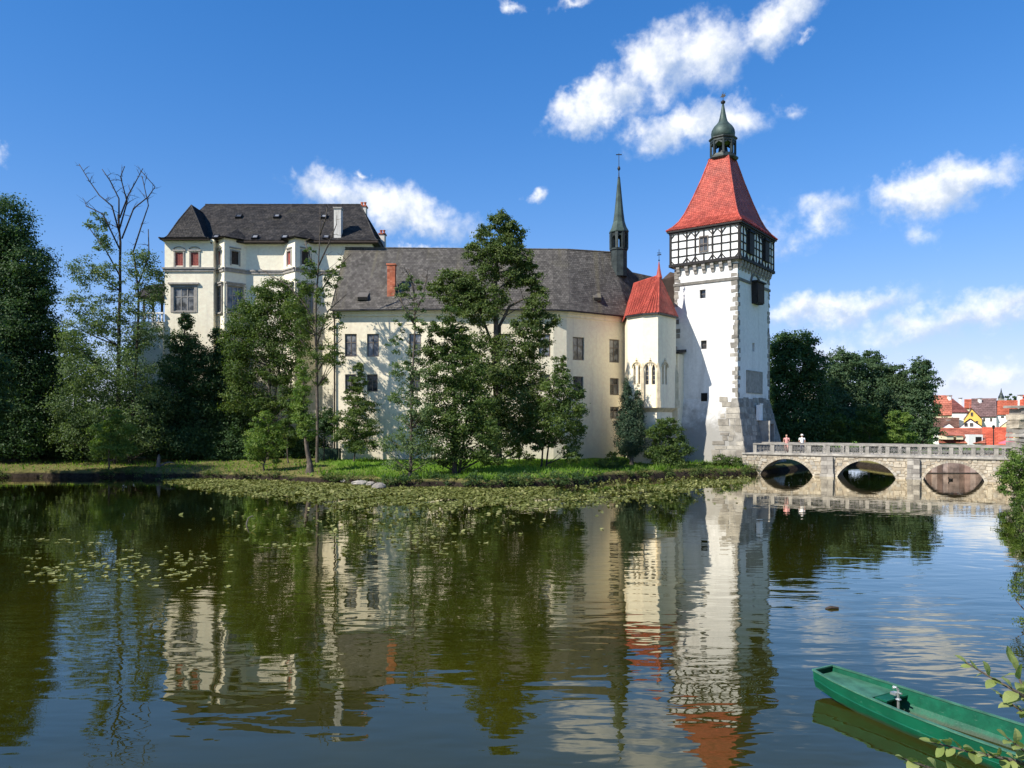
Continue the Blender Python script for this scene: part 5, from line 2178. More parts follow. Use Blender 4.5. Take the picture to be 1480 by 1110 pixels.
def tree(name, label, Y, trunks, blobs, leaf='leaf_mid', dens=2.3, size=.24, bark='bark', bare=(), clump=46, branches=30, cat='tree', group=None, depth=1.0,
         flat=.6, inner=.45, wr=.55, grow=1.0):
    """trunks: lists of (px, py, radius); the first point stands on the ground. blobs: (px, py, rx, ry) of crown masses in photograph pixels at depth Y."""
    k = Y / F
    size *= LS
    blobs = [(a, b_, c * grow, d * grow) for a, b_, c, d in blobs]
    bx = PX(trunks[0][0][0], Y)
    bz = g0(bx, Y)
    t = thing(name, label, cat, (bx, Y, bz), group=group)
    tk = MB()
    paths = []
    for ti, tr in enumerate(trunks):
        pts, rs = [], []
        for i, (px, py, r) in enumerate(tr):
            jy = 0 if i == 0 else random.uniform(-.25, .25)
            p = Vector((PX(px, Y), Y + jy + (ti * .35 if i else ti * .2), ZZ(py, Y)))
            if i == 0:
                p.z = g0(p.x, p.y) - .15
                pts.append(p)
                rs.append(r * 1.45)
                pts.append(p + Vector((0, 0, .45)))
                rs.append(r * 1.05)
                continue
            pts.append(p)
            rs.append(r)
        sm_p, sm_r = [], []
        for i in range(len(pts) - 1):
            for s in (0, .5):
                q = pts[i].lerp(pts[i + 1], s)
                if s:
                    q += Vector((random.uniform(-.06, .06), random.uniform(-.06, .06), 0))
                sm_p.append(q)
                sm_r.append(lerp(rs[i], rs[i + 1], s))
        sm_p.append(pts[-1])
        sm_r.append(rs[-1])
        tk.tube(sm_p, sm_r, 8)
        paths.append((sm_p, sm_r))
    for br_ in bare:
        pts = []
        rs = []
        m = len(br_)
        r0 = .060
        for i, (px, py) in enumerate(br_):
            pts.append(Vector((PX(px, Y), Y + random.uniform(-.5, .5) * (i > 0), ZZ(py, Y))))
            rs.append(r0 * (1 - i / m) + .018)
        tk.tube(pts, rs, 5)
        for i in range(1, m):      # twigs
            for _ in range(3):
                p = pts[i - 1].lerp(pts[i], random.random())
                d = Vector((random.uniform(-1, 1), random.uniform(-1, 1), random.uniform(-.1, 1.1))) * random.uniform(.5, 1.3)
                tk.tube(curve_pts(p, p + d, (0, 0, .15), 4), [.03, .024, .016, .010], 4)
                q = p + d * .55
                d2 = Vector((random.uniform(-1, 1), random.uniform(-1, 1), random.uniform(0, 1))) * .5
                tk.tube([q, q + d2 * .5, q + d2], [.016, .012, .007], 4)
    if blobs:
        cen_ = np.array([(PX(px, Y), Y + random.uniform(-.35, .35) * rx * k * depth, ZZ(py, Y)) for px, py, rx, ry in blobs])
        rad = np.array([(rx * k, (rx + ry) / 2 * k * depth, ry * k) for px, py, rx, ry in blobs])
        area = (math.pi * rad[:, 0] * rad[:, 2]).sum()
        n = int(LD * dens * area / (.5 * size * size * wr))
        v, q, tn, cc = leaf_cloud(cen_, rad, n, size, clump, flat, wr, inner=inner)
        gzv = g0(bx, Y) + .05
        keep = v.reshape(-1, 4, 3)[:, :, 2].min(1) > gzv
        v = v.reshape(-1, 4, 3)[keep].reshape(-1, 3)
        tn = tn[keep]
        q = np.arange(len(v)).reshape(-1, 4)
        loc = np.array([bx, Y, bz])
        link('crown', np_mesh('crown', v - loc, q, M[leaf], tn), t)
        sel = RNG.choice(len(cc), min(branches, len(cc)), replace=False)
        for s in sel:
            p = Vector(cc[s])
            if p.z < bz + .8:
                continue
            best = None
            for sp_, sr_ in paths:
                for a, r in zip(sp_[2:], sr_[2:]):
                    hd = math.hypot(p.x - a.x, p.y - a.y)
                    if a.z > p.z - .25 * hd:
                        continue
                    c_ = (p - a).length + .3 * abs((p.z - a.z) - hd * .9)
                    if best is None or c_ < best[0]:
                        best = (c_, a, r)
            if best is None:
                continue
            _, a, r = best
            d = (p - a).length
            r1 = min(r * .6, .028 + d * .013)
            pts = curve_pts(a, p, (random.uniform(-.1, .1) * d, random.uniform(-.1, .1) * d, -.08 * d), 6)
            tk.tube(pts, [r1 * (1 - .85 * i / 5) for i in range(6)], 5)
    tk.build('trunk', M[bark], t, world=True, smooth=True)
    return t


tree('broadleaf_tree', 'huge dark broadleaf tree filling the left edge of the view', 72,
     [[(22, 680, .36), (22, 600, .3), (20, 500, .24), (14, 400, .16), (8, 320, .08)]],
     [(8, 325, 36, 42), (-15, 350, 40, 40), (34, 385, 40, 38), (0, 420, 55, 50), (52, 425, 28, 30), (25, 470, 50, 45), (58, 480, 30, 34), (-20, 500, 60, 60), (30, 530, 50, 45), (62, 545, 26, 40), (15, 590, 60, 45),
      (55, 605, 34, 36), (-40, 420, 50, 80), (-45, 600, 60, 70), (20, 640, 50, 22)], 'leaf_dark', 2.6, .27, 'bark_dark', branches=50, depth=.9)
tree('half_dead_tree', 'tall thin tree with bare dead branches above grey-green foliage', 71,
     [[(168, 680, .22), (170, 600, .19), (172, 500, .16), (174, 420, .13), (173, 350, .10), (171, 310, .07)], [(186, 680, .16), (191, 580, .13), (196, 500, .11), (199, 430, .09), (192, 365, .07)]],
     [(138, 322, 15, 16), (148, 350, 16, 16), (124, 395, 22, 24), (158, 400, 18, 22), (160, 445, 28, 24), (207, 385, 18, 26), (222, 405, 14, 24), (205, 430, 24, 26), (112, 440, 18, 20), (130, 480, 32, 26), (180, 490, 26, 24), (100, 500, 16, 22),
      (215, 475, 18, 26), (185, 535, 40, 28), (125, 540, 34, 30), (105, 590, 30, 30), (150, 590, 38, 32), (205, 590, 40, 32), (130, 635, 45, 26), (190, 635, 45, 26)], 'leaf_grey', 1.05, .23, 'bark_dark',
     bare=[[(172, 335), (166, 300), (148, 285), (128, 262), (113, 236)], [(172, 322), (168, 285), (160, 262), (150, 246)], [(173, 315), (182, 280), (195, 262), (206, 243)], [(173, 330), (180, 290), (178, 258), (183, 242)],
           [(176, 345), (195, 302), (214, 284), (221, 268), (208, 250)], [(192, 365), (205, 330), (211, 295), (206, 255)], [(173, 360), (150, 310), (125, 298), (122, 292)], [(174, 400), (150, 360), (132, 330)], [(196, 420), (214, 370), (212, 330)]], branches=40, grow=1.06)
tree('sapling', 'small bright green young tree leaning over the bank edge at the far left', 66.9, [[(158, 688, .07), (157, 660, .06), (160, 620, .04), (164, 598, .02)]],
     [(165, 602, 14, 12), (152, 622, 20, 14), (178, 622, 18, 15), (160, 645, 28, 16), (182, 650, 18, 14), (142, 650, 14, 12)], 'leaf_light', 2.0, .2, branches=14)
tree('spruce_like_tree', 'dark pointed tree standing before the palace pavilion window', 75.5, [[(268, 676, .2), (268, 580, .15), (268, 460, .05)]],
     [(268, 466, 11, 14), (262, 495, 22, 18), (280, 510, 22, 20), (258, 535, 30, 24), (288, 550, 26, 24), (250, 580, 34, 28), (285, 595, 34, 30), (245, 625, 38, 28), (285, 640, 36, 24)], 'leaf_dark', 2.6, .25, 'bark_dark')
tree('dark_tree', 'dark round-topped tree between the palace downpipe and the pale tree', 76.5, [[(328, 676, .2), (326, 580, .15), (322, 490, .06)]],
     [(320, 488, 14, 15), (335, 515, 24, 20), (312, 525, 20, 22), (330, 555, 32, 26), (312, 590, 28, 28), (345, 600, 28, 28), (322, 630, 38, 26), (350, 640, 26, 22)], 'leaf_dark', 2.5, .25, 'bark_dark')
tree('ash_tree', 'feathery green tree with several limbs in front of the palace oriels', 73.5, [[(388, 674, .2), (389, 600, .17), (390, 530, .12), (386, 460, .07), (392, 420, .04)], [(390, 674, .1), (398, 560, .09), (412, 480, .06), (425, 445, .03)]],
     [(395, 420, 24, 16), (372, 436, 24, 20), (420, 438, 20, 18), (352, 462, 22, 20), (392, 462, 28, 22), (432, 470, 20, 24), (345, 496, 20, 22), (375, 500, 26, 20), (415, 505, 26, 22), (352, 535, 24, 22), (400, 540, 24, 18), (350, 575, 24, 22), (380, 585, 22, 18), (420, 580, 16, 18)],
     'leaf_mid', 2.0, .23, branches=60, grow=1.15)
tree('withering_tree', 'sparse half-bare tree with long twisting branches at the corner of the long wing', 69.5,
     [[(458, 672, .14), (458, 600, .13), (457, 520, .12), (457, 450, .1), (460, 400, .07), (462, 340, .045), (463, 298, .02)]],
     [(448, 388, 13, 16), (480, 402, 14, 14), (438, 415, 16, 14), (470, 432, 14, 16), (425, 445, 16, 18), (448, 470, 22, 20), (482, 468, 15, 18), (435, 500, 18, 16), (468, 510, 22, 18), (485, 520, 12, 14), (455, 545, 20, 14), (447, 360, 8, 10), (492, 380, 8, 10)],
     'leaf_mid', 1.0, .21, 'bark', bare=[[(457, 500), (475, 450), (500, 425)], [(457, 470), (440, 440), (415, 412), (375, 388)], [(458, 430), (480, 395), (508, 368)], [(460, 400), (448, 372), (440, 348)], [(460, 385), (478, 350), (488, 325)], [(457, 520), (432, 490), (415, 480)], [(462, 340), (470, 315), (474, 298)], [(457, 540), (478, 505), (495, 490)]], branches=26)
tree('ivy_clad_tree', 'short trunk wrapped in bright ivy leaves at the water edge', 62.8, [[(448, 690, .28), (446, 665, .2), (443, 640, .16), (440, 580, .1), (437, 530, .05)]],
     [(435, 532, 9, 14), (438, 556, 13, 15), (436, 582, 15, 16), (441, 608, 15, 14), (432, 600, 12, 16), (445, 628, 14, 10)], 'leaf_light', 2.2, .19, branches=12)
tree('small_willow', 'pale green small tree with crooked thin trunk on the dry grass bank', 65, [[(381, 690, .07), (383, 668, .06), (386, 640, .045), (385, 610, .02)]],
     [(384, 605, 13, 11), (373, 622, 16, 13), (396, 622, 16, 14), (380, 642, 22, 15), (400, 645, 15, 14), (368, 655, 14, 12), (390, 662, 16, 9)], 'leaf_light', 1.7, .18, branches=14)
tree('small_birch', 'slim young tree with bare stem between ivy trunk and pale willow', 70, [[(416, 676, .06), (416, 640, .05), (418, 605, .02)]],
     [(417, 605, 11, 11), (411, 620, 11, 12), (424, 625, 12, 12), (416, 638, 12, 9)], 'leaf_mid', 1.9, .2, branches=8)
tree('round_dark_shrub_tree', 'small black-green round tree beside the wing downpipe', 71.8, [[(468, 672, .06), (468, 640, .05), (469, 605, .03)]],
     [(470, 598, 13, 11), (461, 612, 12, 11), (478, 614, 11, 11), (469, 622, 14, 9)], 'leaf_dark', 2.6, .2, 'bark_dark', branches=8)
tree('young_larch', 'feathery young conical tree on the lawn before the wing windows', 70, [[(512, 672, .07), (513, 640, .06), (515, 590, .045), (519, 530, .015)]],
     [(519, 534, 6, 9), (517, 552, 11, 10), (513, 570, 15, 11), (519, 588, 19, 12), (508, 604, 20, 12), (524, 618, 22, 12), (506, 632, 22, 12), (524, 645, 20, 9)], 'leaf_mid', 2.1, .2, flat=.4, grow=1.2)
tree('slender_tree', 'slender airy tree with thin rising branches at the stony bank', 58.8, [[(593, 692, .13), (594, 620, .11), (597, 540, .08), (600, 470, .055), (598, 398, .015)]],
     [(597, 402, 10, 11), (584, 422, 13, 14), (610, 424, 13, 13), (598, 450, 17, 14), (580, 470, 12, 13), (614, 475, 14, 14), (572, 500, 14, 14), (605, 510, 20, 16), (580, 535, 20, 15), (612, 550, 22, 17), (586, 575, 26, 17), (616, 595, 24, 18), (590, 615, 30, 17), (572, 640, 24, 15), (612, 645, 32, 16), (592, 668, 36, 11)],
     'leaf_grey', .95, .2, 'bark', bare=[[(599, 470), (582, 440), (572, 408)], [(599, 455), (612, 428), (617, 395)], [(600, 430), (594, 405), (590, 388)]], branches=46, grow=1.04)
tree('linden_tree', 'tallest broad tree with forked pale trunk in front of the wing roof', 66,
     [[(720, 690, .36), (720, 620, .31), (719, 540, .27), (717, 470, .22), (716, 420, .17), (719, 370, .11), (724, 325, .05)], [(718, 520, .16), (722, 470, .15), (736, 442, .12), (756, 432, .08), (775, 428, .04)], [(718, 600, .15), (712, 500, .13), (694, 450, .1), (672, 420, .05)]],
     [(722, 322, 17, 14), (742, 340, 18, 16), (706, 342, 20, 15), (690, 366, 18, 16), (724, 368, 26, 18), (752, 372, 18, 16), (770, 395, 14, 15), (705, 392, 22, 16), (745, 402, 20, 15), (655, 405, 26, 14), (632, 418, 16, 12), (680, 418, 24, 16), (662, 436, 24, 14),
      (770, 450, 16, 12), (790, 466, 16, 14), (762, 474, 24, 16), (695, 455, 26, 18), (742, 500, 28, 20), (690, 500, 26, 20), (775, 505, 18, 16), (725, 535, 34, 24), (765, 545, 26, 26), (692, 550, 26, 24), (745, 585, 34, 26), (775, 590, 14, 20), (705, 600, 34, 24), (735, 630, 34, 22), (762, 622, 20, 18), (778, 432, 18, 16), (775, 412, 14, 14), (752, 392, 18, 16), (712, 430, 24, 18), (688, 445, 22, 16), (786, 486, 14, 14), (648, 424, 22, 12), (726, 352, 22, 16), (738, 328, 12, 12), (668, 404, 22, 14)],
     'leaf_olive', 2.5, .24, 'bark', branches=80, clump=50, grow=1.03)
tree('alder_tree', 'dense multi-tone tree whose trunk stands in the black bank shadow left of the tallest tree', 59.6, [[(657, 694, .2), (658, 640, .18), (657, 560, .13), (655, 490, .07), (652, 450, .03)], [(664, 694, .1), (672, 620, .09), (684, 560, .05)]],
     [(652, 452, 13, 12), (640, 474, 18, 15), (664, 482, 18, 16), (632, 505, 20, 16), (660, 512, 24, 18), (686, 530, 16, 16), (640, 540, 28, 18), (674, 556, 24, 18), (645, 575, 30, 20), (690, 585, 22, 20), (632, 605, 28, 18), (668, 612, 30, 20), (700, 620, 22, 18), (640, 638, 32, 16), (686, 645, 34, 16), (655, 662, 36, 12), (705, 662, 24, 11)],
     'leaf_mid', 2.2, .21, 'bark_dark', branches=60, grow=1.04)
tree('twin_stem_tree', 'ragged small tree on twin leaning stems right of the tallest tree', 64, [[(783, 684, .08), (785, 645, .07), (793, 590, .05), (808, 522, .015)], [(790, 684, .08), (793, 645, .07), (803, 600, .05), (822, 560, .02)]],
     [(809, 524, 8, 10), (814, 543, 13, 12), (800, 560, 16, 12), (822, 566, 16, 13), (838, 568, 8, 8), (796, 584, 20, 12), (824, 592, 20, 13), (782, 604, 18, 11), (808, 612, 24, 13), (832, 620, 14, 11), (770, 624, 16, 11), (795, 634, 22, 11), (824, 642, 16, 12), (772, 642, 14, 8), (828, 660, 11, 8)],
     'leaf_mid', 2.0, .2, 'bark_dark', branches=36, grow=1.18)
tree('cypress', 'two-pointed dark conifer, browning on one side, beside the apse', 70, [[(913, 672, .17), (912, 640, .12), (910, 600, .06), (906, 555, .02)]],
     [(906, 556, 4, 11), (922, 566, 4, 10), (906, 576, 8, 13), (921, 586, 8, 13), (909, 596, 13, 15), (919, 606, 12, 14), (904, 615, 15, 16), (920, 624, 13, 16), (904, 636, 16, 15), (919, 642, 14, 14), (910, 652, 15, 9)], 'leaf_conifer', 3.4, .17, 'bark', flat=1.0, wr=.4, branches=10, inner=.6)
tree('lilac_shrub', 'tall leafy green shrub standing in front of the apse and tower foot', 69.2, [[(963, 684, .06), (964, 650, .05), (964, 615, .02)]],
     [(963, 612, 14, 10), (950, 626, 15, 12), (976, 628, 16, 13), (962, 645, 22, 15), (984, 648, 15, 13), (948, 655, 16, 13), (968, 668, 24, 11)], 'leaf_mid', 2.4, .19, cat='shrub', branches=14)
tree('low_bush', 'low dark bush at the waterline below the conifer', 67.0, [[(886, 684, .04), (886, 672, .03), (885, 662, .01)]],
     [(885, 661, 11, 8), (874, 671, 14, 9), (896, 673, 13, 8), (886, 678, 18, 7)], 'leaf_mid', 2.4, .18, cat='bush', branches=6)
tree('low_bush', 'spreading low bush hugging the stone foot of the tower', 70.4, [[(1050, 684, .04), (1050, 672, .03), (1050, 664, .01)]],
     [(1042, 664, 15, 7), (1058, 668, 16, 8), (1032, 673, 16, 7), (1070, 675, 12, 7), (1050, 676, 22, 7)], 'leaf_mid', 2.3, .17, cat='bush', branches=6)
FG = 'trees behind the bridge'
tree('chestnut_tree', 'very dark tall tree close behind the tower above the bridge', 91, [[(1150, 655, .35), (1150, 600, .3), (1148, 530, .15)]],
     [(1132, 500, 20, 18), (1156, 500, 22, 18), (1122, 525, 18, 24), (1150, 530, 28, 24), (1176, 530, 16, 22), (1130, 565, 26, 28), (1168, 568, 24, 28), (1145, 605, 36, 30), (1178, 610, 18, 26), (1118, 610, 18, 32), (1150, 635, 44, 20)], 'leaf_dark', 3.4, .32, 'bark_dark', group=FG, grow=1.1)
tree('linden_tree', 'rounded bluish tree next to the darkest tree behind the bridge', 97, [[(1222, 655, .35), (1222, 600, .3), (1222, 540, .15)]],
     [(1216, 520, 17, 13), (1234, 526, 14, 14), (1205, 545, 18, 20), (1228, 552, 24, 22), (1204, 580, 22, 24), (1236, 588, 26, 26), (1214, 615, 32, 24), (1190, 600, 12, 20)], 'leaf_blue', 3.4, .32, 'bark_dark', group=FG, grow=1.12, clump=60)
tree('linden_tree', 'tall pointed bluish tree in the middle of the row behind the bridge', 99, [[(1264, 655, .35), (1264, 600, .3), (1264, 530, .15)]],
     [(1262, 516, 12, 12), (1254, 535, 16, 16), (1274, 542, 16, 16), (1262, 562, 24, 20), (1250, 590, 22, 24), (1280, 595, 20, 26), (1265, 622, 30, 22)], 'leaf_blue', 3.4, .32, 'bark_dark', group=FG, grow=1.12, clump=60)
tree('linden_tree', 'lower round bluish tree in a dip of the row behind the bridge', 98, [[(1298, 655, .3), (1298, 600, .25), (1298, 560, .12)]],
     [(1297, 540, 13, 13), (1290, 560, 16, 17), (1307, 566, 15, 18), (1296, 592, 22, 22), (1304, 622, 24, 22)], 'leaf_blue', 3.4, .32, 'bark_dark', group=FG, grow=1.12, clump=60)
tree('linden_tree', 'bluish tree at the end of the row right beside red roofs', 96, [[(1334, 655, .3), (1334, 600, .25), (1334, 545, .12)]],
     [(1333, 530, 14, 12), (1324, 548, 14, 16), (1342, 552, 14, 17), (1330, 575, 20, 19), (1344, 592, 12, 18), (1326, 605, 20, 22), (1342, 625, 14, 18)], 'leaf_blue', 3.4, .32, 'bark_dark', group=FG, grow=1.05, clump=60)
tree('hazel_bush', 'bright layered bush behind the bridge left of the middle', 90, [[(1203, 655, .08), (1204, 630, .06), (1204, 605, .03)]],
     [(1200, 600, 13, 11), (1212, 612, 15, 12), (1192, 618, 14, 12), (1206, 632, 22, 12)], 'leaf_mid', 2.3, .28, cat='bush', group=FG)
tree('hazel_bush', 'olive layered bush behind the bridge under the tall pointed tree', 91, [[(1256, 655, .08), (1256, 630, .06), (1256, 605, .03)]],
     [(1254, 598, 14, 12), (1266, 612, 15, 12), (1244, 616, 15, 13), (1258, 632, 24, 12)], 'leaf_mid', 2.3, .28, cat='bush', group=FG)
tree('hazel_bush', 'fresh green bush behind the bridge at the right of the row', 90, [[(1300, 655, .08), (1300, 630, .06), (1300, 605, .03)]],
     [(1292, 600, 10, 10), (1306, 606, 13, 10), (1298, 618, 18, 11), (1312, 630, 16, 10), (1288, 632, 18, 10)], 'leaf_light', 2.0, .28, cat='bush', group=FG)
tree('distant_tree', 'far grey-green tree right of the dark church tower', 170, [[(1457, 600, .4), (1457, 585, .3), (1457, 576, .1)]],
     [(1452, 577, 5, 4), (1460, 575, 6, 5), (1456, 583, 9, 6)], 'leaf_blue', 2.2, .5, 'bark_dark', branches=6)
for lab, px, Y, bl in (('mid green background tree filling the gap right of the left edge tree', 110, 96, [(105, 500, 24, 26), (125, 530, 28, 28), (90, 545, 26, 30), (112, 580, 40, 34), (100, 620, 44, 34)]),
                       ('background tree seen under the terrace of the palace', 200, 98, [(195, 520, 22, 26), (215, 545, 22, 28), (180, 570, 30, 30), (205, 600, 36, 32), (160, 610, 34, 32)]),
                       ('background tree low behind the trunk of the left edge tree', 20, 100, [(20, 560, 50, 34), (50, 600, 40, 34), (-20, 610, 50, 34)])):
    tree('background_tree', lab, Y, [[(px, 660, .25), (px, 600, .2), (px, 540, .1)]], bl, 'leaf_mid', 1.6, .36, 'bark_dark', group='background trees on the left')
# dark thicket below the left-hand trees, each bush its own
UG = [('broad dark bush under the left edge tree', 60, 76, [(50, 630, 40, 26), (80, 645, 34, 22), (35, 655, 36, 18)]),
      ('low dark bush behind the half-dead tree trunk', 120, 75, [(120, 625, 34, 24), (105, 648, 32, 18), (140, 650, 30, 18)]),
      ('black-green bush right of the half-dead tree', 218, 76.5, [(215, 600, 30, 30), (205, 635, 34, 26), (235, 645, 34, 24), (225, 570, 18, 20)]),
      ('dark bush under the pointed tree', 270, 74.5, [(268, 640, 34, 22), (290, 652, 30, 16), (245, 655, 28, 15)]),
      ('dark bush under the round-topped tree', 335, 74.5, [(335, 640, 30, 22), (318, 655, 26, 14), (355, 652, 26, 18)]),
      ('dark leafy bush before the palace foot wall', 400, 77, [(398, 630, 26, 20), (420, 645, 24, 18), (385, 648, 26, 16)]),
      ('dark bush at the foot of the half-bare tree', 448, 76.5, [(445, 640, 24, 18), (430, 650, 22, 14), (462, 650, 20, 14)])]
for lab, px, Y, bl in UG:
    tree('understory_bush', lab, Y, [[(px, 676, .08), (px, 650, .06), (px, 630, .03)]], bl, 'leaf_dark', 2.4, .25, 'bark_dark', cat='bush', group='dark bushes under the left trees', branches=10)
tree('understory_bush', 'round bush by the wing wall behind the tallest tree', 71, [[(750, 676, .05), (750, 665, .04), (750, 655, .02)]], [(745, 655, 14, 8), (760, 660, 14, 7)], 'leaf_mid', 2.2, .2, cat='bush', branches=6)
# right bank shrubs
tree('riverside_shrub', 'pale yellow-green shrub at the right edge before the bridge end', 46, [[(1480, 730, .06), (1478, 700, .05), (1474, 665, .02)]],
     [(1466, 668, 16, 12), (1482, 660, 20, 16), (1452, 684, 14, 12), (1472, 692, 22, 16), (1458, 706, 15, 10), (1484, 715, 20, 16), (1500, 690, 24, 30)], 'leaf_light', 1.9, .14, cat='shrub', branches=24)
tree('riverside_shrub', 'thin dangling green shoots at the right edge below the pale shrub', 30, [[(1492, 800, .04), (1486, 760, .03), (1476, 730, .015)]],
     [(1476, 735, 12, 14), (1482, 765, 9, 18), (1490, 790, 14, 24), (1472, 752, 5, 7)], 'leaf_mid', 1.2, .09, cat='shrub', branches=20)
tree('riverside_shrub', 'dark drooping waterside shoots midway down the right edge', 19, [[(1500, 930, .03), (1490, 890, .02), (1474, 870, .01)]],
     [(1478, 850, 9, 22), (1466, 896, 14, 6), (1484, 900, 12, 14), (1486, 940, 10, 18)], 'leaf_mid', .9, .07, cat='shrub', branches=20)

tree('broadleaf_tree', 'leafy bough mass of an added big tree that shades the left bank, cut by the left picture border', 57, [[(-130, 700, .4), (-125, 600, .33), (-115, 480, .2), (-110, 380, .1)]],  # added mostly out of view, to throw shade on the left bank
     [(-110, 400, 70, 60), (-150, 470, 90, 70), (-75, 480, 60, 60), (-110, 560, 100, 70), (-60, 580, 48, 50), (-130, 640, 90, 40), (-26, 530, 36, 34), (-22, 590, 30, 30)], 'leaf_dark', 2.0, .30, 'bark_dark', branches=30)

# ------------------------------------------------------------------ lawn, bank and water plants
n = 26000
X = RNG.uniform(-46, 22, n)
Yv = np.interp(X, EDGE[:, 0], EDGE[:, 1]) + RNG.uniform(0, 1, n) ** 1.3 * 13
d = bank_d(X, Yv)
keep = (d > .45 + .5 * np.sin(X * 1.3) * np.sin(X * .37 + 2)) & (Yv < 73.2)
keep &= (X > -15) | (RNG.random(n) < np.where(d > 2.5, .35, .10))
X, Yv = X[keep], Yv[keep]
n = len(X)
Z = gz(X, Yv)
hgt = RNG.uniform(.08, .24, n) * np.where(bank_d(X, Yv) < 1.2, 1.5, 1)
hgt = hgt * (1 + .8 * (np.sin(X * .8) * np.sin(Yv * .9 + X) > .35))
an = RNG.uniform(0, 6.28, n)
wd = RNG.uniform(.03, .07, n)
lean = RNG.normal(0, .4, (n, 2)) * hgt[:, None]
base = np.stack([X, Yv, Z - .02], 1)
dx = np.stack([np.cos(an) * wd, np.sin(an) * wd, np.zeros(n)], 1)
tip = base + np.stack([lean[:, 0], lean[:, 1], hgt], 1)
vv = np.stack([base - dx, base + dx, tip + dx * .2, tip - dx * .2], 1).reshape(-1, 3)
tag(link('grass', np_mesh('grass', vv, np.arange(4 * n).reshape(n, 4), M['grassblade'], np.clip(RNG.normal(.5, .25, n), 0, 1))), 'short green grass of the castle lawn and bank', None, kind='stuff')


def pad_mesh(r, notch=.25, nseg=9, curl=.02):
    m = MB()
    pts = []
    a0 = random.uniform(0, 6.28)
    for k in range(nseg):
        g = a0 + notch + (2 * math.pi - 2 * notch) * k / (nseg - 1)
        rr_ = r * random.uniform(.9, 1.08)
        pts.append(Vector((rr_ * math.cos(g), rr_ * .92 * math.sin(g), .006 + random.uniform(0, curl))))
    c = Vector((0, 0, .004))
    for p, q in zip(pts[:-1], pts[1:]):
        m.face([c, p, q], .5)
    tt = random.uniform(.3, .9)
    m.t = [tt] * len(m.t)
    return m.mesh('lily_pad', M['lily'])


PADS = [pad_mesh(random.uniform(.06, .125)) for _ in range(24)]
PADS += [pad_mesh(random.uniform(.07, .12), .3, 8, .05) for _ in range(10)]
clusters = [  # px, py, spread x, spread y, count, label, group
    (75, 782, 26, 5, 12), (70, 832, 25, 10, 20), (115, 828, 40, 12, 26), (150, 808, 40, 10, 24), (195, 815, 45, 14, 34), (285, 812, 35, 10, 34), (250, 832, 55, 8, 20), (270, 850, 30, 3, 6), (45, 805, 15, 12, 8), (140, 787, 30, 4, 8), (210, 786, 45, 3, 8)]
cnt = 0
for px, py, sx_, sy_, c in clusters:
    for _ in range(c):
        if cnt >= 190:
            break
        x, y = random.gauss(px, sx_ * .85), random.gauss(py, sy_ * .75)
        if x < 2 or y < 765:
            continue
        Y = F * H / (y - YH)
        o = link('lily_pad', random.choice(PADS), None, Matrix.Translation((PX(x, Y), Y, .004 + .0005 * random.random())) @ Matrix.Rotation(random.uniform(0, 6.28), 4, 'Z'))
        tag(o, 'flat yellow-green lily pad floating on open dark water at the left', 'lily pad', 'lily pads on the open water at the left')
        cnt += 1
cnt2 = 0
for px, py, sx_, sy_, c in ((600, 770, 45, 12, 40), (560, 790, 60, 10, 30), (430, 790, 45, 4, 22), (640, 790, 25, 8, 18)):
    for _ in range(c):
        if cnt + cnt2 >= 298:
            break
        x, y = random.gauss(px, sx_ * .6), random.gauss(py, sy_ * .6)
        if y < 745:
            continue
        Y = F * H / (y - YH)
        o = link('lily_pad', random.choice(PADS), None, Matrix.Translation((PX(x, Y), Y, .004 + .0005 * random.random())) @ Matrix.Rotation(random.uniform(0, 6.28), 4, 'Z'))
        tag(o, 'yellow-green lily pad floating just off the dense lily carpet in mid pond', 'lily pad', 'lily pads off the dense carpet')
        cnt2 += 1
# the dense carpet: front edge in photograph pixels, from there back to the bank
FE = np.array([(225, 690), (260, 700), (300, 708), (360, 714), (430, 722), (500, 732), (560, 728), (640, 734), (700, 728), (760, 736), (830, 730), (900, 722), (960, 712), (1020, 706), (1075, 700), (1100, 690)])
n = 52000
pxs = RNG.uniform(225, 1085, n)
fe = np.interp(pxs, FE[:, 0], FE[:, 1]) + RNG.normal(0, 3.0, n)
Yf = F * H / (fe - YH)
Xd = (pxs - 740) / F
Yb = Yf + 26 * RNG.random(n) ** 1.0
Xc = Xd * Yb
dd_ = bank_d(Xc, Yb)
nz = np.sin(Xc * .9 + 2) * np.sin(Yb * 1.1) + .6 * np.sin(Xc * 2.1 - Yb * 1.7)
keep = (dd_ < -.05) & ~((nz < -.45) & (Yb - Yf < 7)) & (RNG.random(n) < np.where(pxs > 800, np.where(Yb - Yf > 5.5, .10, .7), 1))
Xc, Yc = Xc[keep], Yb[keep]
# scattered outliers in front
m = 420
px2 = RNG.normal(560, 110, m)
py2 = 735 + np.abs(RNG.normal(0, 26, m))
Y2 = F * H / (py2 - YH)
px3 = RNG.normal(930, 70, 160)
py3 = 712 + np.abs(RNG.normal(0, 12, 160))
Y3 = F * H / (py3 - YH)
Xc = np.concatenate([Xc, (px2 - 740) / F * Y2, (px3 - 740) / F * Y3])
Yc = np.concatenate([Yc, Y2, Y3])
n = len(Xc)
rad = RNG.uniform(.055, .125, n)
tilt = RNG.normal(0, .28, (n, 2)) * (RNG.random(n) < .45)[:, None]
ang = RNG.uniform(0, 6.28, n)
vs = []
for k in range(6):
    g = ang + k * math.pi / 3
    r_ = rad * RNG.uniform(.8, 1.15, n)
    lx, ly = r_ * np.cos(g), r_ * np.sin(g)
    vs.append(np.stack([Xc + lx, Yc + ly, .012 + np.abs(tilt).sum(1) * rad * .5 + lx * tilt[:, 0] + ly * tilt[:, 1] + (RNG.random(n) < .25) * .05], 1))
vv = np.stack(vs, 1)
vv[:, :, 2] = np.maximum(vv[:, :, 2], .006)
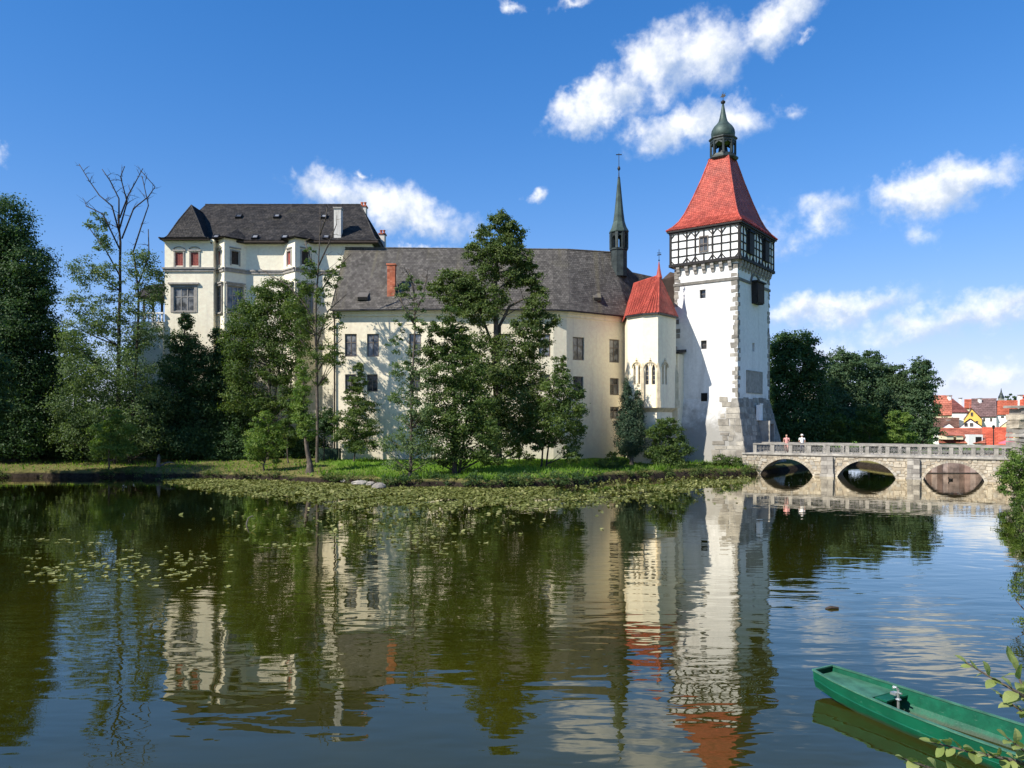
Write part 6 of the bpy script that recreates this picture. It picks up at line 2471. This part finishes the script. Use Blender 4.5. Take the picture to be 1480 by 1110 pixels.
tag(link('lily_carpet', np_mesh('lily_carpet', vv.reshape(-1, 3), np.arange(6 * n).reshape(n, 6), M['lily'], np.clip(RNG.normal(.42, .26, n), 0, 1))), 'dense carpet of yellow-green water lilies along the castle bank', None, kind='stuff')


# weeds and roots overhanging the cut bank
wx = np.concatenate([RNG.uniform(-46, 8, 190), RNG.uniform(8, 22, 70)])
wx = wx[(np.sin(wx * .55 + 1) + .7 * np.sin(wx * 1.7) > -.55) | (wx > 8)]
we = np.interp(wx, EDGE[:, 0], EDGE[:, 1]) + .35 * np.sin(wx * .9) + .22 * np.sin(wx * 2.3 + 1) + .12 * np.sin(wx * 5.1)
wr_ = RNG.uniform(.18, .55, len(wx))
wc = np.stack([wx, we + RNG.uniform(-.25, .5, len(wx)), RNG.uniform(.25, .62, len(wx))], 1)
wv_, wq_, wt_, _ = leaf_cloud(wc, np.stack([wr_ * 1.6, wr_, wr_ * .75], 1), 15000, .15, 14, .8, .4, .4, .3)
ok = wv_.reshape(-1, 4, 3)[:, :, 2].min(1) > .01
wv_ = wv_.reshape(-1, 4, 3)[ok].reshape(-1, 3)
tag(link('bank_weeds', np_mesh('bank_weeds', wv_, np.arange(len(wv_)).reshape(-1, 4), M['leaf_olive'], wt_[ok])), 'ragged weeds hanging over the muddy castle bank', None, kind='stuff')


bx_ = RNG.uniform(-9.5, 7, 90)  # added dark leaves standing in for the black shade along the bank
by_ = np.interp(bx_, EDGE[:, 0], EDGE[:, 1]) + .35 * np.sin(bx_ * .9) + RNG.uniform(-.1, 1.3, 90)
br_r = RNG.uniform(.25, .6, 90)
wv_, wq_, wt_, _ = leaf_cloud(np.stack([bx_, by_, RNG.uniform(.3, .75, 90)], 1), np.stack([br_r * 1.4, br_r, br_r * .8], 1), 9000, .16, 16, .8, .45, .4, .3)
ok = wv_.reshape(-1, 4, 3)[:, :, 2].min(1) > .01
wv_ = wv_.reshape(-1, 4, 3)[ok].reshape(-1, 3)
tag(link('shade_brush', np_mesh('shade_brush', wv_, np.arange(len(wv_)).reshape(-1, 4), M['leaf_dark'], wt_[ok])), 'dark brush added to darken the bank like shade below the tallest trees', None, kind='stuff')


# rocks, stumps and sticks on the bank
def rock(name, label, p, sx, sy, sz, mat='stone', cat='rock', group=None):
    m = MB()
    rr_ = [(0, -.6), (.8, -.45), (1.0, -.05), (.86, .35), (.5, .62), (.12, .72)]
    seg = 9
    vs_, fs = [], []
    for r, z in rr_:
        for k in range(seg):
            g = 2 * math.pi * k / seg
            q = max(.02, r) * random.uniform(.82, 1.15)
            vs_.append((q * math.cos(g) * sx, q * math.sin(g) * sy, z * sz * random.uniform(.88, 1.1)))
    for i in range(len(rr_) - 1):
        for k in range(seg):
            k2 = (k + 1) % seg
            fs.append((i * seg + k, i * seg + k2, (i + 1) * seg + k2, (i + 1) * seg + k))
    fs.append(tuple((len(rr_) - 1) * seg + k for k in range(seg)))
    m.add(vs_, fs)
    o = m.build(name, M[mat])
    place(o, None, Matrix.Translation(p) @ Matrix.Rotation(random.uniform(-.3, .3), 4, 'Z'))
    tag(o, label, cat, group)


RG = 'grey stones at the bank'
for px, py, sx_, sz_, lab in ((500, 696, .62, .3, 'flat grey stone, first of the bank stones left of the boulder'), (521, 699, .75, .32, 'long grey slab beside the dark boulder on the bank'), (548, 704, .55, .42, 'dark rounded boulder at the lily edge'), (536, 700, .4, .28, 'small grey stone wedged between slab and boulder')):
    Y = F * (H - .1) / (py - YH)
    rock('bank_stone', lab, (PX(px, Y), Y, .12), sx_, .45, sz_, 'pier', 'stone', RG)
rock('bank_stone', 'pale flat stone at the waterline below the tower bush', (PX(1065, 70.2), 69.6, .1), .5, .4, .25, 'quoin', 'stone', RG)
t = thing('tree_stump', 'pale broken stump among the dark bushes on the left bank', 'stump', (PX(229, 68.5), 68.5, g0(PX(229, 68.5), 68.5)))
b = MB()
b.tube([Vector((0, 0, -.1)), Vector((0, 0, .3)), Vector((.03, 0, .8)), Vector((.06, 0, 1.15))], [.24, .17, .14, .06], 8)
b.build('trunk', M['deadwood'], t)
b = MB()
b.tube(curve_pts((.2, .1, .15), (1.5, -.1, .35), (0, 0, .35), 6), [.1, .09, .08, .07, .05, .03], 6)
b.build('fallen_limb', M['deadwood'], t)
t = thing('root_stump', 'bleached upright roots at the foot of the slender tree', 'stump', (PX(588, 58.0), 58.0, .25))
b = MB()
for k in range(6):
    a = random.uniform(0, 6.28)
    b.tube(curve_pts((0, 0, 0), (.5 * math.cos(a), .4 * math.sin(a), random.uniform(.3, .9)), (0, 0, .1), 5), [.08, .07, .05, .035, .015], 5)
b.build('roots', M['deadwood'], t)
o = MB()
o.tube([(0, 0, -.2), (.02, 0, .1), (.1, 0, .32), (.3, .02, .42), (.34, 0, .38)], [.035, .035, .03, .025, .01], 6)
o = o.build('bent_stick', M['deadwood'])
place(o, None, Matrix.Translation((PX(356, 36.5), 36.5, 0)))
tag(o, 'bent pale stick poking from the dark water left of centre', 'stick')
o = MB()
o.tube([(-.14, 0, .0), (0, .01, .03), (.2, 0, .02)], [.03, .05, .03], 6)
o = o.build('driftwood', M['dark_wood'])
place(o, None, Matrix.Translation((PX(1201, 20.3), 20.3, 0)))
tag(o, 'tiny brown driftwood piece floating above the boat', 'driftwood')
# duck under the third arch
t = thing('duck', 'small dark duck swimming before the rightmost bridge arch', 'duck', (PX(1374, 63.0), 63.0, 0), R(200))
b = MB()
b.lathe((0, 0, 0), [(.02, -.05), (.1, -.03), (.13, .05), (.09, .12), (.02, .15)], 10)
b.v = [(x * 1.7, y, z) for x, y, z in b.v]
b.tube([(.15, 0, .08), (.2, 0, .17), (.22, 0, .22), (.24, 0, .24)], [.05, .04, .05, .03], 8)
b.tube([(.25, 0, .235), (.31, 0, .225)], [.02, .012], 6)
b.tube([(-.18, 0, .1), (-.28, 0, .16)], [.05, .01], 6)
b.build('body', M['void'], t, smooth=True)
# dark green board fence by the wing corner
t = thing('board_fence', 'low dark green board fence between trunks at the wing corner', 'fence', (PX(472, 72.5), 72.5, 1.0))
gf = mat_plain('dark_green_paint', (.012, .035, .022), .7, .2, 4)
for k in range(11):
    b = MB()
    x = PX(456, 72.5) + k * .22
    b.box(x, x + .205, 72.5, 72.54, .85, ZZ(648, 72.5) + random.uniform(-.02, .02))
    b.build('plank', gf, t, world=True)


# ------------------------------------------------------------------ people on the bridge
def person(label, tx, hgt, shirt, trousers, hair, face_z, arms='rail', hat=None):
    base = BM @ Vector((tx, 1.0, DECK + .14))
    t = thing('person', label, 'person', tuple(base), math.atan2(bd.y, bd.x) + face_z)
    s = hgt / 1.72
    b = MB()
    for sx_ in (-1, 1):
        b.tube([(sx_ * .09, 0, .86), (sx_ * .1, 0, .5), (sx_ * .1, .015, .1), (sx_ * .1, 0, .03)], [.085, .06, .042, .045], 10)
        b.tube([(sx_ * .1, .04, .035), (sx_ * .11, -.14, .03)], [.045, .035], 8)
        el = (sx_ * .27, -.02, 1.12)
        ha = (sx_ * .2, -.3, 1.05)
        b.tube([(sx_ * .17, 0, 1.39), (sx_ * .22, 0, 1.3), el, ha], [.055, .05, .04, .03], 8)
        for k in range(4):
            b.tube([ha, (ha[0] + (k - 1.5) * .02, ha[1] - .07, ha[2] - .01), (ha[0] + (k - 1.5) * .021, ha[1] - .11 - .01 * (k in (1, 2)), ha[2] - .04)], [.016, .012, .009], 6)
        b.tube([ha, (ha[0] - sx_ * .045, ha[1] - .03, ha[2]), (ha[0] - sx_ * .05, ha[1] - .07, ha[2] - .02)], [.016, .012, .009], 6)
    b.lathe((0, 0, 0), [(.12, .84), (.15, .95), (.13, 1.1), (.16, 1.28), (.15, 1.38), (.06, 1.45), (.05, 1.5)], 12)
    b.lathe((0, -.01, 0), [(.03, 1.49), (.07, 1.53), (.082, 1.6), (.085, 1.65), (.07, 1.7), (.02, 1.725)], 12)
    b.tube([(0, -.085, 1.62), (0, -.105, 1.59)], [.012, .016], 6)
    for sx_ in (-1, 1):
        b.tube([(sx_ * .083, 0, 1.63), (sx_ * .095, .01, 1.6)], [.012, .016], 6)
    b.v = [(x * s, y * s, z * s) for x, y, z in b.v]
    o = b.build('body', mat_plain('skin', (.50, .30, .21), .6, .08, 6, bumps=0), t, smooth=True)
    rm = o.modifiers.new('remesh', 'REMESH')
    rm.mode = 'VOXEL'
    rm.voxel_size = .013
    rm.use_smooth_shade = True
    b = MB()
    b.lathe((0, 0, 0), [(.155, .88), (.165, .98), (.15, 1.1), (.175, 1.28), (.165, 1.39), (.075, 1.455)], 14)
    for sx_ in (-1, 1):
        b.tube([(sx_ * .15, 0, 1.39), (sx_ * .22, 0, 1.32), (sx_ * .25, -.01, 1.2)], [.075, .068, .06], 10)
    b.v = [(x * s, y * s, z * s) for x, y, z in b.v]
    b.build('shirt', mat_plain('shirt_cloth', shirt, .85, .08, 5), t, smooth=True)
    b = MB()
    b.lathe((0, 0, 0), [(.11, .78), (.16, .84), (.162, .95)], 14)
    for sx_ in (-1, 1):
        b.tube([(sx_ * .085, 0, .86), (sx_ * .1, 0, .5), (sx_ * .1, .01, .12)], [.1, .075, .06], 10)
    b.v = [(x * s, y * s, z * s) for x, y, z in b.v]
    b.build('trousers', mat_plain('trouser_cloth', trousers, .85, .1, 5), t, smooth=True)
    b = MB()
    if hat:
        b.lathe((0, .0, 0), [(.17, 1.655), (.18, 1.665), (.1, 1.68), (.095, 1.75), (.03, 1.775)], 14)
        nm = 'hat'
    else:
        b.lathe((0, .018, 0), [(.06, 1.52), (.09, 1.58), (.096, 1.66), (.075, 1.725), (.02, 1.745)], 12)
        nm = 'hair'
    b.v = [(x * s, y * s, z * s) for x, y, z in b.v]
    b.build(nm, mat_plain(nm + '_mat', hair, .8, .15, 5), t, smooth=True)


person('person in a pink top leaning on the bridge rail', tB(1134), 1.66, (.62, .30, .27), (.50, .28, .24), (.10, .05, .03), 0)
person('person in a white hat and shirt behind the bridge rail', tB(1156.5), 1.68, (.78, .76, .73), (.12, .12, .15), (.8, .78, .74), .3, hat=True)

# ------------------------------------------------------------------ boat
bo = Vector((5.70, 14.10))
ba = Vector((.49, -.87)).normalized()
boat = thing('rowing_boat', 'green flat-bottomed boat moored at the lower right of the pond', 'boat', (bo.x, bo.y, 0), math.atan2(ba.y, ba.x))
# local x runs from the far square end towards the camera, y across
ST_ = [(0.0, .27, .44, .13), (.5, .385, .41, .05), (1.1, .47, .385, -.02), (1.9, .545, .365, -.06), (2.9, .60, .36, -.10), (3.9, .60, .365, -.10), (4.8, .52, .385, -.03), (5.5, .40, .42, .12)]


def hull_ring(x, hw, zg, zb, t_=0.0):
    """Section points from one gunwale round the bottom to the other."""
    bw = hw * .74
    return [Vector((x, -hw + t_, zg)), Vector((x, -hw * .93 + t_, zg * .45 + zb * .55)), Vector((x, -bw + t_, zb + t_)), Vector((x, 0, zb - .02 + t_)), Vector((x, bw - t_, zb + t_)), Vector((x, hw * .93 - t_, zg * .45 + zb * .55)), Vector((x, hw - t_, zg))]


fine = []
xs_ = np.linspace(0, 5.5, 23)
sx0 = [s[0] for s in ST_]
for x in xs_:
    fine.append((x, *[float(np.interp(x, sx0, [s[k] for s in ST_])) for k in (1, 2, 3)]))
b = MB()
outer = [hull_ring(*f) for f in fine]
inner = [hull_ring(f[0], f[1], f[2], f[3], .025) for f in fine]
for rg, flip, mi in ((outer, False, 0), (inner, True, 1)):
    for i in range(len(rg) - 1):
        for k in range(6):
            f = [rg[i][k], rg[i + 1][k], rg[i + 1][k + 1], rg[i][k + 1]]
            b.face(f[::-1] if not flip else f, .5, mi)
b.face(outer[0], .5)
b.face(inner[0][::-1], .5, 1)
b.face(outer[-1][::-1], .5)
b.face(inner[-1], .5, 1)
b.build('hull', [M['boat'], M['boat_in']], boat, smooth=False)
b = MB()
for k, sg in ((0, -1), (6, 1)):
    for i in range(len(outer) - 1):
        p, q = outer[i][k], outer[i + 1][k]
        b.bar(p + Vector((0, -.012 * sg, .008)), q + Vector((0, -.012 * sg, .008)), .022, .055, (0, 0, 1))
for rg in (outer[0], outer[-1]):
    b.bar(rg[0] + Vector((0, 0, .008)), rg[6] + Vector((0, 0, .008)), .024, .05, (0, 0, 1))
b.build('gunwale', M['boat_deck'], boat)
b = MB()
for side in (-1, 1):      # rubbing strake
    for i in range(len(outer) - 1):
        k = 1 if side < 0 else 5
        b.tube([outer[i][k] + Vector((0, side * .01, .03)), outer[i + 1][k] + Vector((0, side * .01, .03))], .012, 5)
b.build('strake', M['boat'], boat)
b = MB()
dk = [(x, float(np.interp(x, sx0, [q[1] for q in ST_])) - .02, float(np.interp(x, sx0, [q[2] for q in ST_])) - .09) for x in np.linspace(.03, 1.12, 7)]
for (x0_, w0_, z0_), (x1_, w1_, z1_) in zip(dk[:-1], dk[1:]):
    b.face([(x0_, -w0_, z0_), (x1_, -w1_, z1_), (x1_, w1_, z1_), (x0_, w0_, z0_)], .5)
x1_, w1_, z1_ = dk[-1]
b.box(x1_ - .01, x1_ + .02, -w1_, w1_, z1_ - .04, z1_ + .003)
b.build('fore_deck', M['boat_deck'], boat)
b = MB()
b.prism([(-.33, .0), (.33, .0), (.44, .29), (-.44, .29)], -1.13, -1.10, Matrix.Rotation(R(90), 4, 'Z'))
b.build('bulkhead', M['boat_in'], boat)
b = MB()
b.box(1.13, 1.36, -.12, .49, .262, .29)
b.build('thwart', M['boat_in'], boat)
b = MB()
b.box(4.3, 4.62, -.5, .5, .22, .25)
b.build('seat', M['boat_in'], boat)
t = link('mooring_post', (lambda m: (m.tube([(1.42, .1, -.06), (1.42, .1, .46)], .022, 10), m.lathe((1.42, .1, .3), [(.03, -.02), (.05, 0), (.03, .02)], 10), m.mesh('mooring_post', M['steel']))[-1])(MB()), boat)
b = MB()
b.tube([(1.42, .1, .45), (1.40, .07, .50), (1.36, .06, .50), (1.34, .08, .47)], .022, 8)
b.tube([(1.34, .12, .40), (1.50, .07, .42)], .016, 8)
b.box(1.30, 1.40, .05, .16, .36, .40)
b.build('clamp', M['steel'], t)
b = MB()
ch_p = [Vector((1.43, .1, .12)), Vector((1.52, .08, .04)), Vector((1.62, .12, .03)), Vector((1.70, .06, .07)), Vector((1.76, .1, .0)), Vector((1.9, .06, -.02))]
for p, q in zip(ch_p[:-1], ch_p[1:]):
    for s in range(3):
        u_, v_ = p.lerp(q, s / 3), p.lerp(q, (s + .85) / 3)
        b.tube([u_, v_], .009, 6)
b.build('chain', M['steel'], boat)

# ------------------------------------------------------------------ leafy branches hanging in from the right
leafm = []
for k in range(5):
    m = MB()
    L, wv_ = 1.0, random.uniform(.26, .34)
    prof = [(0, .0), (.12, .45), (.3, .88), (.5, 1.0), (.7, .85), (.87, .5), (1, 0)]
    curl = random.uniform(-.12, .16)
    fold = random.uniform(.1, .3)
    mid = [Vector((x, 0, curl * math.sin(x * 3))) for x, _ in prof]
    for s in (-1, 1):
        edge = [Vector((x, s * wv_ * w, curl * math.sin(x * 3) + fold * wv_ * w + random.uniform(-.02, .02))) for x, w in prof]
        for i in range(len(prof) - 1):
            f = [mid[i], mid[i + 1], edge[i + 1], edge[i]]
            m.face(f if s > 0 else f[::-1], .5)
    tt = random.uniform(.35, 1)
    m.t = [tt] * len(m.t)
    leafm.append(m.mesh('leaf', M['leaf_near'], True))


def leafy_branch(label, Y, path, nl, size=.07, base_extra=None):
    pts = [W(px, py, Y + dy) for px, py, dy in path]
    t = thing('leafy_branch', label, 'branch', tuple(pts[0]), group='leafy branches reaching in at the lower right')
    inv = WM[t.name].inverted()
    b = MB()
    sp_ = [poly_at(pts, v) for v in np.linspace(0, 1, 14)]
    if base_extra:
        sp_ = [Vector(base_extra)] + sp_
    b.tube(sp_, [.011 * (1 - .75 * i / (len(sp_) - 1)) for i in range(len(sp_))], 6)
    b.build('stem', M['bark'], t, world=True)
    nl = int(nl * 1.7)
    for k in range(nl):
        v = .12 + .88 * (k + .5) / nl
        p = poly_at(pts, v)
        q = poly_at(pts, min(1, v + .03))
        ax = (q - poly_at(pts, max(0, v - .03))).normalized()
        side = 1 if k % 2 else -1
        dirn = (ax * .6 + Vector((0, 0, 1)) * side * random.uniform(.2, .7) + Vector((random.uniform(-.4, .4), random.uniform(-.7, .2), random.uniform(-.2, .3)))).normalized()
        if k == nl - 1:
            dirn = ax
        upv = Vector((random.uniform(-.4, .2), random.uniform(-.5, .1), 1)).normalized()
        yv = upv.cross(dirn).normalized()
        zv = dirn.cross(yv)
        s = size * random.uniform(.5, .95)
        Mx = Matrix.Translation(p) @ Matrix((dirn, yv, zv)).transposed().to_4x4() @ Matrix.Scale(s, 4)
        link('leaf', random.choice(leafm), t, inv @ Mx)


rootp = W(1560, 1140, 3.0)
bb_ = (rootp.x, rootp.y, g0(rootp.x, rootp.y))
leafy_branch('topmost leafy branch reaching in over the water behind the boat', 3.0, [(1530, 1040, 0), (1470, 1000, -.05), (1430, 978, 0), (1394, 956, .05)], 11, .085, bb_)
leafy_branch('upright leafy shoot at the right picture edge above the boat', 3.1, [(1510, 1060, 0), (1484, 1010, 0), (1466, 960, .05)], 9, .095, bb_)
leafy_branch('dark short leafy spray at the right edge beside the boat rim', 3.3, [(1520, 1050, 0), (1480, 1030, 0), (1445, 1006, 0)], 8, .08, bb_)
leafy_branch('long leafy branch crossing over the near side of the boat', 2.8, [(1540, 1120, 0), (1460, 1098, 0), (1400, 1086, -.05), (1345, 1072, 0)], 16, .075, bb_)
leafy_branch('leafy branch tip at the bottom edge below the boat side', 2.7, [(1480, 1150, 0), (1400, 1125, 0), (1350, 1112, 0), (1304, 1096, 0)], 10, .07, bb_)
leafy_branch('leafy branch at the bottom right corner before the boat hull', 2.75, [(1560, 1150, 0), (1500, 1100, 0), (1455, 1066, 0)], 12, .08, bb_)
print('objects', len(bpy.data.objects), 'tris approx', sum(len(m.polygons) for m in bpy.data.meshes))
